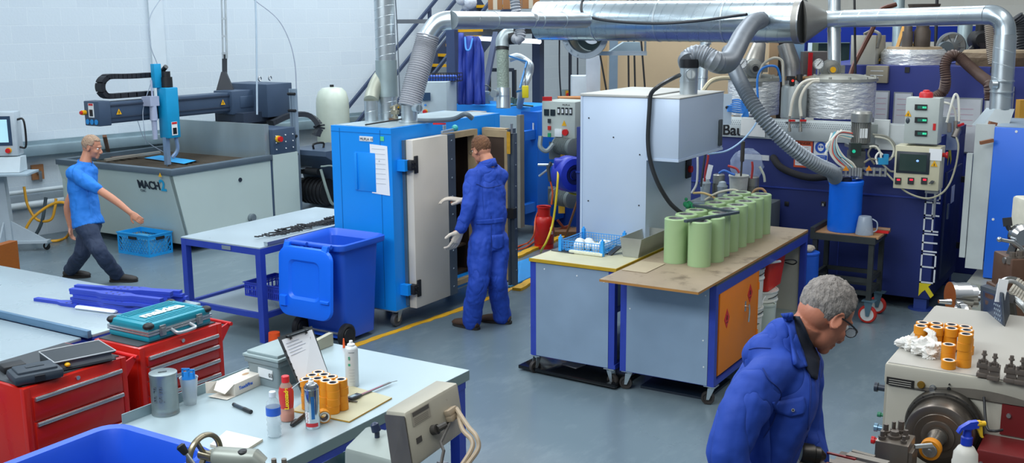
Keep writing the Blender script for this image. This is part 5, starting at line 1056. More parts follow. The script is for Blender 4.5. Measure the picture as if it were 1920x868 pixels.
def msh(p0,p1,nx,nz,z0,z1):
 p0,p1=V(p0),V(p1)
 for i in range(nx+1):q=p0.lerp(p1,i/nx);b.bar((q.x,q.y,z0),(q.x,q.y,z1),.0035)
 for j in range(nz+1):z=z0+(z1-z0)*j/nz;b.bar((p0.x,p0.y,z),(p1.x,p1.y,z),.005 if j in(0,nz)else .003)
z0=.965;cs=[(cx_-w2,cy_-d2),(cx_+w2,cy_-d2),(cx_+w2,cy_+d2),(cx_-w2,cy_+d2)]
for i in range(4):a,c=cs[i],cs[(i+1)%4];msh((*a,0),(*c,0),16,4,z0,z0+h2)
for(x,y)in cs:b.box(x-.013,x+.013,y-.013,y+.013,.957,z0+h2+.03);b.cyl((x,y,z0+h2+.03),(x,y,z0+h2+.045),.008,seg=8)
for i in range(9):x=cx_-w2+2*w2*i/8;b.bar((x,cy_-d2,z0),(x,cy_+d2,z0),.005)
for i in range(9):y=cy_-d2+2*d2*i/8;b.bar((cx_-w2,y,z0),(cx_+w2,y,z0),.005)
b.out('mesh',MB_,T)
b=B();rnd=random.Random(4)
for k in range(14):b.sph((cx_+rnd.uniform(-.12,.12),cy_+rnd.uniform(-.12,.1),.985+rnd.uniform(0,.02)),rnd.uniform(.03,.05),seg=8,rings=6)
b.cyl((cx_+.05,cy_-d2+.01,1.01),(cx_+.05,cy_-d2-.0,1.01),.035)if 0 else None
tag(b.out('foam_scraps',M('#d3d8d8',.8,0,.05,10,.6,30)),'white foam scraps inside the blue mesh crate','foam',None,'stuff')
b=B();q=at(1140,478,.957);ex=V((.45,.89,0)).normalized();ey=V((ex.y,-ex.x,0))
P_=[(0,.0),(.10,.055),(.2,.055),(.2,.05),(.105,.05),(.02,0)]
b.prism([q+ex*u+ZA*v-ey*.03 for u,v in P_],ey*.06);tag(b.out('folded_bracket',M('#3a3d40',.35,.7)),'dark folded steel bracket between the mesh crate and the metal trough','bracket')
T=thing('metal_trough','long open folded sheet-metal trough on the yellow-edged bench','trough',tuple(at(1190,480,.957)))
p0=at(1182,482,.957);yl=.50;x_=p0.x+.0
b=B();hh=.15;wa,wb,t=.062,.09,.004
for sx_ in(-1,1):b.hexa([(x_+sx_*wa,p0.y,.957),(x_+sx_*(wa+t),p0.y,.957),(x_+sx_*(wa+t),p0.y+yl,.957),(x_+sx_*wa,p0.y+yl,.957),(x_+sx_*wb,p0.y,.957+hh),(x_+sx_*(wb+t),p0.y,.957+hh),(x_+sx_*(wb+t),p0.y+yl,.957+hh),(x_+sx_*wb,p0.y+yl,.957+hh)])
b.box(x_-wa,x_+wa,p0.y,p0.y+yl,.957,.961)
for y in(p0.y,p0.y+yl-t):b.hexa([(x_-wa,y,.957),(x_+wa,y,.957),(x_+wa,y+t,.957),(x_-wa,y+t,.957),(x_-wb,y,.957+hh),(x_+wb,y,.957+hh),(x_+wb,y+t,.957+hh),(x_-wb,y+t,.957+hh)])
b.out('trough',M('#a9aca6',.4,.6,.1,8,dirt='#7a5238',dscale=7,damt=.32),T)
b=B();b.ob((-3.50,8.25,.966),(.06,.3,.02),XA,YA);tag(b.out('tool_bits',M('#49636f',.5,.4)),'dark blue-grey tool lying on the bench behind the metal trough','tool')
GRN=M('#9cb888',.45,0,.03,2)
mesh_src=None
def gcyl(c,label,copy=None):
 global mesh_src
 if mesh_src:return clone(mesh_src,c,random.uniform(0,6),label,'pale green cylinders on the plywood board')
 T=thing('moulded_cylinder',label,'cylinder',tuple(c),group='pale green cylinders on the plywood board');r,h=.088,.345
 b=B();b.lathe([(r*.55,.0),(r,.0),(r,.01),(r,h-.006),(r-.006,h),(r*.68,h),(r*.68,h-.004),(r*.55,h-.004)],c,seg=36);b.out('casting',GRN,T)
 b=B();b.lathe([(r*.55,h-.003),(r*.66,h-.003),(r*.66,h-.001),(r*.57,h-.001),(r*.54,h-.02),(r*.54,.002)],c,seg=36);b.out('metal_core',M('#b7b6b8',.3,.8),T);mesh_src=T;return T
F1=at(1311,490,.956);F0=at(1271,485,.956);G1=at(1440-9,424,.956)
nr=8;pr0=V((-2.965,7.50,.9555));
names=['nearest','second','third','fourth','fifth','sixth','seventh','farthest']
st_=.207
for i in range(nr):gcyl(pr0+V((.0-i*.002+(.03 if i==1 else 0)-(.0),i*st_,0)),f'pale green moulded cylinder, {names[i]} in the right-hand row on the plywood')
pl0=V((-3.17,7.52,.9555))
for i in range(nr):gcyl(pl0+V((.0,i*st_,0)),f'pale green moulded cylinder, {names[i]} in the left-hand row on the plywood')
zc=.9555+.345
b=B();a,c,e_=V((-3.06,7.46,zc+.01)),V((-2.93,8.25,zc+.01)),V((-3.3,8.2,zc+.01))
b.bar(at(1285,415,zc+.01),at(1384,398,zc+.01),.03,.018);b.bar(at(1384,398,zc+.01),at(1300,385,zc+.01),.025,.018);tag(b.out('angle_iron',M('#4d5962',.4,.5)),'grey V-shaped steel bar resting across the tops of the green cylinders','bar')
CNAVY=M('#1c2c6e',.58,0,.08,2,.01,8);CPURP=M('#232a86',.45,0,.06,1.5);FOIL=M('#dfe2e3',.28,.4,.10,9,.9,11,stretch=(1,1,3));CREAM=M('#c9c9bb',.5,.1,.06)
CX,CY=-1.82,10.6
T=thing('casting_machine','large navy-blue casting machine with vertical white lettering','machine',(-3.8,11.2,0))
b=B();b.box(-5.7,CX,CY,12.0,.12,1.62,.01);b.out('casing',CNAVY,T)
b=B();b.box(-5.7,CX+.01,CY-.012,CY,1.1,1.115);
for x in(-4.4,-3.55,-2.72):b.box(x,x+.008,CY-.004,CY,.2,1.1)
b.out('panel_seam',M('#2c3f92',.4),T)
for(x,y)in((CX-.09,CY+.09),(-5.5,CY+.1),(CX-.09,11.9)):
 b=B();b.box(x-.06,x+.06,y-.06,y+.06,.01,.13);b.cyl((x,y,0),(x,y,.012),.12,seg=20);b.out('foot',M('#27408c',.5),T)
b=B();b.box(-5.6,-2.06,CY-.03,CY+.1,1.60,1.80,.003);b.out('fascia',M('#b7bfc0',.4,.3,.08,3),T)
b=B();
for r_ in range(3):
 for k in range(90):b.ob((-4.0+k*.021+(.01 if r_%2 else 0),CY-.031,1.775-.02*r_),(.007,.002,.007))
b.out('perforation',M('#5a6468'),T)
text('Bau','lettering',onY(1354,252,CY-.034),XA,ZA,.155,BLACK,T,.001,bold=.003)
b=B();b.box(CX,CX+.03,10.95,11.75,.25,1.32,.005);d=b.out('door',M('#26345f',.4),T)
b=B();b.box(CX+.03,CX+.045,11.02,11.07,.85,1.0);b.out('latch',M('#7b8796',.4,.3),d);bx('paper_label',WHITE,d,CX+.03,CX+.034,11.2,11.36,.98,1.15)
for z in(.45,1.15):bx('hinge',DARK,d,CX+.02,CX+.06,11.75,11.8,z-.03,z+.03)
bx('side_plinth',CNAVY,T,-2.05,CX+.0,CY,12.0,1.6,1.70)
ST={'C':[((1,0),(0,0)),((0,0),(0,1)),((0,1),(1,1))],'O':[((0,0),(1,0)),((1,0),(1,1)),((1,1),(0,1)),((0,1),(0,0))],'M':[((0,0),(0,1)),((0,1),(1,1)),((1,1),(1,0)),((.5,1),(.5,0))],'P':[((0,0),(0,1)),((0,1),(1,1)),((1,1),(1,.4)),((1,.4),(0,.4))],'A':[((0,0),(0,1)),((0,1),(1,1)),((1,1),(1,0)),((0,.45),(1,.45))],'T':[((0,1),(1,1)),((.5,1),(.5,0))]}
o0=onY(1751,531,CY);yb=CY-.006;zc0=o0.z;lw=[.125,.125,.17,.125,.125,.125,.125];zz=zc0;wt=.125
b=B();xR=onY(1751,531,CY).x
for ch,w_ in zip('COMPACT',lw):
 for(a,c)in ST[ch]:
  p=V((xR-a[1]*wt,yb,zz+a[0]*w_));q=V((xR-c[1]*wt,yb,zz+c[0]*w_));dd=(q-p).normalized()*.007
  b.bar(p-dd,q+dd,.005,.015,up=(0,1,0))if 0 else b.ob((p+q)/2,((q-p).length+.015,.004,.015),q-p,YA)
 zz+=w_+.028
b.out('lettering',M('#d5dbe2'),T)
def arrow(b,o,ex,ey,s):
 o=V(o);P_=[(-.5,.5),(.3,.5),(.1,.3),(.5,-.25),(.3,-.5),(-.1,.05),(-.3,-.15),(-.5,-.45)]
 b.prism([o+ex*u*s+ey*v*s for u,v in P_],ex.cross(ey).normalized()*.003)
AM=M('#d9c81e',.5);b=B();arrow(b,onY(1737,545,CY-.004),XA,ZA,.14);b.out('arrow_mark',AM,T);b=B();arrow(b,onX(1781,291,CX+.004),YA,ZA,.2);b.out('arrow_mark',AM,T)
b=B();
for(px_,py_,w_,h_)in((1419,295,.26,.055),):c=onY(px_,py_,CY-.003);b.ob(c,(w_,.004,h_))
b.out('label_strip',WHITE,T)
b=B();
for(px_,py_)in((1475,382),(1544,382)):c=onY(px_,py_,CY-.006);b.ob(c,(.045,.012,.045),bev=.003)
b.out('latch',DARK,T)
for py_,s in((379,'B'),):c=onY(1541,386,CY-.013);text('B','lettering',c,XA,ZA,.035,WHITE,T)
c=onY(1506,289,CY-.005);T2=thing('safety_notice','white notice with an orange-red border and heading on the navy machine','sign',tuple(c))
b=B();b.ob(c,(.185,.004,.27));b.out('board',M('#d9552e'),T2);b=B();b.ob(c-YA*.003-ZA*.015,(.155,.003,.2));b.out('sheet',PAPER,T2)
b=B();
for k in range(9):b.ob(c-YA*.005+ZA*(.07-.02*k)-XA*.01,(.12,.001,.004))
b.out('print',M('#bb8577'),T2);text('DANGER','lettering',c+V((-.07,-.004,.098)),XA,ZA,.035,M('#2a1411'),T2)
c=onY(1539,282,CY-.005);T2=thing('eye_protection_sign','white sign with a blue disc showing a head in goggles','sign',tuple(c))
b=B();b.ob(c,(.14,.004,.2));b.out('board',WHITE,T2);BL=M('#1c4fb4',.5)
b=B();b.cyl(c+V((0,-.002,.03)),c+V((0,-.004,.03)),.058,seg=28);b.ob(c+V((0,-.003,-.07)),(.13,.002,.045));b.out('disc',BL,T2)
b=B();q=c+V((0,-.005,.03));b.sph(q,(.03,.001,.038));b.mi=1;b.sph(q+V((-.014,-.002,.006)),(.013,.001,.009));b.sph(q+V((.014,-.002,.006)),(.013,.001,.009));b.ob(q+V((0,-.002,.02)),(.05,.001,.004));b.out('pictogram',[WHITE,BL],T2)
text('Eye protection','lettering',c+V((-.055,-.005,-.066)),XA,ZA,.0175,WHITE,T2,.0005);text('must be worn','lettering',c+V((-.05,-.005,-.086)),XA,ZA,.0175,WHITE,T2,.0005)
c=onY(1412,239,CY-.05);b=B();b.ob(c,(.26,.004,.18),(1,0,-.03),(0,1,0));tag(b.out('hanging_sheet',M('#d7d9d6',.7)),'blank creased white sheet hanging over the fascia beside the black lettering','paper')
T=thing('mixing_machine','tall navy mixing machine body behind with lagged vessels on top','machine',(-1.5,13.2,0))
YB=12.45
a=onY(1530,122,YB);c=onY(1960,122,YB);ZB=onY(1700,123,YB).z
b=B();b.box(a.x,2.2,YB,14.2,0,ZB,.01);b.out('casing',M('#1b2b78',.6,0,.06,1.5,.01,8),T)
for(px_,py_,w_,h_)in((1652,205,.17,.42),(1692,205,.2,.38),(1800,235,.42,.6),(1872,206,.28,.5)):
 q=onY(px_,py_,YB-.01);b=B();b.ob(q,(w_,.015,h_));b.mi=1;b.ob(q-YA*.009,(w_-.03,.004,h_-.03));b.mi=2
 for k in range(4):b.ob(q-YA*.012+ZA*(h_*.3-.06*k),(w_*.6,.001,.006))
 o=b.out('wipe_board',[M('#9aa0a0',.4,.5),M('#d3d7d8',.3),M('#c9a0ac')],T)
for px_ in(1701,1862):q=onY(px_,131,YB-.005);b=B();b.ob(q,(.05,.01,.06));b.out('latch',DARK,T)
FO2=M('#8b8274',.5,.5,.2,10,.8,14)
for(px_,r_,h_,mt)in((1712,.36,.13,FOIL),(1865,.40,.10,M('#6a5842',.6,.2,.3,12,.7,14))):
 q=onY(px_,118,YB+.45);b=B();b.lathe([(0,0),(r_,0),(r_,h_),(r_*.94,h_+.03),(r_*.9,h_+.05),(0,h_+.05)],(q.x,YB+.46,ZB-.01),seg=36);b.out('vessel',mt,T)
 b=B();b.lathe([(0,h_+.05),(r_*.85,h_+.05),(r_*.8,h_+.075),(0,h_+.09)],(q.x,YB+.46,ZB-.01),seg=30);b.out('vessel_lid',M('#a8957a',.7,.1,.25,12),T)
ztop=ZB+.15
def atop(px_,dy=.4):d_=onY(px_,100,YB+dy);return V((d_.x,YB+dy,ztop))
p=atop(1727,.35)
b=B();b.lathe([(.04,0),(.09,.02),(.09,.22),(.07,.25),(.07,.30),(.17,.50),(.175,.52),(.165,.52),(.06,.3)],p,seg=24);b.out('hopper',M('#5b5148',.5,.4,.2,14),T)
p=atop(1700,.3);b=B();b.cyl(p,p+ZA*.22,.06);b.cyl(p+ZA*.22,p+ZA*.3,.045);b.out('filler',M('#77706a',.5,.5),T)
b=B();b.bar(atop(1680,.2),dep(1694,52,12.6),.035);b.bar(dep(1709,90,12.8),dep(1696,60,12.9),.05);b.out('yellow_strut',M('#c48a1c',.5,0,.15,10),T)
p=dep(1783,88,12.3);ax=FR
b=B();b.lathe([(0,-.06),(.13,-.06),(.165,-.03),(.17,.02),(.15,.04),(.1,.03),(.06,.05),(0,.05)],p,ax,32)
for k in range(10):a_=2*PI*k/10;u=RH*math.cos(a_)+ZA*math.sin(a_);b.bar(p+ax*.045+u*.05,p+ax*.045+u*.14,.01)
b.out('blower',M('#8d9294',.4,.6),T)
b=B();b.cyl(p-RH*.09+ax*.03-ZA*.02,p-RH*.09+ax*.1-ZA*.02,.085,seg=24);b.cyl(p-RH*.09+ax*.1-ZA*.02,p-RH*.09+ax*.105-ZA*.02,.015);b.out('blower_cap',M('#6f7d86',.4,.3),T)
p=dep(1836,75,12.4);b=B();b.lathe([(0,-.1),(.1,-.1),(.11,-.08),(.11,.06),(.08,.09),(0,.09)],p,FR,26);b.cyl(p+ZA*.05,p+ZA*.22,.05);b.cyl(p-ZA*.05-RH*.02,dep(1805,108,12.4),.04);b.out('black_motor',M('#1c1d20',.45),T)
p=dep(1846,90,12.35);b=B();b.lathe([(.09,.06),(.06,0),(.045,-.06),(.07,-.1)],p,ZA,20);b.cyl(p-ZA*.1,p-ZA*.2,.05);b.out('vent_cone',M('#4b4642',.5,.5),T)
b=B();rnd=random.Random(9)
for k in range(16):q=dep(rnd.uniform(1640,1700),rnd.uniform(96,110),12.6);b.ob(q,(rnd.uniform(.05,.14),.08,rnd.uniform(.03,.07)),(1,rnd.uniform(-.6,.6),0))
for k in range(8):q=dep(rnd.uniform(1860,1920),rnd.uniform(86,106),12.6);b.ob(q,(rnd.uniform(.05,.14),.08,rnd.uniform(.03,.07)),(1,rnd.uniform(-.6,.6),0))
b.out('clamps',M('#6f5d47',.6,.3,.3,14),T)
b=B();q0=dep(1594,124,12.2);b.hexa([dep(1594,124,12.2),dep(1640,128,12.1),dep(1660,126,12.6),dep(1610,122,12.7),dep(1596,66,12.2),dep(1643,66,12.1),dep(1661,66,12.6),dep(1615,66,12.7)],.005);b.out('switch_cabinet',M('#b1b0a2',.45,.1),T)
c=dep(1647,139,12.0);b=B();b.ob(c,(.24,.16,.19),XA,YA,.008);b.mi=1
for k in(0,1):b.ob(c+V((0,-.082,.04-.05*k)),(.14,.002,.008))
b.out('junction_box',[M('#9a927c',.5),WHITE],T)
b=B();b.tube([dep(1600,155,12.2),dep(1625,130,12.2),dep(1650,112,12.3),dep(1665,100,12.4)],.014);b.tube([dep(1605,160,12.2),dep(1622,145,12.15),dep(1632,140,12.1)],.012);b.out('yellow_tube',M('#b59a4a',.5),T)
b=B();b.tube([dep(1590,160,11.8),dep(1600,125,11.9),dep(1620,85,12.0),dep(1638,50,12.0),dep(1650,20,12),dep(1680,8,12.0)],.028);b.out('rust_pipe',M('#5e3527',.5,.2,.2),T)
b=B();b.cyl(dep(1602,-5,11.6),dep(1604,152,11.6),.013,seg=6);b.out('hanging_cable',DARK,T)
b=B();b.tube([dep(1620,64,12.2),dep(1636,58,12.2),dep(1650,66,12.1),dep(1645,90,12.1)],.018);b.out('cable_loop',M('#77756b'),T)
for(x0,lb)in((1686,'pale vertical pipe behind the yellow strut at the top right'),(1757,'thin dark rod hanging at the top right')):
 b=B();b.cyl(dep(x0,-5,13.4),dep(x0-3,92,13.4),.07 if x0==1686 else .02,seg=16);tag(b.out('vertical_pipe',GALVD if x0==1686 else DARK),lb,'pipe')
b=B();b.cyl(dep(1810,45,13.6),dep(1806,98,13.6),.09,seg=16);tag(b.out('vertical_pipe',GALVD),'wide pale vertical pipe behind the black round motor','pipe')
HB=M('#5f4a41',.5,.1,.15,10)
b=B();b.flex([dep(1748,184,11.3),dep(1768,172,11.3),dep(1773,150,11.2),dep(1772,122,11.2),dep(1782,104,11.2),dep(1797,106,11.2),dep(1815,122,11.1),dep(1838,142,10.9),dep(1853,155,10.6),dep(1856,175,10.6),dep(1856,188,10.6)],.052,.022,.1,16);tag(b.out('suction_hose',HB),'brown ribbed suction hose arching over the navy machine to the down pipe','hose')
b=B();b.flex([dep(1854,44,11.0),dep(1856,70,11.0),dep(1859,100,11.0),dep(1862,120,11.0)],.045,.02,.08,16);tag(b.out('suction_hose',M('#968a7c',.5)),'pale tan ribbed hose hanging beside the galvanised down pipe','hose')
b=B();b.flex([dep(1905,30,12),dep(1915,45,12),dep(1914,70,12),dep(1918,98,12)],.07,.03,.1,14);tag(b.out('suction_hose',M('#33363a',.5)),'dark ribbed hose at the right edge behind the down pipe','hose')
T=thing('blue_steel_frame','royal-blue steel portal frame behind the tanks and mixing machine','steel frame',(dep(1506,130,14).x,dep(1506,130,14).y,0))
b=B();D=14.2;FB2=M('#1c3cae',.45)
b.bar(dep(1495,66,D),dep(1940,62,D),.1,.2);
for x in(1505,1605,1800):q=dep(x,66,D);b.box(q.x-.06,q.x+.06,q.y-.06,q.y+.06,0,q.z)
b.out('frame',FB2,T)
b=B();q=dep(1533,90,15.2);b.ob(q,(.36,.05,.42),RH,FR);tag(b.out('window_panel',M('#cfe3ef',.3,emit=.35)),'pale glazed panel seen through the blue steel frame','window panel')
b=B();q=dep(1575,115,14.6);b.ob(q-ZA*.25,(.7,.3,1.0),RH,FR);tag(b.out('green_machine',M('#41584a',.6)),'dark green machine body behind the galvanised flue at the right','machine')
b=B();b.ob(dep(1525,122,13.9),(.35,.3,.35),RH,FR);b.mi=1;b.ob(dep(1519,121,13.7),(.05,.03,.3),RH,FR);tag(b.out('red_marked_box',[M('#6c6660',.6),REDP]),'grey box with a red vertical stripe behind the pressure gauge','box')
b=B();b.sweep([V((*dep(1395,200,13.2).xy,0)),dep(1397,200,13.2),dep(1400,170,13.2),dep(1413,120,13.2),dep(1424,82,13.3)],[(.14,.14),(.14,.14),(.14,.14),(.13,.13),(.08,.08)],20);tag(b.out('silver_chute',M('#a5a29b',.35,.8,.2,6)),'tapering silver chute behind the left lagged tank','chute')
b=B();b.sweep([V((*dep(1485,160,13.4).xy,0)),dep(1485,160,13.4),dep(1483,120,13.4),dep(1472,82,13.4)],[.12,.12,.12,.1],20);tag(b.out('silver_chute',M('#8f8f8c',.35,.8,.2,6)),'dull silver pipe behind the small grey tank','chute')
b=B();q=dep(1449,125,13.8);b.ob((q.x,q.y,1.4),(.12,.05,2.8),RH,FR);tag(b.out('timber_stud',M('#c0a07a',.7)),'bare timber stud behind the lagged tanks','timber')
b=B();q=dep(1458,130,14);b.ob((q.x,q.y,1.4),(.16,.05,2.8),RH,FR);tag(b.out('dark_partition',M('#2a2623',.8)),'dark narrow partition beside the timber stud','partition')
b=B();q=dep(1496,110,13.9);b.ob((q.x,q.y,1.4),(.14,.06,2.8),RH,FR);tag(b.out('steel_upright',M('#8fb3cf',.4,.2)),'pale blue steel upright left of the blue frame','post')
def lagged(label,px_,r,y_,z0,z1):
 c=onY(px_,200,y_);T=thing('lagged_tank',label,'tank',(c.x,y_,z0));c=V((c.x,y_,z0));h=z1-z0
 b=B();b.lathe([(0,0),(r,0),(r*1.01,h*.3),(r*.995,h*.5),(r*1.01,h*.8),(r,h),(0,h)],c,seg=40);b.out('foil_jacket',FOIL,T)
 b=B();b.lathe([(r*.9,h),(r*1.05,h),(r*1.05,h+.03),(r*.95,h+.035),(r*.6,h+.06),(0,h+.07)],c,seg=40);
 for k in range(12):a=2*PI*k/12;b.cyl(c+V((r*math.cos(a),r*math.sin(a),h+.03)),c+V((r*math.cos(a),r*math.sin(a),h+.05)),.015,seg=6)
 b.out('lid',M('#a9aaa2',.5,.5,.15,10),T);return T,c,h
zl=1.802
TA,cA,hA=lagged('foil-lagged tank standing behind the diagonal ribbed hose',1412,.27,11.1,zl-.0,2.16)
TB,cB,hB=lagged('larger foil-lagged tank to the left of the navy junction, behind the mixing motor',1572,.36,11.2,zl-.0,2.17)
c=onY(1488,200,10.86);T=thing('expansion_tank','small plain grey cylinder tank between the two foil-lagged tanks','tank',(c.x,10.86,zl));b=B();b.lathe([(0,0),(.13,0),(.13,.30),(.12,.325),(.05,.345),(.02,.38),(0,.38)],(c.x,10.86,zl),seg=28);b.out('shell',M('#a3a9a8',.4,.6,.08),T)
def gauge(T,px_,py_,D,r=.055):
 c=dep(px_,py_,D);b=B();b.lathe([(0,-.03),(r*.95,-.03),(r,0),(r,.012),(r*.88,.014),(r*.88,.006)],c,FR,24);b.cyl(c-ZA*r,c-ZA*(r+.12),.012);g=b.out('pressure_gauge',STEEL,T)
 b=B();b.cyl(c+FR*.006,c+FR*.009,r*.87,seg=24);b.mi=1;b.bar(c+FR*.011-RH*r*.3-ZA*r*.3,c+FR*.011+RH*r*.4+ZA*r*.5,.005)
 for k in range(9):a=-2.3+4.6*k/8;u=RH*math.sin(a)+ZA*math.cos(a);b.bar(c+FR*.0105+u*r*.68,c+FR*.0105+u*r*.8,.003)
 b.out('dial',[WHITE,BLACK],g)
gauge(TA,1391,119,10.9);gauge(TB,1535,120,10.9)
def pumphead(T,px_,py_,D,col='#8a8c88'):
 c=dep(px_,py_,D);b=B();b.lathe([(0,-.08),(.08,-.08),(.1,-.05),(.1,.03),(.09,.05),(.05,.06),(.05,.09),(0,.09)],c,FR,20);b.ob(c+RH*.09,(.1,.08,.08),RH,FR);b.cyl(c-ZA*.08,c-ZA*.2,.04);b.ob(c-ZA*.16,(.16,.1,.05),RH,FR);b.out('agitator',M(col,.4,.5,.2,12),T)
 b=B();b.cyl(c+FR*.09,c+FR*.1,.03);b.out('cap',DARK if px_<1500 else YEL,T)
pumphead(TA,1413,128,11.1);pumphead(TB,1557,130,11.1)
b=B();b.cyl(dep(1564,-8,11.35),dep(1564,157,11.35),.068,seg=24);b.cyl(dep(1564,60,11.35),dep(1564,56,11.35),.072,seg=24);tag(b.out('flue_pipe',GALV),'straight galvanised flue rising from the larger lagged tank','pipe')
b=B();b.cyl(dep(1473,147,10.95),dep(1538,147,10.95),.022);b.mi=1;b.cyl(dep(1480,143,10.9),dep(1480,150,10.9),.03);b.cyl(dep(1499,140,10.9),dep(1499,152,10.9),.03);b.out;tag(b.out('brass_pipe',[M('#8b6a44',.5,.3),DARK]),'horizontal brass-brown pipe with dark valves above the small grey tank','pipe')
b=B();c=dep(1485,151,10.8);b.ob(c,(.05,.05,.09),RH,FR);b.mi=1;b.cyl(c+FR*.025,c+FR*.035,.012);tag(b.out('limit_switch',[DARK,M('#e03025',.4,emit=1)]),'small black switch with a glowing red dot over the small grey tank','switch')
b=B();b.tube([dep(1421,185,10.7),dep(1420,150,10.7),dep(1426,132,10.7),dep(1440,124,10.7),dep(1456,126,10.7),dep(1463,145,10.75),dep(1464,152,10.8)],.012);tag(b.out('blue_hose',M('#2a7fd8')),'bright blue hose arched over the left lagged tank','hose')
b=B();b.tube([dep(1424,145,10.75),dep(1430,122,10.75),dep(1450,109,10.75),dep(1466,114,10.75),dep(1468,135,10.75),dep(1469,160,10.75)],.013);tag(b.out('bent_tube',M('#b9b5a5')),'cream bent tube arching beside the blue hose over the lagged tank','tube')
for k,(lb,pts)in enumerate((('white hose curving from the tank lid down to the left red-handled valve',[(1536,149),(1515,151),(1500,160),(1487,185),(1481,218)]),('white hose curving from the tank lid down to the right red-handled valve',[(1536,152),(1522,154),(1508,168),(1500,190),(1502,218)]))):
 b=B();b.tube([dep(x,y,10.62)for x,y in pts],.016);tag(b.out('white_hose',M('#d6d2c4',.4)),lb,'hose')
b=B();b.tube([dep(1311,182,10.4),dep(1330,155,10.4),dep(1350,147,10.5),dep(1372,146,10.6)],.022);tag(b.out('cream_hose',M('#cfc4a4',.5)),'cream hose running behind the extraction cabinet top to the lagged tank','hose')
T=thing('valve_pair','two small valves with red handles on a bracket in front of the grey tank','valves',tuple(dep(1491,235,10.55)))
b=B();b.bar(onY(1492,230,CY-.03),dep(1492,230,10.55),.02);b.ob(dep(1492,230,10.55),(.2,.03,.02),RH,FR);b.out('bracket',STEEL,T)
for px_ in(1480,1501):
 b=B();b.cyl(dep(px_,218,10.5),dep(px_,243,10.5),.012);b.cyl(dep(px_,240,10.5),dep(px_,247,10.5),.018);v_=b.out('valve',M('#8d8a84',.4,.6),T);b=B();b.ob(dep(px_+5,226,10.45),(.06,.02,.018),RH,FR);b.out('valve_handle',REDP,v_)
b=B()
for k in range(7):b.tube([dep(1364,190+3*k,10.45-.02*k),dep(1385,187+4*k,10.4),dep(1400-k,200+2*k,10.4),dep(1403-k*2,219,10.42)],.008,6)
tag(b.out('hose_coil',M('#3a86d8',.4)),'bundle of light blue air hoses looping out beside the extraction cabinet','hose coil')
b=B();b.tube([dep(1424,218,10.4),dep(1412,240,10.4),dep(1390,265,10.3),dep(1362,283,10.1),dep(1328,289,9.7)],.009,6);tag(b.out('blue_hose',M('#a3c8ec')),'thin pale blue hose sagging from the fascia to the extraction cabinet','hose')
b=B();c=dep(1362,205,10.42);b.ob(c,(.1,.02,.3),RH,FR);b.mi=1;b.cyl(c+FR*.01+ZA*.02,c+FR*.05+ZA*.02,.015);tag(b.out('regulator_plate',[M('#b7c6d3',.4),DARK]),'narrow pale blue plate with a tap beside the extraction cabinet','plate')
b=B();b.tube([onY(1451,297,CY+.02),onY(1451,297,CY-.05),onY(1462,312,CY-.10),onY(1485,324,CY-.10),onY(1520,333,CY-.12),onY(1560,330,CY-.15)],.036,14);tag(b.out('insulated_pipe',M('#26262a',.8)),'black foam-insulated pipe curving along the navy machine front','pipe')
T=thing('pump_plinth','grey sheet-metal plinth behind the green cylinders carrying pumps and pots','plinth',(-3.5,10.2,0))
PX=[onY(x,380,10.1).x for x in(1300,1440)]
zp=1.0
b=B();b.box(PX[0],PX[1],10.0,10.5,0,zp,.01);b.out('plinth',M('#6d7678',.5,.2),T)
b=B();b.box(PX[0]+.05,PX[0]+.32,9.96,10.0,.7,.99);b.out('cover',GALVD,T)
MOT=M('#a7a8a4',.35,.7,.1)
for px_,r_,h_,lb in((1347,.058,.26,'ribbed silver pump motor at the left of the plinth'),(1411,.058,.26,'ribbed silver pump motor at the right end of the plinth')):
 c=onY(px_,360,10.2);c.z=zp;T=thing('pump_motor',lb,'motor',tuple(c));b=B();b.lathe([(0,0),(r_*.9,0),(r_*.9,h_*.65),(r_*1.05,h_*.65),(r_*1.05,h_*.97),(r_*.9,h_),(0,h_)],c,seg=24)
 for k in range(20):a=2*PI*k/20;b.ob(c+V((r_*.95*math.cos(a),r_*.95*math.sin(a),h_*.36)),(.014,.004,h_*.55),(math.cos(a),math.sin(a),0),(-math.sin(a),math.cos(a),0))
 b.out('housing',MOT,T)
for px_,r_,h_,cl,lb in((1322,.052,.17,'#a9b7bf','pale blue lidded pot at the left on the plinth'),(1354,.05,.15,'#a4b0b7','second pale blue pot beside the left pump motor'),(1384,.095,.27,'#c6c9c3','large whitish plastic bucket on the plinth with a stirring rod')):
 c=onY(px_,365,10.08);c.z=zp;T=thing('resin_pot',lb,'pot',tuple(c));b=B();b.lathe([(0,0),(r_*.8,0),(r_,h_),(r_*1.06,h_),(r_*1.06,h_+.012),(r_*.9,h_+.012)]+([(r_*.7,h_+.05),(.01,h_+.06),(0,h_+.06)]if r_<.09 else[(r_*.85,h_-.03),(0,h_-.04)]),c,seg=24);b.out('pot',M(cl,.6,0,.1,10,.5,14),T)
c=onY(1390,330,10.1);b=B();b.cyl((c.x,10.08,zp+.2),(c.x+.01,10.08,zp+.5),.01);b.cyl((c.x+.01,10.08,zp+.42),(c.x+.012,10.08,zp+.62),.02);tag(b.out('stirring_rod',M('#4c4a46',.5,.3)),'dark stirring rod standing in the whitish bucket','rod')
b=B();c=onY(1400,325,10.3);c.z=1.36;rnd=random.Random(5);b.sph(c,(.17,.08,.16),seg=20,rings=12)
for v in b.bm.verts:v.co+=V((rnd.uniform(-.015,.015),rnd.uniform(-.01,.01),rnd.uniform(-.015,.015)))
tag(b.out('clear_bag',M('#bccbe6',.1,0,.1,6,alpha=.35)),'clear plastic bag hanging behind the whitish bucket','bag')
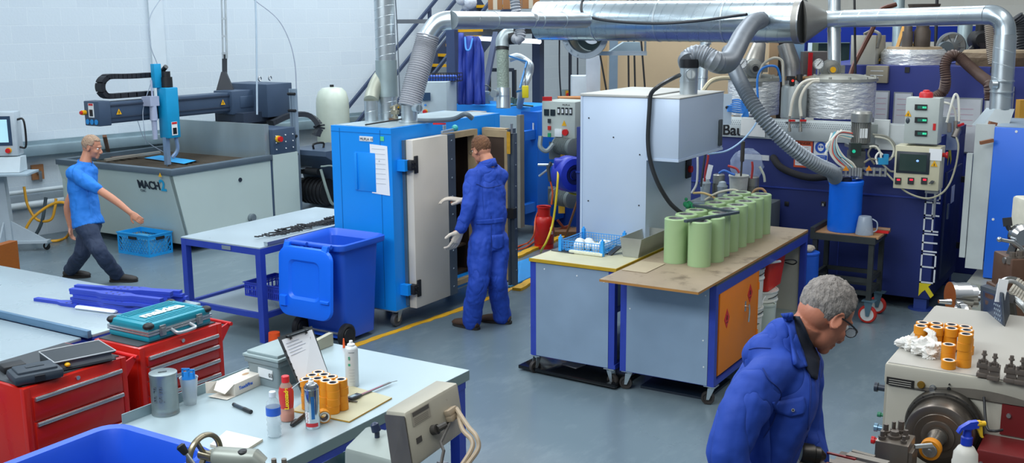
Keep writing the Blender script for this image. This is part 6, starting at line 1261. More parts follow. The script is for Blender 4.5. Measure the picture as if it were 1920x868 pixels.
for pts,cl,lb in(([(1321,340),(1323,320),(1327,300),(1328,285)],'#b23a3a','red cable rising beside the extraction cabinet'),([(1314,350),(1318,320),(1322,288)],'#39434c','dark cables rising beside the extraction cabinet'),([(1386,324),(1380,316),(1365,311)],'#b23a3a','short red tube bent over the whitish bucket'),([(1409,335),(1411,315),(1410,303)],'#b23a3a','upright red tube above the right pump motor'),([(1322,375),(1345,362),(1375,356),(1392,364),(1398,370)],'#cfcab2','cream tube arching in front of the pumps'),([(1300,362),(1318,362),(1335,368),(1343,374)],'#c9ad72','tan tube lying to the left of the pumps'),([(1408,370),(1415,357),(1428,354),(1436,362),(1432,372)],'#b08a62','brown tube loop at the right of the pumps'),([(1424,312),(1432,328),(1434,341)],'#b9bfb0','thin pale tube drooping right of the clear bag'),([(1297,362),(1306,345),(1308,320),(1308,295)],'#d8dad6','white tube running down the corner of the extraction cabinet'),([(1348,325),(1358,320),(1370,325),(1378,328)],'#3f72c8','thin blue wire curving over the left pump motor')):
 b=B();b.tube([onY(x,y,9.93)for x,y in pts],.012,6);tag(b.out('tube',M(cl,.5)),lb,'tube')
b=B();q=onY(1312,322,9.93);
for k in range(1):b.ob(onY(1330,322,9.9),(.05,.004,.14),(1,0,-.2),(0,1,0))
tag(b.out('paper_tag',PAPER),'small white paper tag on the cables by the extraction cabinet','tag')
b=B();rnd=random.Random(8);c=at(1293,378,1.32)
for k in range(10):b.sph(c+V((rnd.uniform(-.03,.03),rnd.uniform(-.03,.03),rnd.uniform(-.05,.02))),rnd.uniform(.012,.025),seg=8,rings=5)
tag(b.out('green_rag',M('#1f7a50',.9)),'small green rag by the rear green cylinders','rag')
ty=10.15
def px2(x,y):return onY(x,y,ty)
a=px2(1694,268);c=px2(1757,268);t_=px2(1700,183)
T=thing('display_box','light grey control box with three green digital displays and a red beacon','control box',((a.x+c.x)/2,ty+.1,a.z))
b=B();b.box(a.x,c.x,ty,ty+.2,a.z,t_.z,.005);b.out('housing',M('#b4bdb9',.45),T)
cx_=px2(1727,200).x
for y in(201,225,250):
 q=px2(1727,y);b=B();b.ob(q-YA*.006,(.105,.014,.05));d_=b.out('digital_display',DARK,T);b=B();b.ob(q-YA*.014+XA*.01,(.075,.002,.026));b.mi=1
 for k in range(3):b.ob(q-YA*.016+XA*(.02+.012*k),(.007,.001,.016))
 b.out('screen',[M('#15564a',.4,emit=.3),M('#35d99a',.4,emit=1.2)],d_)
b=B();q=px2(1703,213)-YA*.003;b.prism([q+V((-.03,0,-.025)),q+V((.03,0,-.025)),q+V((0,0,.03))],(0,-.002,0));b.mi=1;b.ob(q+V((.0,-.003,-.008)),(.006,.001,.022));b.out('warning_sign',[YEL,BLACK],T)
b=B();q=px2(1702,226);b.sph(q,(.018,.008,.028));b.out('lock',M('#4a545c',.4,.5),T)
b=B();q=px2(1752,238);b.ob(q-YA*.003,(.024,.006,.06));b.out('red_label',REDP,T)
q=px2(1733,183)+YA*.08;q.z=t_.z;b=B();b.lathe([(0,0),(.06,0),(.06,.035),(.05,.05),(.03,.055),(.03,.065),(.015,.07),(0,.07)],q,seg=24);b.out('beacon',M('#cf2a30',.4),T)
a=px2(1675,352);c=px2(1760,352);t_=px2(1680,272)
T=thing('touchscreen_box','beige control box with dark touchscreen and three red-lit controllers','control box',((a.x+c.x)/2,ty+.1,a.z))
b=B();b.box(a.x,c.x,ty-.02,ty+.2,a.z,t_.z,.005);b.out('housing',M('#c3bfa4',.5),T)
YF=ty-.02
q=onY(1712,305,YF);b=B();b.ob(q-YA*.004,(.29,.01,.2),bev=.003);s_=b.out('screen_bezel',M('#242d36',.35),T);b=B();b.ob(q-YA*.010,(.235,.003,.155));b.mi=1;b.sph(q-YA*.012+V((.04,0,.02)),(.012,.002,.01));b.out('screen',[M('#33443f',.12),M('#7fa8ff',.4,emit=1)],s_)
for x in(1684,1708,1733):
 q=onY(x,339,YF);b=B();b.ob(q-YA*.006,(.052,.014,.06));d_=b.out('controller',M('#2a2c2e',.4),T);b=B();b.ob(q-YA*.014+V((.005,0,.012)),(.028,.002,.016));b.out('readout',M('#e0203a',.4,emit=1.2),d_)
q=onY(1748,341,YF);b=B();b.cyl(q,q-YA*.03,.014);b.ob(q-YA*.03,(.05,.01,.012),(1,0,.5),YA);b.out('rotary_switch',M('#55585a',.4,.4),T)
q=onY(1754,290,YF);b=B();b.ob(q-YA*.004,(.11,.003,.105));b.out('paper_label',PAPER,T)
b=B();q=onY(1752,307,YF)-YA*.003;b.prism([q+V((-.03,0,-.025)),q+V((.03,0,-.025)),q+V((0,0,.03))],(0,-.002,0));b.mi=1;b.ob(q+V((.0,-.003,-.008)),(.006,.001,.022));b.out('warning_sign',[YEL,BLACK],T)
b=B();q=V((c.x,ty+.08,px2(1760,292).z));b.cyl(q,q+XA*.03,.02);b.cyl(q+XA*.03,q+XA*.045,.03);b.out('emergency_stop',REDP,T)
b=B();b.box(c.x-.12,c.x,ty+.02,ty+.06,a.z-.03,a.z);b.box(c.x-.04,c.x-.02,ty+.03,ty+.05,a.z-.25,a.z-.03);b.box(a.x+.05,c.x-.05,ty+.1,CY,a.z+.05,a.z+.12);b.out('bracket',STEEL,T)
b=B();b.tube([dep(1793,258,9.9),dep(1797,275,9.8),dep(1792,310,9.7),dep(1780,345,9.6),dep(1762,365,9.6),dep(1735,372,9.65),dep(1700,360,9.8),dep(1672,335,9.9),dep(1657,318,10.0)],.009,6);tag(b.out('grey_cable',M('#96957f',.5)),'long grey-beige cable looping around the beige touchscreen box','cable')
T=thing('valve_manifold','manifold with arched white hoses and valves right of the display box','valves',tuple(dep(1790,240,10.2)))
b=B();b.ob(dep(1780,250,10.25),(.18,.03,.32),RH,FR);b.out('plate',M('#aeb7b8',.4,.3),T)
b=B();b.tube([dep(1768,192,10.15),dep(1782,196,10.15),dep(1791,210,10.15),dep(1793,228,10.15)],.012);b.tube([dep(1775,230,10.1),dep(1783,200,10.1),dep(1790,178,10.1),dep(1796,182,10.1),dep(1798,205,10.1),dep(1798,228,10.1)],.012);b.out('hose',M('#dcdcd0',.4),T)
b=B();
for px_,py_ in((1780,238),(1792,234),(1798,240)):b.cyl(dep(px_,py_-7,10.1),dep(px_,py_+10,10.1),.02);
b.cyl(dep(1796,243,10.1),dep(1790,258,10.1),.035);b.out('valve',M('#8d8882',.4,.6),T)
b=B();b.bar(dep(1796,236,10.05),dep(1807,232,10.05),.02);b.out('valve_handle',REDP,T)
T=thing('resin_mixer','mixer with ribbed silver motor and tangled thin hoses above the blue drum','machine',tuple(dep(1612,260,10.1)))
D=10.1;c=dep(1613,268,D);r_=.088
b=B();b.lathe([(0,0),(r_*.85,0),(r_*.85,.2),(r_*1.1,.2),(r_*1.12,.25),(r_*1.1,.28),(r_*.9,.30),(0,.30)],c,seg=28)
for k in range(26):a=2*PI*k/26;b.ob(c+V((r_*.92*math.cos(a),r_*.92*math.sin(a),.1)),(.018,.004,.19),(math.cos(a),math.sin(a),0),(-math.sin(a),math.cos(a),0))
b.out('motor',MOT,T)
b=B();b.ob(c+FR*.085+ZA*.1-RH*.0,(.07,.004,.09),RH,FR);b.out('rating_plate',WHITE,T)
b=B();b.ob(c+RH*.1+ZA*.12,(.09,.09,.12),RH,FR,.005);b.out('terminal_box',M('#8f9694',.4,.4),T)
b=B();b.ob(dep(1615,273,D),(.26,.2,.03),RH,FR);b.cyl(dep(1615,273,D),dep(1612,330,D),.035);b.ob(dep(1605,298,D),(.14,.12,.16),RH,FR);b.bar(dep(1615,275,D),dep(1640,272,10.6),.04);b.out('spindle',M('#6f7475',.4,.6),T)
b=B();
for x0,x1 in((1562,1592),(1594,1612),(1620,1659)):
 p_,q_=dep(x0,316,D-.1),dep(x1,318,D-.1);b.bar(p_,q_,.1,.02);b.bar(p_-ZA*.05,q_-ZA*.05,.1,.02)
 for t in(.1,.4,.7,.95):s_=p_.lerp(q_,t);b.cyl(s_-ZA*.06+FR*.05,s_+ZA*.02+FR*.05,.012)
b.cyl(dep(1608,325,D-.05),dep(1608,336,D-.05),.05);b.out('manifold',M('#b7babb',.35,.7,.15,14),T)
for px_ in(1586,1629):b=B();q=dep(px_,316,D-.18);b.prism([q-RH*.03-ZA*.02,q+RH*.03-ZA*.02,q+ZA*.03],FR*.003);b.out('warning_sign',M('#e08a1c'),T)
b=B();b.ob(dep(1603,280,D-.12),(.1,.06,.12),RH,FR);b.mi=1;b.cyl(dep(1599,283,D-.12)+FR*.03,dep(1599,283,D-.12)+FR*.035,.016);b.out('switch',[M('#2d3734',.4),M('#25b58e',.4,emit=.5)],T)
b=B();b.ob(dep(1655,302,D-.1),(.09,.05,.06),RH,FR);b.ob(dep(1661,294,D-.1),(.04,.04,.05),RH,FR);b.out('blue_valve',M('#2a94c8',.4),T)
rnd=random.Random(21);hc=['#d5d5cd','#c9c4b4','#c4524a','#5aa6b8','#9aa6a8','#3f4a52','#d8d8d4','#6fb7c4','#b7b2a2','#dad6ca']
for k,cl in enumerate(hc):
 s_=1548+k*3.2;b=B()
 b.tube([dep(1592+rnd.uniform(0,8),247+k*1.5,D-.1),dep(1575-k*.5+rnd.uniform(-3,3),247+k,D-.13),dep(1560+k*1.2,262+k*1.5,D-.15),dep(1556+k*3,285+k*1.0,D-.15),dep(1568+k*3.3,303+rnd.uniform(-3,3),D-.15),dep(1582+k*2.5,314,D-.14)],.0075,6);b.out('hose',M(cl,.4),T)
for k in range(4):
 b=B();b.tube([dep(1560+k*6,250-k*2,D-.1),dep(1554-k,270,D-.16),dep(1548-k*.5+k*2,290-k*3,D-.16)],.011,6);b.out('hose',M(hc[(k*3)%10],.4),T)
for pts,cl in(([(1640,256),(1665,262),(1676,280),(1670,298),(1658,300)],'#c9c8bb'),([(1636,252),(1662,256),(1678,272),(1678,290),(1664,300)],'#8f8f85'),([(1630,275),(1642,275),(1650,285),(1652,296)],'#d8d6c8'),([(1645,308),(1642,295),(1648,286),(1655,290)],'#e2e2dc'),([(1620,305),(1632,298),(1645,300)],'#8b8678'),([(1655,308),(1668,320),(1675,322)],'#a5a396'),([(1640,308),(1628,290),(1634,275)],'#6b6a60')):
 b=B();b.tube([dep(x,y,D-.1)for x,y in pts],.010,6);b.out('hose',M(cl,.4),T)
b=B();c=onY(1654,240,CY-.06);b.ob(c,(.14,.05,.16),XA,YA);b.ob(onY(1672,258,CY-.045),(.3,.01,.24));tag(b.out('socket_panel',M('#ccd2d2',.4)),'white socket panel on the navy machine behind the mixing head','panel')
tz=.815;TX0,TX1,TY0,TY1=-2.80,-2.20,9.88,10.36
T=thing('drum_trolley','dark steel trolley with red-tyred castors carrying the blue drum','trolley',(-2.5,10.1,0));DS_=M('#3b4040',.5,.5,.15,12)
b=B();
for(a,c,d,e_)in((TX0,TX1,TY0,TY0+.04),(TX0,TX1,TY1-.04,TY1),(TX0,TX0+.04,TY0,TY1),(TX1-.04,TX1,TY0,TY1)):b.box(a,c,d,e_,tz-.06,tz)
b.box(TX0,TX0+.04,TY0,TY1,tz,tz+.05);b.out('top_frame',DS_,T)
bx('top_board',M('#a57d55',.6,0,.1,6),T,TX0+.03,TX1+.02,TY0+.03,TY1,tz-.012,tz+.008)
for(x,y)in((TX0+.02,TY0+.02),(TX1-.06,TY0+.02),(TX0+.02,TY1-.06),(TX1-.06,TY1-.06)):bx('leg',DS_,T,x,x+.045,y,y+.045,.22,tz-.02)
b=B();
for z in(.28,.40):b.box(TX0+.04,TX1-.04,TY0+.03,TY0+.06,z-.02,z+.02);b.box(TX0+.04,TX1-.04,TY1-.06,TY1-.03,z-.02,z+.02);b.box(TX0+.03,TX0+.06,TY0+.04,TY1-.04,z-.02,z+.02);b.box(TX1-.06,TX1-.03,TY0+.04,TY1-.04,z-.02,z+.02)
b.out('rail',DS_,T)
def redcastor(T,x,y):
 h,wr=.22,.085
 b=B();b.box(x-.06,x+.06,y-.05,y+.05,h-.008,h);b.hexa([(x-.04,y-.035,h-.01),(x+.04,y-.035,h-.01),(x+.04,y-.03,h-.01),(x-.04,y-.03,h-.01),(x-.02,y-.035,.07),(x+.01,y-.035,.07),(x+.01,y-.03,.07),(x-.02,y-.03,.07)]);o=b.out('castor',M('#5e7d8c',.4,.5),T)
 X_=XA;b=B();c=V((x-.01,y,wr));b.lathe([(0,-.02),(.02,-.024),(.05,-.02),(.062,-.022),(.062,.022),(0,.02)],c,YA,24);b.mi=1;b.lathe([(.062,-.024),(wr-.006,-.022),(wr,-.01),(wr,.01),(wr-.006,.022),(.062,.024)],c,YA,28);b.out('wheel',[M('#c9cbc8',.4),M('#b3261a',.45)],o)
for(x,y)in((TX0+.06,TY0+.04),(TX1-.03,TY0+.04),(TX0+.06,TY1-.06),(TX1-.03,TY1-.06)):redcastor(T,x,y)
dc=V((-2.545,10.10,tz+.009));T=thing('blue_drum','bright blue plastic drum standing on the dark trolley','drum',tuple(dc));r_=.155
b=B();b.lathe([(0,0),(r_*.96,0),(r_,.015),(r_*.985,.43),(r_*1.01,.44),(r_*1.03,.455),(r_*1.03,.475),(r_*.98,.485),(r_*.9,.475),(r_*.85,.47),(0,.47)],dc,seg=40);b.out('body',M('#0b70f0',.35),T)
b=B();b.cyl(dc+V((-.02,0,.47)),dc+V((-.02,0,.50)),.07);b.out('dark_mouth',DARK,T)
jc=V((-2.33,10.0,tz+.009));b=B();b.lathe([(0,0),(.08,0),(.082,.01),(.06,.16),(.055,.17),(0,.17)],jc,seg=24);b.tube([jc+V((.08,0,.03)),jc+V((.11,0,.05)),jc+V((.11,0,.12)),jc+V((.065,0,.15))],.006,n=4);tag(b.out('clear_jug',M('#aebccb',.25,0,.05,alpha=.65)),'translucent plastic jug upside down beside the blue drum','jug')
b=B();q=V((-2.24,10.2,tz+.03));b.cyl(q-XA*.02,q+XA*.1,.022);b.mi=1;b.box(q.x-.02,q.x+.1,q.y-.08,q.y-.04,q.z-.02,q.z);tag(b.out('roll_of_tape',[M('#8b6b50'),REDP]),'small brown roll and red strip on the trolley beside the jug','roll')
dc=onY(1505,520,9.75);dc=V((-2.79,9.72,0));T=thing('tall_drum','tall blue drum with rags on top beyond the wheeled bench','drum',tuple(dc))
b=B();b.lathe([(0,0),(.12,0),(.125,.02),(.125,.64),(.13,.645),(.13,.66),(.1,.665),(0,.665)],dc,seg=32);b.out('body',M('#1f5ed0',.4),T)
b=B();rnd=random.Random(6)
for k in range(8):b.sph(dc+V((rnd.uniform(-.06,.06),rnd.uniform(-.06,.06),.69)),(.045,.04,.03),(1,rnd.uniform(-1,1),0),(0,1,0.1),8,6)
tag(b.out('rags',M('#b3aa9a',.9,0,.1,10,.8,30)),'pale crumpled rags on top of the tall blue drum','rags')
D=9.55;a=dep(1863,262,D);tp=dep(1866,238,D);bo=dep(1846,506,D)
T=thing('blue_cabinet','bright blue cabinet at the right edge under the galvanised hopper','cabinet',(a.x+.5,a.y+.3,0))
b=B();CXX=a.x;CYY=a.y;b.box(CXX,CXX+1.2,CYY,CYY+1.0,.45,tp.z,.008);b.out('body',M('#1a66d8',.4,0,.05,2),T)
bx('top_sheet',M('#93a6b8',.5,.2,.15,6,dirt='#b8a23c',dscale=12,damt=.35),T,CXX+.01,CXX+1.19,CYY+.02,CYY+.98,tp.z,tp.z+.006)
for k in range(4):p=V((CXX+.05+.13*k,CYY,tp.z-.03 if k else 1.0));b=B();b.cyl(p,p-YA*.005,.012,seg=8);b.out('screw',WHITE,T)
bx('base',M('#a4a79c',.5,.2,.15,5,dirt='#7a6a4a',dscale=5,damt=.35),T,CXX-.10,CXX+1.1,CYY-.25,CYY+.8,0,.44)
b=B();b.hexa([(CXX-.16,CYY+.02,.52),(CXX-.01,CYY+.02,.52),(CXX-.01,CYY+.05,.52),(CXX-.16,CYY+.05,.52),(CXX-.16,CYY+.02,tp.z+.02),(CXX-.0,CYY+.02,tp.z+.02),(CXX-.0,CYY+.05,tp.z+.02),(CXX-.16,CYY+.05,tp.z+.02)]);b.box(CXX-.215,CXX-.165,CYY+.0,CYY+.08,.62,tp.z-.25);b.out('door',M('#c3cbca',.4,.2),T)
b=B();b.bar(dep(1838,268,D-.05),dep(1862,263,D-.05),.03,.03);b.bar(dep(1868,233,D+.15),dep(1855,230,D+.15),.05,.03);b.out('hinge_bracket',M('#8a5a3c',.6),T)
b=B();c=dep(1917,205,11.0);b.ob(c,(.1,.1,.2),RH,FR);tag(b.out('yellow_carton',M('#d9a23a')),'yellow and white carton at the right edge above the blue cabinet','carton')
FX0,FX1,FY0,FY1,FZ=-4.06,-3.095,3.06,4.55,.95
T=thing('steel_bench','grey steel-topped bench with blue legs in the foreground, covered in tapes and cans','workbench',(-3.6,3.8,0))
bx('worktop',M('#a4b6bc',.32,.2,.06,1.8),T,FX0,FX1,FY0,FY1,FZ-.004,FZ)
b=B();b.box(FX1-.01,FX1,FY0,FY1,FZ-.055,FZ-.004);b.box(FX0,FX1-.01,FY1-.01,FY1,FZ-.055,FZ-.004);b.box(FX0,FX1-.01,FY0,FY0+.01,FZ-.055,FZ-.004);b.out('edge',M('#7c908f',.45,.2),T)
b=B();b.box(FX0,FX0+.006,FY0,FY1-.02,FZ,FZ+.05);b.out('upstand',M('#8ea2a8',.4,.3),T)
b=B();b.prism([(FX0,4.28,FZ+.002),(FX0,4.52,FZ+.002),(FX0,4.52,FZ+.075),(FX0,4.50,FZ+.075),(FX0,4.28,FZ+.052)],(.03,0,0));b.out('end_bracket',M('#a8a795',.5,.3),T)
for x in(FX0+.01,FX1-.07):
 for y in(FY0+.03,FY1-.09):bx('leg',FRAMEB,T,x,x+.06,y,y+.06,0,FZ-.055)
b=B();b.box(FX1-.04,FX1-.005,FY0+.03,FY1-.03,FZ-.095,FZ-.056);b.box(FX0+.01,FX1-.02,FY1-.05,FY1-.01,FZ-.095,FZ-.056);b.box(FX0+.03,FX1-.03,FY0+.05,FY1-.05,.28,.3);b.out('frame',FRAMEB,T)
b=B();b.box(-3.75,-3.2,3.2,3.6,.302,.52,.02);tag(b.out('blue_box',M('#1e2f86',.5)),'dark blue plastic box on the lower shelf of the foreground bench','box')
b=B();b.box(-3.6,-3.2,3.68,4.1,.302,.55,.02);tag(b.out('green_box',M('#14664a',.5)),'dark green plastic box on the lower shelf of the foreground bench','box')
b=B();p=at(592,858,.6);b.cyl((-3.55,3.35,.56),(-3.15,3.55,.58),.05);tag(b.out('black_tube',DARK),'black tube lying over the dark blue box under the bench','tube')
def fa(x,y,dz=0):p=at(x,y,FZ);p.z=FZ+.001+dz;return p
def lz(name,label,cat,p,prof,mat,seg=28):pass
p=fa(311,774);T=thing('collecting_tin','dented grey metal tin with a coin slot and faint black letters','tin',tuple(p));r=.064
b=B();b.lathe([(0,0),(r*1.02,0),(r*1.02,.012),(r,.014),(r,.03),(r*1.01,.035),(r,.04),(r,.185),(r*1.03,.19),(r*1.03,.205),(r*.96,.207),(0,.205)],p,seg=32);b.out('can',M('#8f9b9c',.35,.7,.2,8,.15,10),T)
b=B();b.bar(p+ZA*.208-RH*.02+FR*.01,p+ZA*.208+RH*.015-FR*.01,.005,.002);b.out('slot',BLACK,T)
LT=M('#56606a',.8);fn=(FR-RH*.1).normalized()
for s_,a_,z_ in(('F',-.38,.12),('E',.08,.12),('E',-.38,.075),('S',.06,.075),('.',.4,.075)):
 u_=math.cos(a_)*FR+math.sin(a_)*RH;t_=math.cos(a_)*RH-math.sin(a_)*FR;text(s_,'lettering',p+u_*(r+.0012)-t_*.012+ZA*z_,t_,ZA,.042,LT,T,.001)
p=fa(357,757);T=thing('plastic_cup','translucent plastic cup holding blue spreaders','cup',tuple(p))
b=B();b.lathe([(0,0),(.030,0),(.032,.01),(.044,.135),(.046,.137),(.042,.135),(.030,.012),(0,.008)],p,seg=24);b.out('cup',M('#c9d5da',.2,0,.05,alpha=.55),T)
for k,(dx,h_,an)in enumerate(((-.012,.17,.0),(.012,.165,.15))):
 b=B();q=p+RH*dx+ZA*.02;ex=(RH+FR*.4*an).normalized();
 b.ob(q+ZA*h_*.45,(.042,.006,h_*.8),ex,FR,.002);b.ob(q+ZA*(h_-.03)-ex*.016,(.009,.006,.04),ex,FR);b.ob(q+ZA*(h_-.03)+ex*.016,(.009,.006,.04),ex,FR);b.ob(q+ZA*(h_-.012),(.04,.006,.01),ex,FR)
 tag(b.out('spreader',M('#1f7fd0',.4)),('left'if k==0 else 'right')+' of two blue plastic spreaders standing in the clear cup','spreader')
b=B();b.ob(p+ZA*.05-RH*.008+FR*.0,(.018,.018,.08),(RH+ZA*.2),FR);tag(b.out('glue_tube',M('#d6dadc',.5)),'small white tube inside the clear plastic cup','tube')
p0,p1=fa(444,741),fa(487,716);T=thing('glove_box','white open cardboard glove box with blue lettering','box',tuple(fa(440,725)))
c0=fa(441,744);exx=(fa(489,722)-c0);exx.z=0;exx.normalize();exx=(exx*.9+YA*.1).normalized();eyy=V((-exx.y,exx.x,0));L_=.22;W_=.115;H_=.065
WB=M('#d9d3c8',.6,0,.03)
b=B();b.hexa([c0,c0+exx*L_,c0+exx*L_+eyy*W_,c0+eyy*W_,c0+ZA*H_,c0+exx*L_+ZA*H_,c0+exx*L_+eyy*W_+ZA*H_,c0+eyy*W_+ZA*H_],.002);b.out('carton',WB,T)
b=B();b.prism([c0-eyy*.0,c0+eyy*W_,c0+eyy*(W_+.0)-exx*.07+ZA*.005,c0-exx*.06+ZA*.002],(0,0,.002));b.prism([c0+eyy*W_+ZA*.0,c0+eyy*W_+ZA*H_,c0+eyy*(W_+.02)-exx*.06+ZA*(H_+.01),c0+eyy*(W_+.01)-exx*.07+ZA*.02],eyy*.002);b.prism([c0+ZA*(H_+.001),c0+eyy*W_+ZA*(H_+.001),c0+eyy*W_*.8-exx*.05+ZA*(H_-.03),c0-exx*.05+eyy*.02+ZA*(H_-.04)],(0,0,.002));b.out('flap',WB,T)
b=B();b.sph(c0+exx*.15+eyy*.06+ZA*(H_+.0005),(.025,.012,.0015),exx,eyy);b.out('opening',M('#b08a62'),T);b=B();b.ob(c0+exx*.03+eyy*.05+ZA*(H_+.001),(.05,.07,.001),exx,eyy);b.out('print',M('#cfe0e2',.5),T)
text('TouchFlex','lettering',c0+exx*.03-eyy*.001+ZA*.026,exx,ZA,.024,M('#2a62c8'),T,.0005,bold=.0008)
T=thing('storage_box','grey plastic storage box with a lipped lid behind the clipboard','box',(-4.2,4.15,.95));GB=M('#78868a',.5)
g0=fa(524,733);gx=.22;gy=.26;h_=.2;
gx0,gx1,gy0,gy1=g0.x-.24,g0.x,g0.y,g0.y+.28
gx0=max(gx0,FX0+.008)
b=B();loft(b,[rrect((gx0+gx1)/2,(gy0+gy1)/2,gx1-gx0-.03,gy1-gy0-.03,FZ+.001,.02),rrect((gx0+gx1)/2,(gy0+gy1)/2,gx1-gx0-.01,gy1-gy0-.01,FZ+.14,.02)]);b.box(gx0,gx1,gy0,gy1,FZ+.12,FZ+.15,.004);b.out('body',GB,T)
b=B();b.box(gx0-.006,gx1+.006,gy0-.006,gy1+.006,FZ+.15,FZ+.165,.003);b.box(gx0+.01,gx1-.01,gy0+.01,gy1-.01,FZ+.165,FZ+.18,.004);b.out('lid',M('#8fa0a2',.5),T)
b=B();b.ob(((gx0+gx1)/2+.02,gy0+.007,FZ+.075),(.1,.004,.05),(1,0,-.05),YA);b.out('label',M('#d3d7d8'),T);text('03','lettering',((gx0+gx1)/2+.045,gy0+.003,FZ+.06),XA,ZA,.03,BLACK,T,.0005)
A_,B_,C_,D_=fa(566,745),None,None,None
T=thing('clipboard','clipboard with white paper leaning upright against the grey box','clipboard',tuple(fa(590,735)))
bl=fa(569,744);br=fa(620,712);D0=(bl-V((0,0,2.8))).dot(FW);D1=(br-V((0,0,2.8))).dot(FW)
tl=dep(521,632,D0+.02);tr=dep(585,611,D1+.02)
ex=(br-bl).normalized();
up=((tl-bl)+(tr-br)).normalized();nn=ex.cross(up).normalized()
b=B();b.hexa([bl,br,br-nn*.004,bl-nn*.004,tl,tr,tr-nn*.004,tl-nn*.004]);b.out('board',M('#34393c',.5),T)
lp=lambda u,v,o:bl.lerp(br,u).lerp(tl.lerp(tr,u),v)+nn*o
b=B();b.hexa([lp(.04,.03,.001),lp(.97,.03,.001),lp(.97,.03,.003),lp(.04,.03,.003),lp(.06,.94,.001),lp(.95,.94,.001),lp(.95,.94,.003),lp(.06,.94,.003)]);b.out('paper',M('#dfe3e8',.7,0,.02),T)
b=B();
for k in range(5):b.bar(lp(.12,.86-.05*k,.0035),lp(.5+.07*(k%3),.86-.05*k,.0035),.002,.001)
b.out('print',M('#9aa3b5'),T)
b=B();b.bar(lp(.2,.96,.006),lp(.8,.96,.006),.02,.008);
for u in(.27,.73):b.bar(lp(u,.97,.01),lp(u,.9,.012),.01,.006)
b.out('clip',M('#202326',.3,.5),T)
b=B();
for k in range(7):q=lp(.03,.1+.11*k,.004);b.sph(q,.004,seg=6,rings=4)
b.out('holes',BLACK,T)
TAPE=M('#d98a12',.55,0,.06,20);CORE=M('#d9d6cc',.6)
tsrc=None
def tape(c,label,group,rot=None,tilt=None):
 global tsrc
 if tsrc is None:
  T=thing('tape_roll',label,'tape roll',(0,0,0),group=group);r,h=.031,.0375
  b=B();b.lathe([(.0185,0),(r-.0008,0),(r,.0008),(r,h-.0008),(r-.0008,h),(.0185,h)],(0,0,0),seg=28);b.out('tape',TAPE,T)
  b=B();b.lathe([(.0155,.0005),(.019,.0005),(.019,h-.0005),(.0155,h-.0005),(.0155,.0005)],(0,0,0),seg=24);b.out('core',M('#4b4f5c',.6),T)
  b=B();b.lathe([(.0188,h),(.0255,h),(.0255,h+.0004),(.0188,h+.0004)],(0,0,0),seg=24);b.out('side_label',CORE,T)
  tsrc=T;T.location=c;T.rotation_euler=tilt or(0,0,rot or 0);return T
 return clone(tsrc,c,rot or 0,label,group,tilt)
def stack(px_,py_top,n,ztab,where,group,scale=1.0,jit=.003,cap=None):
 """n rolls whose top face centre is at the measured point"""
 p=at(px_,py_top,ztab+n*.0378);rnd=random.Random(int(px_))
 for i in range(n):
  lb=f'yellow tape roll, {"topmost" if i == n-1 else "lowest" if i == 0 else "middle" if n == 3 else ("second highest" if i == n-2 else "second lowest")} in the stack {where}'if n>1 else f'yellow tape roll standing alone {where}'
  tape((p.x+rnd.uniform(-jit,jit),p.y+rnd.uniform(-jit,jit),ztab+.0005+i*.0378),lb,group,rnd.uniform(0,6))
bz=FZ+.008
cn=[fa(655,793),fa(735,748),fa(625,716),fa(548,772)]
b=B();b.hexa([p for p in cn]+[p+ZA*.007 for p in cn]);o=b.out('fibre_board',[M('#b0ab8c',.5,0,.08,4),M('#b58620')]);
tag(o,'pale olive fibreboard square lying on the bench under the tape rolls','board')
for p_ in o.data.polygons:
 if abs(p_.normal.z)<.5:p_.material_index=1
g='masking tape rolls on the fibreboard';zt_=FZ+.0085
for(x,y,n,wh)in((597,697,3,'farthest back on the fibreboard'),(585,703,3,'behind the left end on the fibreboard'),(607,702,3,'right of the farthest on the fibreboard'),(622,706,3,'behind the right end stack on the fibreboard'),(575,710,4,'at the left end on the fibreboard'),(596,709,4,'at the centre of the fibreboard group'),(610,713,4,'left of the nearest on the fibreboard'),(624,717,4,'nearest to the camera on the fibreboard'),(639,711,4,'at the right end on the fibreboard')):
 stack(x,y,n,zt_,wh,g)
q=fa(606,789);tape(tuple(q+ZA*.031),'yellow tape roll on its side behind the silver spray can',g,tilt=(PI/2,0,.9))
q=fa(479,694);b=None;tape(tuple(q+ZA*0),'yellow masking tape roll standing alone behind the glove box',g)
tape(tuple(fa(479,694)+ZA*.038),'orange-yellow tape roll on top of the one behind the glove box',g)
b=B();p,q=fa(439,762,.009),fa(471,776,.009);b.cyl(p,p.lerp(q,.62),.009,seg=14);b.mi=1;b.cyl(p.lerp(q,.6),q,.0105,seg=14);b.cyl(p-(q-p)*.03,p.lerp(q,.06),.0095,seg=14);tag(b.out('marker_pen',[M('#32404c',.4),M('#1d2226',.4)]),'dark blue-grey marker pen lying on the foreground bench','pen')
T=thing('folding_knife','black and silver folding utility knife lying by the silver spray can','knife',tuple(fa(560,795)))
p,q=fa(546,802,.012),fa(577,778,.012);b=B();b.sweep([p,p.lerp(q,.1),p.lerp(q,.45),p.lerp(q,.75),q],[(.006,.006),(.011,.012),(.012,.014),(.011,.011),(.006,.006)],12);b.out('handle',M('#2a2d2f',.35,.3),T)
b=B();b.bar(p.lerp(q,.3)+ZA*.01,p.lerp(q,.7)+ZA*.01,.01,.006);b.out('bolster',STEEL,T)
T=thing('notepad','blank cream notepad lying behind the handwheel','notepad',tuple(fa(440,828)))
qd=[fa(394,838),fa(455,852),fa(493,828),fa(425,812)]
b=B();b.hexa(qd+[p+ZA*.010 for p in qd]);b.out('pages',M('#c7beaa',.7),T);b=B();b.hexa([p+ZA*.0105 for p in qd]+[p+ZA*.012 for p in qd]);b.out('top_sheet',M('#d3cfc2',.7),T)
T=thing('digital_calipers','digital calipers lying across the fibreboard','calipers',tuple(fa(690,745)))
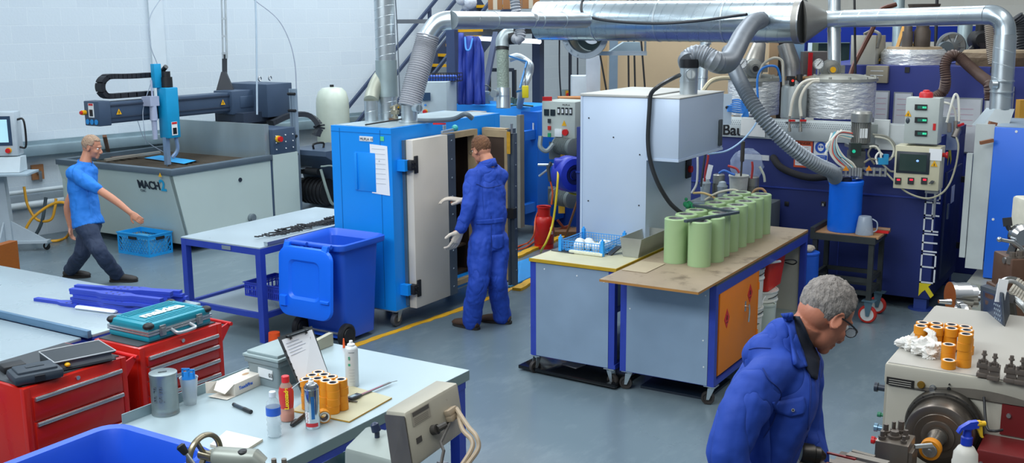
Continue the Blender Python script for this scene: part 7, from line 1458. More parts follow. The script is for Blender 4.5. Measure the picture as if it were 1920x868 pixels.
z_=.014;p,q=fa(634,764,z_),fa(732,722,z_);d=(q-p).normalized();sdv=V((-d.y,d.x,0))
b=B();b.bar(p,q,.014,.004);b.mi=1;b.bar(p.lerp(q,.1)+ZA*.002,p.lerp(q,.85)+ZA*.002,.005,.001);b.mi=0;b.bar(q,fa(745,719,z_),.003,.002);b.out('beam',[M('#6d6a66',.3,.7),M('#a8406a')],T)
m_=p.lerp(q,.30);b=B();b.ob(m_+ZA*.006,(.075,.035,.012),d,sdv,.002);b.mi=1;b.ob(m_+ZA*.0125-d*.008,(.035,.018,.001),d,sdv);b.out('slider',[M('#222a3a',.4),M('#8fa5b0',.3)],T)
b=B();
for s0,ln in((p,.06),(p.lerp(q,.19),.05)):b.prism([s0-d*.006+V((0,0,-.003)),s0+d*.008+V((0,0,-.003)),s0+d*.012-sdv*ln+V((0,0,-.003)),s0+d*.006-sdv*ln+V((0,0,-.003))],(0,0,.004));b.prism([s0+d*.006,s0-d*.004,s0-d*.001+sdv*.018],(0,0,.003))
b.out('jaw',M('#6d6a66',.3,.7),T)
def bot(name,label,cat,px_,py_,parts):
 p=fa(px_,py_);T=thing(name,label,cat,tuple(p))
 for nm,prof,mt in parts:b=B();b.lathe(prof,p,seg=28);b.out(nm,mt,T)
 return T,p
CLR=M('#cfdfe6',.08,0,.02,alpha=.38);
T,p=bot('water_bottle','clear plastic water bottle with a blue band and white cap','bottle',515,818,(('bottle',[(0,.003),(.028,0),(.033,.008),(.030,.02),(.033,.032),(.030,.045),(.033,.058),(.030,.07),(.033,.083),(.030,.095),(.033,.105),(.033,.145),(.028,.165),(.014,.185),(.0135,.2)],CLR),('label',[(.0332,.105),(.0337,.105),(.0337,.143),(.0332,.143)],M('#2d62c9',.4)),('cap',[(0,.19),(.0155,.19),(.0155,.212),(.014,.214),(0,.214)],M('#d8e2ec',.4)),('water',[(0,.006),(.028,.005),(.028,.06),(0,.06)],M('#c5d5dc',.05,0,.02,alpha=.35))))
T,p=bot('drink_bottle','energy drink bottle with red cap and orange drink','bottle',539,788,(('bottle',[(0,.003),(.029,0),(.034,.01),(.034,.05),(.030,.07),(.033,.1),(.034,.14),(.028,.17),(.016,.192),(.0155,.2)],M('#d9b9a8',.1,0,.03,alpha=.5)),('drink',[(0,.005),(.031,.004),(.0325,.012),(.0325,.052),(0,.055)],M('#e0581a',.15,0,.05)),('label',[(.0305,.062),(.0318,.07),(.0343,.1),(.0353,.14),(.0298,.168)],M('#c9302c',.4)),('cap',[(0,.19),(.0185,.19),(.0185,.218),(.017,.22),(0,.22)],M('#d8232a',.4))))
fn=(FR+RH*.25).normalized();text('Lucozade','lettering',p+fn*.0362+ZA*.066+RH*.008,ZA+fn*.05,-RH+FR*.0,.028,M('#f0d21e'),T,.0006,bold=.0008)
SILV=M('#c9ced2',.12,1,.03)
T,p=bot('spray_can','silver aerosol can with a thin straw and red foot label','spray can',587,801,(('can',[(0,0),(.0335,0),(.035,.004),(.035,.19),(.0335,.196),(.033,.2),(.026,.212),(.016,.216),(0,.216)],SILV),('collar',[(.0345,.188),(.0355,.19),(.0355,.196),(.034,.2)],SILV),('nozzle',[(0,.214),(.014,.214),(.013,.225),(.008,.228),(.007,.238),(0,.24)],WHITE)))
b=B();b.sweep([p+ZA*.234,p+ZA*.222-RH*.05-FR*.0,p+ZA*.19-RH*.09],.0016,6);b.out('straw',WHITE,T)
def wrap(T,p,r,a0,a1,z0,z1,mat,name='label'):
 b=B();n_=10;base=math.atan2(FR.y,FR.x);i0=[];i1=[]
 for k in range(n_+1):
  a=base+a0+(a1-a0)*k/n_;i0.append(b.vt(p+V((r*math.cos(a),r*math.sin(a),z0))));i1.append(b.vt(p+V((r*math.cos(a),r*math.sin(a),z1))))
 for k in range(n_):b._f([i0[k],i0[k+1],i1[k+1],i1[k]])
 return b.out(name,mat,T)
wrap(T,p,.0353,-.9,.95,.012,.030,M('#c02a33'));wrap(T,p,.0354,.2,1.0,.03,.03,WHITE)if 0 else None
wrap(T,p,.0353,-.95,-.35,.09,.13,M('#aeb6bb'));wrap(T,p,.0353,-.95,-.2,.03,.085,M('#dfe2e4'));wrap(T,p,.0353,.05,.5,.05,.16,M('#2c6fb0',.3,.3))
for k in range(3):
 a=math.atan2(FR.y,FR.x)-.6;c=p+V((math.cos(a),math.sin(a),0))*.0358+ZA*(.04+.017*k);tx=V((-math.sin(a),math.cos(a),0))
 b=B();b.prism([c-tx*.008,c-ZA*.008,c+tx*.008,c+ZA*.008],V((math.cos(a),math.sin(a),0))*.0004);b.mi=1;cc=c+V((math.cos(a),math.sin(a),0))*.0006;b.prism([cc-tx*.006,cc-ZA*.006,cc+tx*.006,cc+ZA*.006],V((math.cos(a),math.sin(a),0))*.0003);b.out('hazard_symbol',[M('#a3262c'),WHITE],T)
T,p=bot('spray_can','tall matt white aerosol can with green marks standing at the back','spray can',661,723,(('can',[(0,0),(.033,0),(.0345,.004),(.0345,.19),(.033,.2),(.032,.204),(.026,.212),(.016,.216),(0,.216)],M('#c9d0d2',.4,.1)),('nozzle',[(0,.214),(.02,.214),(.02,.224),(.01,.23),(.009,.242),(0,.244)],WHITE)))
text('S','lettering',p+FR*.0352-RH*.012+ZA*.15,RH,ZA,.022,M('#1f9a76'),T,.0006,bold=.001);wrap(T,p,.0348,-.4,-.05,.115,.128,M('#2aa07e'));wrap(T,p,.0348,-.3,.6,.185,.188,M('#5f6a72'));
for k in range(5):wrap(T,p,.0348,-.3,.55,.03+.016*k,.032+.016*k,M('#a9b2b8'),'print')
b=B();q=at(643,640,.99);q=fa(645,652);b.cyl(q,q+ZA*.055,.008,.004,seg=10);tag(b.out('spray_nozzle',M('#e2571c')),'small orange nozzle cap standing at the far corner of the bench','cap')
T=thing('blue_tub','big open royal-blue plastic tub at the bottom left corner','tub',(-3.75,2.5,0))
tcx,tcy,tw,td,tz_=-3.68,2.42,.70,1.16,1.0
TB_=M('#1c50c4',.35,0,.08,3)
b=B();loft(b,[rrect(tcx,tcy,tw-.2,td-.22,.06,.08),rrect(tcx,tcy,tw-.08,td-.08,tz_-.1,.1),rrect(tcx,tcy,tw-.04,td-.04,tz_-.095,.1),rrect(tcx,tcy,tw,td,tz_-.06,.11),rrect(tcx,tcy,tw,td,tz_-.01,.11),rrect(tcx,tcy,tw-.02,td-.02,tz_,.11),rrect(tcx,tcy,tw-.09,td-.09,tz_-.005,.09),rrect(tcx,tcy,tw-.11,td-.11,tz_-.03,.09),rrect(tcx,tcy,tw-.16,td-.16,tz_-.14,.09),rrect(tcx,tcy,tw-.26,td-.28,.1,.07)]);b.out('shell',TB_,T)
for(x,y)in((tcx-.18,tcy-.35),(tcx+.18,tcy-.35),(tcx-.18,tcy+.35),(tcx+.18,tcy+.35)):b=B();b.box(x-.04,x+.04,y-.04,y+.04,0,.065);b.out('foot',DARK,T)
LCR=M('#a9a597',.45,0,.06,4,.02,20,dirt='#4c4a45',dscale=16,damt=.36);LTOP=M('#aeaba3',.4,0,.06,3,dirt='#b39a90',dscale=3,damt=.25)
IRON=M('#776d64',.38,.6,.2,14);MAR=M('#6c1a1c',.4,0,.12,5,dirt='#8f8580',dscale=16,damt=.26);TOOLS=M('#736a62',.4,.5,.2,20)
LX0,LX1,LY0,LY1,LZ=-.995,.45,4.80,5.95,1.27
T=thing('lathe','worn cream and maroon metal lathe with a turning chuck at the right','lathe',(-.4,5.0,0))
b=B();b.box(LX0,LX1,LY0,LY1,1.17,LZ,.012);b.out('headstock_cover',LCR,T)
bx('headstock_top',LTOP,T,LX0+.012,LX1-.01,LY0+.012,LY1-.01,LZ-.001,LZ+.003)
b=B();b.box(LX0+.015,LX1-.01,LY0+.01,LY1-.01,.0,1.168,.006);b.box(LX0,LX0+.02,LY0+.03,LY1-.05,.2,1.165);b.out('headstock',LCR,T)
b=B();b.box(-.40,LX1,LY0-.004,LY0+.004,1.19,1.255);b.box(-.5,LX1,LY0+.002,LY0+.008,1.03,1.168);b.out('maroon_panel',MAR,T)
b=B();b.box(-.56,LX1,4.60,LY0+.01,.92,1.02,.006);b.box(-.5,LX1,4.66,LY0+.01,.3,.91,.006);b.out('maroon_guard',MAR,T)
b=B();
for(x,z)in((-.47,1.12),(-.54,.96),(-.44,.95),(-.2,.97),(-.45,.84)):y=LY0+.002 if z>1.03 else 4.60 if z>.92 else 4.66;b.cyl((x,y,z),(x,y-.008,z),.011,.009,10)
b.out('bolt',STEEL,T)
chx,chz=onY(1772,795,LY0).x,onY(1772,795,LY0).z
cc=V((chx,LY0,chz));ax=V((0,-1,0))
b=B();b.lathe([(.11,0),(.162,.0),(.164,.006),(.164,.04),(.158,.05),(.15,.052),(.148,.06),(.11,.06)],cc,ax,56)
for k in range(20):a=2*PI*k/20;p=cc+V((math.cos(a)*.156,-.051,math.sin(a)*.156));b.cyl(p,p-YA*.002,.0035,seg=6)
b.out('backplate',M('#4c4944',.4,.75,.1,10),T)
b=B();b.lathe([(0,.05),(.128,.05),(.137,.056),(.14,.07),(.14,.155),(.136,.165),(.13,.168),(.1,.168),(.098,.170),(.07,.170),(.068,.175),(.055,.178),(.045,.178),(.045,.185),(0,.185)],cc,ax,56);b.out('chuck',M('#7b736b',.3,.85,.1,4,stretch=(1,14,1)),T)
b=B();b.lathe([(0,.17),(.040,.17),(.040,.2),(.034,.21),(.034,.33),(.0,.33)],cc,ax,36);b.out('arbor',M('#b0aca6',.2,.9),T)
wp=cc+ax*.318;wp2=cc+ax*.345
T2=thing('tape_roll','yellow tape roll being turned on the lathe arbor','tape roll',tuple(wp))
b=B();b.lathe([(.0345,.302),(.042,.302),(.043,.304),(.043,.345),(.042,.347),(.0305,.347),(.0305,.331),(.0345,.331)],cc,ax,36);b.out('tape',TAPE,T2)
b=B();b.lathe([(0,.331),(.030,.331),(.030,.349),(.026,.352),(.01,.352),(.008,.358),(0,.358)],cc,ax,28);b.out('end_cap',STEEL,T)
pl=onY(1688,716,LY0-.002);b=B();p0_,p1_=onY(1663,706,LY0-.001),onY(1714,721,LY0-.001)
b.box(p0_.x,p1_.x,LY0-.004,LY0+.006,p0_.z-.035,p0_.z,0);b.out('name_plate',M('#22211f',.4),T)
b=B();
for k in range(3):b.box(p0_.x+.01,p1_.x-.012,LY0-.005,LY0-.004,p0_.z-.011-.01*k,p0_.z-.008-.01*k)
b.out('print',M('#a9a69c'),T)
for(x,y,r,mt)in((1728,720,.014,M('#8f6f2a',.4,.5)),(1750,726,.012,STEEL),(1780,727,.006,DARK),(1781,719,.003,DARK)):
 p=onY(x,y,LY0+.008);b=B();b.cyl(p,p-YA*(.02 if r!=.012 else .04),r,seg=18);b.cyl(p,p-YA*.014,r*1.2,seg=18);b.out('plug',mt,T)
for(y_,z,mt,r,L_)in((4.86,1.13,M('#2d3440',.4),.022,.04),(4.86,1.0,M('#2f7a5a'),.012,.02),(4.86,.935,M('#7fa0b8',.3,.5),.02,.03),(4.86,.87,REDP,.018,.04),(4.86,.745,M('#23262b',.4),.028,.05)):
 b=B();p=V((LX0+.005,y_,z));b.cyl(p,p-XA*L_,r*.7,seg=14);b.cyl(p-XA*L_,p-XA*(L_+.015),r,seg=16);b.out('control_knob',mt,T)
b=B();n_=20;top=[];
for k in range(n_+1):t=k/n_;top.append(V((-.86+.56*t,LY0-.0015,1.175+.045*math.sin(t*PI)*.9)))
b.prism(top+[V((-.30,LY0-.0015,1.172)),V((-.86,LY0-.0015,1.172))],(0,.003,0));b.out('worn_band',M('#7c766c',.4,.4,.15,12),T)
b=B();b.box(-.92,-.86,2.75,LY0,.72,.84,.004);b.box(-.52,-.46,2.75,LY0,.72,.84,.004);b.box(-.92,-.46,2.75,LY0,.55,.72);b.out('bed',IRON,T)
b=B();b.box(-.95,-.43,2.8,3.4,.0,.55,.01);b.box(-.95,-.43,4.3,LY0,.0,.55,.01);b.out('pedestal',LCR,T)
b=B();b.box(-1.0,-.42,4.12,4.52,.84,.90,.005);b.box(-1.08,-.62,4.22,4.44,.90,.96,.004);b.box(-1.25,-.75,4.28,4.32,.955,.965);b.out('carriage',IRON,T)
tp=onY(1691,800,4.36);b=B();tpx=-.845;b.box(tpx-.06,tpx+.07,4.28,4.42,.962,1.10,.004);b.box(tpx+.07,tpx+.085,4.29,4.40,.99,1.07);
b.out('tool_post',M('#857c72',.3,.6,.15,8),T)
b=B();
for(dx,dy,r,h)in((-.04,.02,.014,.045),(.0,-.0,.022,.03),(.04,.02,.013,.035),(-.015,.05,.010,.05),(.045,-.04,.010,.03),(-.04,-.04,.012,.035),(.015,.045,.016,.06)):
 p=V((tpx+dx,4.35+dy,1.10));b.cyl(p,p+ZA*h*.4,r*1.3,seg=14);b.cyl(p+ZA*h*.4,p+ZA*h,r*.8,seg=6)
b.out('post_bolt',TOOLS,T)
b=B();b.bar((tpx+.08,4.36,1.075),(tpx+.14,4.40,1.08),.014,.014);b.out('tool_bit',STEEL,T)
b=B();q=dep(1500,848,4.15);q1=dep(1543,855,4.15);d=(q1-q).normalized()
b.lathe([(0,0),(.036,0),(.04,.01),(.04,.05),(.034,.055),(.034,.075),(.02,.09),(.012,.1),(0,.105)],q,d,24);b.out('live_centre',M('#3c3a38',.3,.8,.1),T)
b=B();b.bar(dep(1549,848,4.2),dep(1604,861,4.1),.012,.006);b.out('red_lever',M('#9c2322',.4),T)
b=B();b.bar(dep(1590,852,4.15),dep(1665,870,4.05),.04,.012);b.bar(dep(1598,846,4.2),dep(1640,857,4.15),.02,.01);b.bar(q-ZA*.06,q-ZA*.4,.05);b.bar(q-ZA*.05-d*.01,q+d*.1-ZA*.05,.05,.04);b.out('slide',M('#918a80',.4,.5),T)
b=B();b.tube([dep(1845,745,4.6),dep(1850,800,4.5),dep(1864,808,4.45),dep(1880,806,4.45)],.006);b.out('black_cable',DARK,T)
g2='masking tape rolls on the lathe headstock';hz0=LZ+.003
for(x,y,n,wh)in((1730,604,3,'at the far left of the lathe top'),(1757,606,3,'second in the rear row on the lathe'),(1784,608,3,'third in the rear row on the lathe'),(1811,612,3,'last in the rear row on the lathe'),(1728,610.5,3,'first in the front row behind the tissue'),(1756,613,3,'second in the front row behind the tissue'),(1784,615,3,'third in the front row on the lathe'),(1814,619,3,'behind the right front one on the lathe'),(1811,626,4,'at the right front on the lathe'),(1778,645,2,'between tissue and the right front stack'),(1779,675,1,'near the front edge of the lathe top')):
 stack(x,y,n,hz0,wh,g2,jit=.004)
b=B();rnd=random.Random(12);tb=at(1733,665,hz0);tb.z=hz0
def crumple(c,r,seed):
 rnd=random.Random(seed);bm2=bmesh.new();bmesh.ops.create_icosphere(bm2,subdivisions=4,radius=1)
 off=V((rnd.uniform(0,9),rnd.uniform(0,9),rnd.uniform(0,9)))
 for v in bm2.verts:
  n1=noise.noise(v.co*1.6+off);n2=abs(noise.noise(v.co*3.4+off));n3=abs(noise.noise(v.co*7+off))
  s=.75+.5*n1+.45*n2-.2*n3;p=V(c)+V((v.co.x*r[0],v.co.y*r[1],v.co.z*r[2]))*s;p.z=max(p.z,hz0+.0005);v.co=p
 idx={}
 for v in bm2.verts:idx[v]=b.bm.verts.new(v.co)
 for f in bm2.faces:b.bm.faces.new([idx[v]for v in f.verts])
 bm2.free()
crumple(tb+V((.01,-.01,.035)),(.085,.065,.055),1);crumple(tb+V((-.075,.06,.025)),(.065,.055,.04),2);crumple(tb+V((.03,-.045,.012)),(.03,.03,.02),3);crumple(tb+V((.02,.05,.06)),(.022,.02,.05),4)
b.sweep([tb+V((-.02,.06,.10)),tb+V((-.01,.06,.105)),tb+V((.01,.05,.10)),tb+V((.03,.04,.07)),tb+V((.04,.02,.03))],[(.004,.008),(.008,.014),(.008,.016),(.01,.018),(.01,.02)],8)
tag(b.out('crumpled_tissue',M('#e2e0da',.85,0,.03,10,.35,60)),'crumpled white tissue lying in front of the tape rolls on the lathe','tissue')
for k,(x,y)in enumerate(((1842,706),(1862,712),(1893,716),(1914,720))):
 p=at(x,y,hz0);p.z=hz0;s_=.030
 T2=thing('tool_holder',f'dark steel quick-change tool holder, {["first", "second", "third", "fourth"][k]} from the left on the lathe top','tool holder',tuple(p),group='tool holders along the front of the lathe top')
 b=B();hh=.065;b.box(p.x-s_*.8,p.x+s_*.8,p.y-s_*.6,p.y+s_*.8,p.z,p.z+.02,.002);b.box(p.x-s_*.5,p.x+s_*.8,p.y-s_*.3,p.y+s_*.6,p.z+.02,p.z+.04);b.box(p.x-s_*.8,p.x+s_*.8,p.y-s_*.5,p.y+s_*.8,p.z+.04,p.z+hh,.002);b.out('block',TOOLS,T2)
 b=B();q=p+ZA*hh+YA*.008;b.cyl(q,q+ZA*.012,.012,seg=12);b.cyl(q+ZA*.012,q+ZA*.035,.006,seg=10);b.cyl(q+ZA*.03,q+ZA*.036,.012,seg=12);b.cyl(q+ZA*.036,q+ZA*.05,.008,seg=6);b.out('height_screw',TOOLS,T2)
 b=B();
 for dx in(-.014,.014):b.cyl(p+V((dx,-.012,hh)),p+V((dx,-.012,hh+.014)),.006,seg=8)
 b.out('clamp_screw',TOOLS,T2)
p=V((-.56,4.26,.80));zt_=onY(1815,835,4.26).z
T=thing('spray_bottle','white ribbed spray bottle with a blue and yellow trigger head','spray bottle',(p.x,p.y,.84))
q=onY(1812,833,4.26);q=V((q.x,4.26,q.z));z0=.841
b=B();pr=[(0,z0),(.048,z0),(.05,z0+.01)];hN=q.z;
for k in range(8):h=z0+.02+(hN-z0-.06)*k/8;pr+=[(.05,h),(.047,h+.006)]
pr+=[(.045,hN-.035),(.030,hN-.01),(.018,hN-.002),(.017,hN),(0,hN)]
b.lathe(pr,(q.x,q.y,0),seg=28);b.out('bottle',M('#dad7cc',.45),T)
b=B();b.box(q.x-.05,q.x+.05,q.y-.05,q.y+.05,.84,.842)if 0 else None
BLT=M('#1d3fc0',.35)
b.bm.free();b=B();b.lathe([(0,0),(.022,0),(.022,.03),(.017,.035),(.015,.055),(0,.055)],q,seg=20);b.mi=0;e1=(RH*.98+FR*.1).normalized()
b.sweep([q+ZA*.045,q+ZA*.06-RH*.0,q+ZA*.082+RH*.012],[.014,.015,.016],12)
b.prism([q+ZA*.055-RH*.045,q+ZA*.075-RH*.035,q+ZA*.098+RH*.0,q+ZA*.102+RH*.03,q+ZA*.075+RH*.035,q+ZA*.068-RH*.0,q+ZA*.068-RH*.028,q+ZA*.05-RH*.04],FR*.022);b.out('spray_head',BLT,T)
b=B();b.cyl(q+ZA*.088+RH*.028+FR*.011,q+ZA*.09+RH*.062+FR*.011,.012,.010,14);b.prism([q+ZA*.1+RH*.025,q+ZA*.1+RH*.045,q+ZA*.07+RH*.05,q+ZA*.045+RH*.053,q+ZA*.035+RH*.058,q+ZA*.033+RH*.05,q+ZA*.06+RH*.036,q+ZA*.08+RH*.022],FR*.018);b.out('trigger',M('#e9b81e',.4),T)
T=thing('lathe','second lathe behind with digital readout, bright handwheels and cream casting','lathe',(-.5,6.6,0))
b=B();a=dep(1862,640,5.9);b.box(-.92,.3,6.15,6.9,0,.92,.01);b.box(-.7,.3,6.1,6.95,.92,1.02,.01);b.out('casting',LCR,T)
b=B();b.cyl(dep(1787,556,6.4),dep(1815,556,6.4),.085,.085,28);b.cyl(dep(1815,556,6.4),dep(1828,556,6.4),.07,seg=28);b.cyl(dep(1828,558,6.4),dep(1860,558,6.3),.045,seg=24);b.cyl(dep(1781,556,6.4),dep(1788,556,6.4),.09,.09,32);b.cyl(dep(1760,565,6.35),dep(1783,566,6.35),.012,.018,12);b.out('quill_handwheel',CHROME,T)
b=B();c=dep(1803,600,6.3);ax2=(RH+FR*.15).normalized();b.lathe([(.075,-.015),(.1,-.02),(.104,0),(.1,.02),(.075,.015),(.075,-.015)],c,ax2,32);
for k in range(3):a=2*PI*k/3+.4;u=ZA*math.cos(a)+ax2.cross(ZA)*math.sin(a);b.bar(c,c+u*.08,.018)
b.cyl(c-ax2*.03,c+ax2*.12,.02);b.out('handwheel',CHROME,T)
b=B();b.cyl(dep(1820,600,6.3),dep(1850,605,6.3),.05,seg=20);b.bar(dep(1815,575,6.3),dep(1830,600,6.25),.02);b.out('apron',M('#8f8a80',.4,.4),T)
P8=[dep(1839,606,5.75),dep(1886,642,5.35),dep(1897,632,5.6),dep(1852,602,5.95),dep(1838,535,5.75),dep(1880,549,5.35),dep(1892,548,5.6),dep(1850,532,5.95)]
b=B();b.hexa(P8,.006);b.out('readout_housing',M('#2e3640',.5),T)
fc=lambda u,v,o=.004:(P8[0].lerp(P8[1],u)).lerp(P8[4].lerp(P8[5],u),v)+FR*o-RH*o*.5
b=B();b.hexa([fc(.12,.10),fc(.92,.12),fc(.92,.12,0),fc(.12,.10,0),fc(.12,.90),fc(.92,.92),fc(.92,.92,0),fc(.12,.90,0)]);b.out('readout_face',M('#1f3350',.4),T)
b=B();
for v in(.58,.76):b.hexa([fc(.22,v,.006),fc(.6,v,.006),fc(.6,v,.004),fc(.22,v,.004),fc(.22,v+.11,.006),fc(.6,v+.11,.006),fc(.6,v+.11,.004),fc(.22,v+.11,.004)])
b.out('display',M('#4a2c1c',.3,emit=.1),T)
b=B();
for i in range(4):
 for j in range(6):p_=fc(.64+.07*i,.2+.1*j,.006);b.ob(p_,(.008,.004,.010),RH,FR)
b.out('keypad',M('#a9b6c2',.5),T)
b=B();b.bar(dep(1896,600,5.7),dep(1890,655,5.7),.02);b.out('arm',DARK,T);b=B();b.bar(dep(1892,560,5.75),dep(1900,620,6.1),.05);b.out('arm',DARK,T);b=B();b.tube([dep(1886,635,5.5),dep(1893,655,5.4),dep(1905,668,5.3)],.005);b.out('cable',DARK,T)
b=B();b.hexa([dep(1893,560,6.0),dep(1925,590,5.9),dep(1940,560,6.1),dep(1910,535,6.2),dep(1893,552,6.0),dep(1925,578,5.9),dep(1940,548,6.1),dep(1910,526,6.2)]);
for k in range(8):t=k/7;b.bar(dep(1893,551,6.0).lerp(dep(1925,577,5.9),t)+ZA*.008,dep(1910,526,6.2).lerp(dep(1940,548,6.1),t)+ZA*.008,.014,.016)
b.out('ribbed_cover',M('#a9a498',.5,.2),T)
b=B();b.tube([dep(1882,540,5.9),dep(1887,565,5.8),dep(1885,590,5.7),dep(1881,605,5.6)],.014,10);b.tube([dep(1884,567,5.8),dep(1900,560,5.8),dep(1915,570,5.7),dep(1925,585,5.7)],.016,10);b.out('curved_guard',M('#c9cdcd',.35,.3),T)
b=B();b.tube([dep(1877,540,6.0),dep(1890,528,6.0),dep(1905,530,6.0),dep(1925,545,6.0)],.012);b.out('hose',M('#8b8d8c',.4),T)
b=B();p_=dep(1878,545,5.4);b.ob(p_+ZA*.0,(.05,.003,.12),(RH-ZA*.1),FR);b.out('paper_tag',PAPER,T)
b=B();c=dep(1890,513,6.3);p_=dep(1912,508,6.4);b.ob(p_,(.22,.25,.2),RH,FR,.01);b.cyl(p_+FR*.125,p_+FR*.13,.03);b.ob(p_-ZA*.22+RH*.02,(.3,.3,.25),RH,FR,.01);b.out('gearbox',M('#5e4436',.45,.3,.2,10),T)
for(px_,py_)in((1898,482),(1912,480)):b=B();c=dep(px_,py_,6.3);b.cyl(c-ZA*.04,c,.03,seg=16);b.cyl(c,c+ZA*.03,.018,seg=8);b.out('oil_cap',TOOLS,T)
b=B();c=dep(1888,488,6.35);b.cyl(c-RH*.02,c+RH*.03,.02);b.out('plug',STEEL,T)
b=B();b.cyl(dep(1875,449,6.3),dep(1900,454,6.3),.011,seg=12);b.cyl(dep(1900,454,6.3),dep(1916,466,6.3),.012,seg=12);b.sph(dep(1874,449,6.3),.016);b.cyl(dep(1916,466,6.3),dep(1916,500,6.35),.014);b.out('lever',STEEL,T)
b=B();b.bar(dep(1888,408,6.4),dep(1890,424,6.4),.05,.02);b.tube([dep(1889,422,6.4),dep(1893,430,6.4),dep(1903,434,6.4)],.014);b.bar(dep(1902,458,6.4),dep(1894,478,6.4),.05,.015);b.out('clamp_lever',DARK,T)
b=B();c=dep(1908,440,6.4);b.lathe([(0,0),(.06,0),(.075,.03),(.075,.07),(.05,.09),(0,.09)],c,FR,24);b.out('handwheel_boss',CHROME,T)
b=B();c=dep(1922,460,6.6);b.ob(c+ZA*.05,(.12,.2,.5),RH,FR,.02);b.out('column',M('#c3c0b0',.5,0,.1,20,dirt='#3b3a36',dscale=30,damt=.3),T)
b=B();c=dep(1897,560,6.2);b.lathe([(.075,0),(.09,0),(.09,.02),(.075,.02),(.075,0)],dep(1893,545,6.3),FR,28);b.out('guard_ring',STEEL,T)
T=thing('milling_machine','grey machine at the bottom edge with a spoked handwheel and cast table','machine',tuple(dep(560,1000,4.0)*V((1,1,0))))
DD=4.05
b=B();c=dep(384,853,DD);axw=(RH*.86+FR*.5).normalized();r_=.078
n_=40;ux=ZA;vx_=axw.cross(ZA).normalized()
b.sweep([c+(ux*math.cos(2*PI*k/n_)+vx_*math.sin(2*PI*k/n_))*r_ for k in range(n_+1)],(.010,.014),12,cap=False)
for k in range(3):a=2*PI*k/3+.5;u=ux*math.cos(a)+vx_*math.sin(a);b.bar(c,c+u*r_,.022,.010)
b.cyl(c-axw*.02,c+axw*.045,.02,seg=18);b.out('handwheel',M('#8c8470',.3,.8,.15),T)
b=B();p0_=c+axw*.04;p1_=p0_+RH*.19+FR*.03-ZA*.0;b.sweep([p0_,p0_+RH*.02,p1_-RH*.02,p1_+ZA*-.02],[.03,.04,.042,.035],20);b.ob((p0_+p1_)/2-ZA*.09,(.2,.12,.14),RH,FR,.02);b.out('tailstock',M('#8f948c',.4,.3,.12,8),T)
b=B();q=dep(457,868,DD-.05);t_=dep(455,846,DD-.05);b.cyl(q-ZA*.03,q+ZA*.015,.009);b.lathe([(.010,0),(.014,.004),(.02,.035),(.014,.04),(0,.04)],q+ZA*.012,ZA,16);b.out('locking_knob',DARK,T)
b=B();q0,q1=dep(362,868,DD-.2),dep(347,848,DD-.2);b.cyl(q0-(q1-q0)*1.0,q1,.007);b.out('lever',STEEL,T)
b=B();d=(q1-q0).normalized();b.lathe([(.009,0),(.012,.005),(.017,.035),(.01,.042),(0,.042)],q1-d*.008,d,16);b.out('lever_knob',DARK,T)
for px_ in(514,533):b=B();q=dep(px_,872,DD-.1);b.cyl(q-ZA*.04,q+ZA*.005,.016,seg=6);b.cyl(q+ZA*.005,q+ZA*.025,.010,seg=12);b.out('stud',TOOLS,T)
b=B();a_,c_=dep(330,905,DD),dep(740,905,DD-.3);b.bar(a_-ZA*.03,c_-ZA*.03,.22,.08);mid=(a_+c_)/2;b.box(mid.x-.3,mid.x+.3,mid.y-.2,mid.y+.2,0,mid.z-.05,.02);b.out('base',M('#7f867f',.5,.2),T)
b=B();D3=3.7
fr_=[dep(640,870,D3-.1),dep(735,880,D3-.25),dep(770,870,D3),dep(680,850,D3+.15),dep(644,838,D3-.08),dep(738,862,D3-.22),dep(765,812,D3),dep(688,795,D3+.12)]
b.hexa([p-ZA*.18 if i<4 else p for i,p in enumerate(fr_)],.018);b.out('cast_cover',M('#8f9893',.45,.25,.12,5,dirt='#b9c0bf',dscale=9,damt=.3),T)
b=B();q=dep(707,812,D3-.02);b.cyl(q-ZA*.02,q+ZA*.008,.009);b.lathe([(.01,0),(.017,.005),(.014,.03),(.006,.036),(0,.036)],q+ZA*.004-FR*0,(ZA-RH*.3).normalized(),16);b.out('black_knob',M('#25304a',.3),T)
T=thing('readout_display','grease-stained beige readout box seen from behind with cables plugged in','display',tuple(dep(800,800,3.3)))
D4=3.25
F_=[dep(775,880,D4-.05),dep(873,808,D4+.18),dep(859,716,D4+.2),dep(758,773,D4-.02)]
G_=[dep(737,880,D4+.06),dep(838,806,D4+.30),dep(819,711,D4+.32),dep(721,769,D4+.1)]
b=B();b.hexa([F_[0],F_[1],G_[1],G_[0],F_[3],F_[2],G_[2],G_[3]],.012);b.out('housing',M('#a39e8e',.45,.1,.12,5,.02,10,dirt='#6f675b',dscale=7,damt=.38),T)
fp=lambda u,v,o=.004:F_[0].lerp(F_[1],u).lerp(F_[3].lerp(F_[2],u),v)+nF*o
eu=(F_[1]-F_[0]).normalized();ev=(F_[3]-F_[0]).normalized();nF=eu.cross(ev).normalized();nF=nF if nF.dot(FW)<0 else-nF
sl_=[G_[0].lerp(G_[3],.03),F_[0].lerp(F_[3],.03),F_[0].lerp(F_[3],.93),G_[0].lerp(G_[3],.93)]
nS=(sl_[1]-sl_[0]).cross(sl_[3]-sl_[0]).normalized();nS=nS if nS.dot(FW)<0 else-nS
b=B();b.hexa([p+nS*.001 for p in sl_]+[p+nS*.003 for p in sl_]);b.out('side_panel',M('#4b4845',.5,0,.2,12),T)
def quadp(b,u0,v0,u1,v1,o0,o1):b.hexa([fp(u0,v0,o0),fp(u1,v0,o0),fp(u1,v1,o0),fp(u0,v1,o0),fp(u0,v0,o1),fp(u1,v0,o1),fp(u1,v1,o1),fp(u0,v1,o1)])
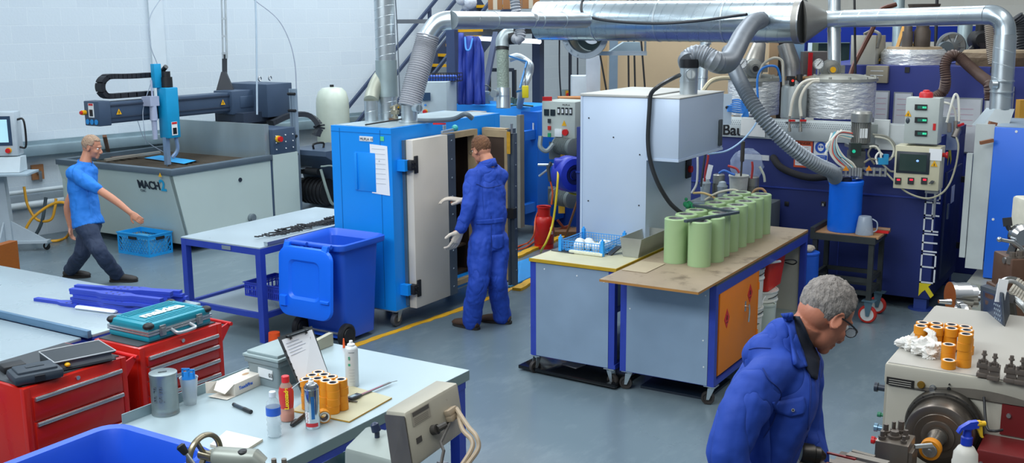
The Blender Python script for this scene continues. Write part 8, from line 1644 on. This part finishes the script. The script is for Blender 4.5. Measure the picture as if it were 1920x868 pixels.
b=B();quadp(b,.10,.68,.42,.93,.001,.0025);b.mi=1;quadp(b,.115,.84,.405,.915,.0025,.003);b.mi=0;b.out('rating_plate',[M('#908a7c',.5),M('#4c4842')],T)
b=B();
for k in range(4):quadp(b,.13,.70+.03*k,.38,.71+.03*k,.0026,.003)
b.out('print',M('#6c665b'),T)
b=B();quadp(b,.12,.36,.21,.46,.001,.003);b.out('power_switch',M('#3a3733'),T)
b=B();q=fp(.42,.42,0);b.cyl(q,q+nF*.02,.016,seg=14);b.sweep([q+nF*.02,q+nF*.03+eu*.03,q+nF*.03+eu*.05-ev*.004,dep(826,830,D4),dep(832,845,D4-.05),dep(826,875,D4-.08),dep(815,900,D4-.1)],[.012,.010,.006,.005,.005,.005,.005],10);b.out('power_lead',M('#3e3b37',.5),T)
for k,(u,v)in enumerate(((.70,.56),(.72,.44))):
 q=fp(u,v,0);b=B();b.ob(q+nF*.012+eu*.01,(.045,.024,.02),eu,nF,.003);b.tube([q+nF*.02+eu*.03,dep(878+4*k-k*14,800+k*6,D4+.05),dep(893-k*9,818+k*6,D4),dep(897-k*12,840,D4-.02),dep(880-k*10,866,D4-.05),dep(860-k*8,890,D4-.08)],.0075,8);b.out('signal_cable',M('#a08f78',.5),T)
b=B();b.bar(dep(830,866,D4+.25),dep(822,900,D4+.25),.02,.04);b.bar(dep(826,880,D4+.3),V((dep(826,880,D4+.3).x,dep(826,880,D4+.3).y,0)),.05,.05);b.out('arm',STEEL,T)
def cloth(hexc,bump=.35):
 m=M(hexc,.75,0,.06,5,bump,9)
 if 'cl'in m:return m
 m['cl']=1;n=m.node_tree.nodes;L=m.node_tree.links;bp=next(k for k in n if k.type=='BUMP');mp=next(k for k in n if k.type=='MAPPING')
 mp2=n.new('ShaderNodeMapping');mp2.inputs['Scale'].default_value=(2.2,2.2,1.0);mp2.inputs['Rotation'].default_value=(.5,.3,0);L.new(mp.outputs[0],mp2.inputs[0])
 z=n.new('ShaderNodeTexNoise');z.inputs['Scale'].default_value=1.9;z.inputs['Detail'].default_value=2.5;z.inputs['Distortion'].default_value=.8;L.new(mp2.outputs[0],z.inputs[0])
 a=n.new('ShaderNodeMath');a.operation='SUBTRACT';a.inputs[1].default_value=.5;L.new(z.outputs[0],a.inputs[0]);c=n.new('ShaderNodeMath');c.operation='ABSOLUTE';L.new(a.outputs[0],c.inputs[0]);d=n.new('ShaderNodeMath');d.operation='POWER';d.inputs[1].default_value=.6;L.new(c.outputs[0],d.inputs[0])
 b2=n.new('ShaderNodeBump');b2.inputs['Strength'].default_value=.7;b2.inputs['Distance'].default_value=.04;L.new(d.outputs[0],b2.inputs['Height']);L.new(bp.outputs[0],b2.inputs['Normal']);L.new(b2.outputs[0],n['Principled BSDF'].inputs['Normal'])
 return m
SKIN=M('#c08468',.5,0,.08,10,.05,60);SKINR=M('#b9765c',.5,0,.10,9,.05,60)
class Pose:
 """frame at a point: r right, f forward, u up"""
 def __init__(s,o,f,u=(0,0,1)):s.o=V(o);s.f=V(f).normalized();u=V(u);s.u=(u-s.f*u.dot(s.f)).normalized();s.r=s.f.cross(s.u)
 def __call__(s,x,y,z,k=1):return s.o+(s.r*x+s.f*y+s.u*z)*k
def head_vols(b,H,k=1.0):
 e=lambda c,r:b.sph(H(*c,k),(r[0]*k,r[1]*k,r[2]*k),H.r,H.f,24,16)
 e((0,-.008,.035),(.076,.098,.090));e((0,-.035,-.005),(.066,.064,.068));e((0,.034,-.022),(.060,.062,.082));e((0,.030,-.066),(.052,.052,.044));e((0,.074,-.096),(.024,.020,.019))
 e((0,.084,.026),(.046,.016,.014));e((-.035,.066,-.030),(.024,.022,.024));e((.035,.066,-.030),(.024,.022,.024));e((0,.092,-.066),(.022,.011,.006));e((0,.089,-.078),(.020,.011,.007));e((0,.082,-.056),(.026,.014,.016))
 b.sweep([H(0,.088,.018,k),H(0,.104,-.008,k),H(0,.117,-.030,k),H(0,.112,-.042,k),H(0,.094,-.046,k)],[.007*k,.009*k,.013*k,.012*k,.009*k],12)
 for s in(-1,1):
  e((s*.012,.106,-.040),(.009,.010,.008))
  b.sweep([H(s*.066,.002,-.012,k),H(s*.082,-.008,-.008,k)],[(.026*k,.015*k),(.030*k,.018*k)],14,side=H.u)
  b.sweep([H(s*(.076+.006*math.sin(a)),-.004-.019*math.cos(a*1.0)*.9,-.006+.031*math.sin(a),k)for a in[-1.8+4.6*j/12 for j in range(13)]],.0042*k,8)
def eyes(T,H,k=1.0):
 for s in(-1,1):
  b=B();b.sph(H(s*.030,.076,.004,k),.0125*k);b.mi=1;b.sph(H(s*.030,.0865,.003,k),(.005*k,.003*k,.005*k),H.r,H.f);b.out('eye',[M('#e8e4de',.3),M('#3c2f28',.2)],T)
def hair(T,H,k,mat,cut,r=(.083,.104,.098),c=(0,-.010,.038),seed=0,amp=.004):
 b=B();b.sph(H(*c,k),(r[0]*k,r[1]*k,r[2]*k),H.r,H.f,56,40)
 for v in list(b.bm.verts):
  d=v.co-H.o;x,y,z=d.dot(H.r)/k,d.dot(H.f)/k,d.dot(H.u)/k
  if not cut(x,y,z):b.bm.verts.remove(v)
 for v in b.bm.verts:v.co+=v.co.copy().normalized()*0+((v.co-H(*c,k)).normalized()*noise.noise(v.co*70+V((seed,0,0)))*amp)
 o=b.out('hair',mat,T,sharp=3);m=o.modifiers.new('s','SOLIDIFY');m.thickness=.012*k;m.offset=-1;return o
def hand_vols(b,w,d,n,side,k=1.0,curl=.5):
 """w wrist, d pointing direction, n palm normal, side +1/-1 thumb side"""
 w,d,n=V(w),V(d).normalized(),V(n);n=(n-d*n.dot(d)).normalized();s=d.cross(n)*side
 b.sweep([w-d*.02*k,w+d*.02*k,w+d*.055*k,w+d*.09*k],[(.028*k,.020*k),(.036*k,.019*k),(.041*k,.016*k),(.040*k,.013*k)],16,side=s)
 for i,(o_,L_)in enumerate(((.030,.070),(.010,.080),(-.010,.074),(-.030,.058))):
  p=w+d*.085*k+s*o_*k;pts=[p];dd=d.copy()
  for j,f_ in enumerate((.45,.32,.23)):
   a=curl*(.6+.35*j);dd=(dd*math.cos(a)+n*math.sin(a)).normalized();nn_=n-dd*n.dot(dd);pts.append(pts[-1]+dd*L_*f_*k)
  b.sweep(cr(pts,3),[(.0092-.0003*j)*k for j in range(len(cr(pts,3)))],10);b.sph(pts[-1],.0082*k,seg=10,rings=6)
 p=w+d*.03*k+s*.032*k;t1=p+(d*.5+s*.75+n*.25).normalized()*.035*k;t2=t1+(d*.85+s*.3+n*.4).normalized()*.032*k
 b.sweep([w+d*.015*k+s*.015*k,p,t1,t2],[.015*k,.014*k,.0115*k,.0098*k],12);b.sph(t2,.0098*k,seg=10,rings=6)
def solid(b,name,mat,T,vox,smooth=4,disp=0,dsize=.12):
 o=b.out(name,mat,T,sharp=3);m=o.modifiers.new('fuse','REMESH');m.mode='VOXEL';m.voxel_size=vox;m.use_smooth_shade=True
 m=o.modifiers.new('smooth','SMOOTH');m.iterations=smooth;m.factor=.6
 if disp:
  tx=bpy.data.textures.new('folds','CLOUDS');tx.noise_scale=dsize;tx.noise_depth=2
  m=o.modifiers.new('folds','DISPLACE');m.texture=tx;m.strength=disp;m.mid_level=.5;m.texture_coords='LOCAL'
 return o
def limb(b,pts,rs,seg=18,side=None,n=5):
 P_=cr(pts,n);R_=[]
 for i in range(len(P_)):
  t=i/(len(P_)-1)*(len(rs)-1);j=min(int(t),len(rs)-2);q=t-j;a,c=rs[j],rs[j+1]
  if hasattr(a,'__len__'):R_.append((a[0]*(1-q)+c[0]*q,a[1]*(1-q)+c[1]*q))
  else:R_.append(a*(1-q)+c*q)
 b.sweep(P_,R_,seg,side=side)
 e0,e1=R_[0],R_[-1]
 if not hasattr(e0,'__len__'):b.sph(P_[0],e0*.97,seg=14,rings=8);b.sph(P_[-1],e1*.97,seg=14,rings=8)
def shoe(T,ank,fdir,mat,k=1.0,z0=0.0):
 f=V(fdir).normalized();s=V((f.y,-f.x,0));a=V((ank.x,ank.y,z0));b=B()
 b.sweep([a-f*.075*k+ZA*.045,a-f*.05*k+ZA*.05,a+ZA*.055,a+f*.07*k+ZA*.048,a+f*.13*k+ZA*.04,a+f*.175*k+ZA*.034,a+f*.195*k+ZA*.03],[(.028,.030),(.042,.038),(.045,.042),(.038,.045),(.034,.05),(.026,.044),(.012,.026)],18,side=ZA)
 b.sweep([a-f*.02*k+ZA*.05,a-f*.02*k+ZA*.12],[.048,.046],16)
 o=b.out('boot',mat,T,sharp=1.2)
 b=B();pl=[]
 for t,w_ in((-.085,.02),(-.07,.036),(-.03,.042),(.03,.040),(.09,.049),(.15,.046),(.185,.028),(.198,.01)):pl.append((t,w_))
 poly=[a+f*t*k+s*w_ for t,w_ in pl]+[a+f*t*k-s*w_ for t,w_ in reversed(pl)]
 b.prism([p+ZA*.001 for p in poly],(0,0,.022));b.out('sole',M('#1c1a18',.8),o)
 b=B();
 for j in range(4):q=a+f*(.03+.025*j)*k+ZA*(.098-.010*j);b.cyl(q-s*.02,q+s*.02,.004,seg=6)
 b.out('laces',M('#8a7a60',.8),o);return o
COV=cloth('#153f9f');COVD=cloth('#153f9f')
D0=4.0;J=dict(hip=dep(1400,925,4.08),waist=dep(1412,840,4.06),chest=dep(1448,745,4.03),neck=dep(1490,640,4.03),head=dep(1546,590,4.0))
Fh=V((.60,.80,0)).normalized();Sr=V((Fh.y,-Fh.x,0))
T=thing('person','grey-haired man with glasses in royal-blue overalls bending over the lathe','person',(J['hip'].x,J['hip'].y,0))
hf=(Fh*.80-ZA*.60).normalized();Hh=Pose(J['head'],hf,(ZA+Fh*.5));HK=1.10
shR=dep(1420,722,3.84);shL=dep(1505,690,4.22)
elR=dep(1366,850,3.80);wrR=dep(1430,975,3.85);elL=dep(1512,800,4.28);wrL=dep(1535,862,4.22)
hip=J['hip'];hR,hL=hip+Sr*.09,hip-Sr*.09
kR,kL=V((hR.x,hR.y,.50))+Fh*.03,V((hL.x,hL.y,.50))+Fh*.02;aR,aL=V((hR.x,hR.y,.09))-Fh*.02,V((hL.x,hL.y,.09))-Fh*.03
b=B();head_vols(b,Hh,HK)
b.sweep(cr([J['chest'],J['neck'],Hh(0,-.035,-.045,HK)],5),[.09,.09,.09,.085,.08,.072,.066,.062,.060,.060,.060],20)
b.sweep([hip,J['waist'],J['chest'],J['neck']],[(.15,.10),(.14,.10),(.155,.09),(.07,.06)],24,side=Sr)
for(s0,e0,w0)in((shR,elR,wrR),(shL,elL,wrL)):limb(b,[s0,e0,w0],[.052,.042,.028])
hand_vols(b,wrR,wrR-elR,Fh,1,1.0,.6);hand_vols(b,wrL,(dep(1528,858,4.15)-elL),-ZA+RH*.2,-1,1.0,.7)
for(h0,k0,a0)in((hR,kR,aR),(hL,kL,aL)):limb(b,[h0,k0,a0],[.08,.055,.04])
solid(b,'body',SKINR,T,.0048,3)
eyes(T,Hh,HK)
GH=M('#857f7a',.85,0,.40,55,.9,60,stretch=(1,1,.5))
hair(T,Hh,HK,GH,lambda x,y,z:(z>.092-.0*y and y<.085)or(y<.035+.25*(z-.02)and z>.012 and not(abs(x)>.06 and y>.030 and z<.05))or(y<-.018 and z>-.075+abs(x)*.2),seed=3,amp=.006)
b=B()
for s in(-1,1):
 c=Hh(s*.033,.110,.0,HK);b.sweep([c+(Hh.r*math.cos(a)*.026+Hh.u*math.sin(a)*.017)*HK for a in[2*PI*j/16 for j in range(17)]],.0018,6,cap=False)
 b.tube([Hh(s*.060,.106,.006,HK),Hh(s*.074,.09,.010,HK),Hh(s*.084,.04,.012,HK),Hh(s*.086,.0,.010,HK)],(.0036),6,4)
b.tube([Hh(-.008,.112,.004,HK),Hh(0,.116,.008,HK),Hh(.008,.112,.004,HK)],.0018,6,3);gl=b.out('glasses',M('#15161a',.3),T)
b=B()
for s in(-1,1):c=Hh(s*.033,.110,.0,HK);b.sweep([c-Hh.f*.0008,c+Hh.f*.0008],[(.024*HK,.016*HK)]*2,20,side=Hh.r)
b.out('lens',M('#c9d3d8',.05,0,.02,alpha=.3),gl)
b=B();
b.sweep(cr([hip-ZA*.10,hip,J['waist'],J['chest'],J['neck']-ZA*.035+Fh*-.0],4),[(.185,.135),(.185,.135),(.18,.135),(.175,.135),(.17,.13),(.17,.13),(.17,.135),(.18,.14),(.19,.145),(.197,.145),(.20,.145),(.20,.14),(.20,.135),(.19,.125),(.17,.115),(.14,.11),(.115,.10)],28,side=Sr)
b.sph(J['neck']-ZA*.06-Fh*.03,(.12,.10,.08),Sr,Fh);b.sph(dep(1469,641,4.0),.088);b.sph(dep(1440,668,4.0),.10);limb(b,[J['neck']-ZA*.06-Fh*.02,(J['neck']+shR)/2-ZA*.025,shR],[.08,.088,.082]);limb(b,[J['neck']-ZA*.045-Fh*.02,(J['neck']+shL)/2-ZA*.025,shL],[.085,.088,.082])
limb(b,[shR+(J['chest']-shR)*.12,shR.lerp(elR,.25),elR,elR.lerp(wrR,.5),wrR-(wrR-elR).normalized()*.01],[.092,.088,.074,.062,.050])
limb(b,[shL+(J['chest']-shL)*.12,shL.lerp(elL,.3),elL,wrL],[.09,.08,.068,.046])
for(h0,k0,a0)in((hR,kR,aR),(hL,kL,aL)):limb(b,[h0-ZA*.02,k0,a0-ZA*.02],[.115,.088,.085])
ov=solid(b,'overalls',COV,T,.0085,6,.032,.17)
NK=J['neck'];nx=(Hh(0,-.035,-.045,HK)-J['chest']).normalized()
def ring_ribbon(c,ax,f,r0,r1,h0,h1,a0,a1,name,mat,th=.006,drop=.0,n=28,rf=1.0):
 ax=V(ax).normalized();f=V(f);f=(f-ax*f.dot(ax)).normalized();s=f.cross(ax);b=B();A_=[];B_=[]
 for k in range(n+1):
  a=a0+(a1-a0)*k/n;u=f*math.cos(a)*rf+s*math.sin(a);fr=(1+math.cos(a))/2
  A_.append(b.vt(V(c)+u*r0+ax*(h0-drop*fr)));B_.append(b.vt(V(c)+u*r1+ax*(h1-drop*fr*1.3)))
 for k in range(n):b._f([A_[k],A_[k+1],B_[k+1],B_[k]])
 o=b.out(name,mat,T,sharp=3);m=o.modifiers.new('s','SOLIDIFY');m.thickness=th;m.offset=0;return o
def caster(objs):
 """point of the clothing surface seen through a measured point of the photo"""
 bpy.context.view_layer.update();dg=bpy.context.evaluated_depsgraph_get();ev=[(o.evaluated_get(dg),(Matrix.Translation(T.location)).inverted())for o in objs]
 def f(x,y,d0=None):
  best=None
  for e,mi in ev:
   ok,loc,nr,_=e.ray_cast(mi@V((0,0,2.8)),ray(x,y).normalized())
   if ok:
    p=T.location+loc
    if best is None or(p-V((0,0,2.8))).length<(best[0]-V((0,0,2.8))).length:best=(p,nr)
  return best
 return f
def patch(cast,pts,off,name,mat,th=.004,cuts=3):
 bm=bmesh.new();vs=[bm.verts.new((x,y,0))for x,y in pts];bm.faces.new(vs);bmesh.ops.triangulate(bm,faces=bm.faces[:]);bmesh.ops.subdivide_edges(bm,edges=bm.edges[:],cuts=cuts,use_grid_fill=True);bmesh.ops.triangulate(bm,faces=bm.faces[:])
 hits=[cast(v.co.x,v.co.y)for v in bm.verts];ds=[(h[0]-V((0,0,2.8))).dot(FW)for h in hits if h];ds.sort();md=ds[len(ds)//2]if ds else 4
 b=B();nv=[]
 for v,h in zip(bm.verts,hits):
  d=(h[0]-V((0,0,2.8))).dot(FW)if h else md
  if abs(d-md)>.09:d=md+(.09 if d>md else-.09)
  nv.append(b.vt(dep(v.co.x,v.co.y,d-off)))
 bm.verts.index_update()
 for f in bm.faces:b._f([nv[v.index]for v in f.verts])
 bm.free();o=b.out(name,mat,T,sharp=3);m=o.modifiers.new('s','SOLIDIFY');m.thickness=th;m.offset=0
 return o
def seam(cast,pts,off,r,mat,name='seam'):
 P_=[]
 for p in cr([(x,y,0)for x,y in pts],5):
  h=cast(p.x,p.y)
  if h:P_.append(h[0]-ray(p.x,p.y)*off)
 if len(P_)>2:b=B();b.sweep(P_,r,5);return b.out(name,mat,T)
cst=caster([ov,[o for o in T.children if o.name.startswith('body')][0]])
ring_ribbon(NK,nx,Fh,.074,.070,-.05,.030,-PI,PI,'shirt_collar',M('#141c2c',.8),.008,.02,rf=1.12)
patch(cst,[(1487,592),(1500,594),(1518,634),(1536,672),(1535,684),(1531,712),(1522,706),(1512,690),(1507,669),(1492,627)],.012,'shirt_front',M('#141c2c',.8),.008)
patch(cst,[(1464,588),(1485,586),(1492,625),(1508,668),(1513,687),(1498,691),(1489,682),(1482,640),(1478,615)],.020,'collar',COV,.010)
patch(cst,[(1449,754),(1507,743),(1511,764),(1508,776),(1482,781),(1452,772)],.006,'pocket_flap',COV,.005)
SEAM=M('#12307c',.8)
seam(cst,[(1430,690),(1442,712),(1460,728),(1464,745),(1450,790),(1432,820)],.002,.0022,SEAM);seam(cst,[(1404,655),(1420,652),(1445,653)],.002,.0022,SEAM);seam(cst,[(1513,690),(1520,720),(1516,790),(1508,860)],.003,.0028,SEAM)
hq=cst(1487,769);q=hq[0]-ray(1487,769)*.004;nrm=-ray(1487,769).normalized()
b=B();b.cyl(q,q+nrm*.012,.0062,seg=12);b.mi=1;b.cyl(q+nrm*.012,q+nrm*.013,.0036,seg=10);b.out('snap',[M('#c9ccd0',.25,.8),DARK],T)
for(a0)in(aR,aL):shoe(T,a0,Fh,M('#3a2a20',.6))
Ff=V((-1.0,.12,0)).normalized();Ss=V((Ff.y,-Ff.x,0))
c0=at(908,618,0);base=V((c0.x,c0.y+.10,0));D=(base+ZA*1.0-V((0,0,2.8))).dot(FW)
T=thing('person','man in royal-blue overalls and pale gloves reaching into the open oven','person',tuple(base))
def dd(x,y,o=0):return dep(x,y,D+o)
head=dd(902,281,.03);neck=dd(914,306,.0);chest=dd(912,360,0);waist=dd(916,420,0);hip=dd(916,450,0)
Hh=Pose(head,(Ff*.93-ZA*.30+YA*.15),ZA);HK=1.0
shF=dd(893,328,-.12);shB=dd(936,326,.12)
Sx=V((.85,.53,0));
shN=dd(888,331,-.10);shFar=dd(938,330,.10)
elN=dd(878,392,-.17);wrN=dd(864,428,-.15);elF=dd(905,385,.25);wrF=dd(872,378,.22)
ankN=V((at(880,617).x,at(880,617).y+.03,.09));ankF=V((at(938,607).x,at(938,607).y+.03,.09))
side=(shFar-shN);side.z=0;side.normalize()
hN_,hF_=hip-side*.085,hip+side*.085;kN,kF=dd(897,530,-.06),dd(932,525,.07)
b=B();head_vols(b,Hh,HK);b.sweep(cr([chest,neck,Hh(0,-.03,-.05,HK)],4),[.08,.08,.08,.075,.068,.062,.058,.056,.056],18)
b.sweep([hip,waist,chest,neck],[(.14,.10),(.13,.09),(.145,.08),(.06,.05)],20,side=side)
limb(b,[shN,elN,wrN],[.05,.04,.028]);limb(b,[shFar,elF,wrF],[.05,.04,.028])
hand_vols(b,wrN,wrN-elN,Ff,-1,.9,.5);hand_vols(b,wrF,wrF-elF,-ZA,1,.9,.5)
limb(b,[hN_,kN,ankN],[.08,.055,.04]);limb(b,[hF_,kF,ankF],[.08,.055,.04])
solid(b,'body',SKIN,T,.0055,3);eyes(T,Hh,HK)
hair(T,Hh,HK,M('#6f4c34',.85,0,.3,50,.8,60),lambda x,y,z:(z>.085 and y<.08)or(y<.045 and z>.03)or(y<-.02 and z>-.06),seed=1,amp=.006)
b=B()
for s in(-1,1):
 c=Hh(s*.033,.110,.0,HK);b.sweep([c+(Hh.r*math.cos(a)*.024+Hh.u*math.sin(a)*.016)for a in[2*PI*j/14 for j in range(15)]],.0018,6,cap=False);b.tube([Hh(s*.06,.105,.005),Hh(s*.08,.05,.008),Hh(s*.083,.0,.008)],.002,6,4)
b.out('glasses',M('#2a2523',.3),T)
CV2=cloth('#1742a8')
b=B();b.sweep(cr([hip-ZA*.08,hip,waist,chest,neck-ZA*.03],4),[(.175,.13),(.175,.13),(.17,.125),(.165,.12),(.16,.12),(.16,.12),(.16,.12),(.17,.125),(.18,.13),(.19,.135),(.195,.135),(.20,.13),(.20,.125),(.18,.115),(.15,.10),(.11,.085),(.085,.075)],26,side=side)
b.sph(neck-ZA*.10,(.17,.115,.11),side,Ff);limb(b,[neck-ZA*.055,shN],[.072,.08]);limb(b,[neck-ZA*.055,shFar],[.072,.08])
limb(b,[shN+side*.03,shN.lerp(elN,.4),elN,wrN],[.088,.078,.07,.055]);limb(b,[shFar-side*.03,shFar.lerp(elF,.4),elF,wrF],[.088,.078,.065,.05])
for(h0,k0,a0)in((hN_,kN,ankN),(hF_,kF,ankF)):limb(b,[h0,h0.lerp(k0,.5),k0,k0.lerp(a0,.6),a0-ZA*.02],[.12,.11,.092,.09,.088])
ov2=solid(b,'overalls',CV2,T,.0095,5,.035,.12)
def ringR(c,ax,r,name,mat,w_=.012,el=1.0):
 pass
ring_ribbon(neck,(ZA+Ff*.15),Ff,.073,.088,.04,-.03,.35,2*PI-.35,'collar',CV2,.008,.03)
c2=caster([ov2]);patch(c2,[(893,413),(920,411),(944,408),(945,417),(920,420),(893,421)],.004,'waistband',CV2,.006)
c2=caster([ov2]);patch(c2,[(922,441),(944,439),(945,463),(934,468),(923,464)],.006,'back_pocket',CV2,.006);seam(c2,[(921,405),(921,470),(917,520)],.002,.003,SEAM);seam(c2,[(893,345),(915,352),(945,345)],.002,.003,SEAM)
GL=M('#c9bfb2',.9,0,.08,12,.4,30)
for(w0,e0,nn_,sd)in((wrN,elN,Ff,-1),(wrF,elF,-ZA,1)):
 b=B();hand_vols(b,w0+(w0-e0).normalized()*.01,w0-e0,nn_,sd,1.5,.5);b.sweep([w0-(w0-e0).normalized()*.05,w0+(w0-e0).normalized()*.03],[.052,.044],18);solid(b,'glove',GL,T,.006,6)
BOOT=M('#4a3526',.6,0,.15,12)
for a0,fd in((ankN,Ff+YA*-.1),(ankF,-Ff*-.4-YA*.7)):shoe(T,a0,Ff if a0 is ankN else(Ff*.6-YA*.2),BOOT,1.12)
base=at(178,530,0);D=(base+ZA-V((0,0,2.8))).dot(FW)
def dw(x,y,o=0):return dep(x,y,D+o)
T=thing('person','man in a bright blue polo shirt and dark trousers walking past the water tank','person',tuple(base))
Fw=V((.86,.50,0)).normalized();Sw=V((Fw.y,-Fw.x,0))
head=dw(172,276);neck=dw(160,305);chest=dw(155,345);waist=dw(160,395);hip=dw(166,420)
Hh=Pose(head,Fw-ZA*.25,ZA)
shN,shF=chest+Sw*.17+ZA*.14-Fw*.02,chest-Sw*.17+ZA*.14+Fw*.0
elN=dw(210,372,-.2);wrN=dw(246,400,-.22);elF=dw(128,380,.15);wrF=dw(132,425,.2)
hN,hF=hip+Sw*.08,hip-Sw*.08;kN,kF=dw(190,478,-.12),dw(152,478,.1)
aN=V((at(222,528).x,at(222,528).y,.09));aF=V((at(134,520).x,at(134,520).y,.10))
b=B();head_vols(b,Hh);b.sweep(cr([chest,neck,Hh(0,-.03,-.05)],4),[.08,.08,.08,.075,.068,.06,.056,.055,.055],18);b.sweep([hip,waist,chest,neck],[(.14,.10),(.13,.09),(.145,.08),(.06,.05)],20,side=Sw)
limb(b,[shN,elN,wrN],[.05,.042,.028]);limb(b,[shF,elF,wrF],[.05,.042,.028]);hand_vols(b,wrN,wrN-elN,-ZA*.3-Sw,-1,1,.4);hand_vols(b,wrF,wrF-elF,Fw,1,1,.5)
limb(b,[hN,kN,aN],[.08,.055,.04]);limb(b,[hF,kF,aF],[.08,.055,.04]);solid(b,'body',SKIN,T,.006,3);eyes(T,Hh)
hair(T,Hh,1.0,M('#a58a74',.85,0,.2,50,.6,60),lambda x,y,z:(z>.085 and y<.08)or(y<.045 and z>.03)or(y<-.02 and z>-.06),seed=2,amp=.005)
PO=cloth('#1f79d6')
b=B();b.sweep(cr([hip-ZA*.02,waist,chest,neck-ZA*.03],4),[(.20,.16),(.195,.155),(.19,.15),(.185,.145),(.18,.14),(.185,.14),(.19,.14),(.20,.145),(.205,.145),(.21,.14),(.20,.13),(.15,.11),(.09,.08)],26,side=Sw)
b.sph(neck-ZA*.10,(.17,.115,.11),Sw,Fw);limb(b,[neck-ZA*.05,shN],[.075,.08]);limb(b,[neck-ZA*.05,shF],[.075,.08]);limb(b,[shN,shN.lerp(elN,.62)],[.078,.066]);limb(b,[shF,shF.lerp(elF,.62)],[.078,.066]);solid(b,'polo_shirt',PO,T,.009,5,.03,.12)
ring_ribbon(neck,ZA,Fw,.072,.09,.035,-.02,.3,2*PI-.3,'collar',PO,.008,.03)
TR=cloth('#26344e')
b=B();b.sweep([hip-ZA*.06,hip+ZA*.06],[(.165,.125),(.165,.125)],24,side=Sw)
for(h0,k0,a0)in((hN,kN,aN),(hF,kF,aF)):limb(b,[h0,h0.lerp(k0,.5),k0,a0-ZA*.01],[.115,.10,.085,.075])
solid(b,'trousers',TR,T,.009,5,.03,.12)
shoe(T,aN,Fw,M('#2c2826',.6),1.1);shoe(T,aF,Fw,M('#2c2826',.6),1.1)
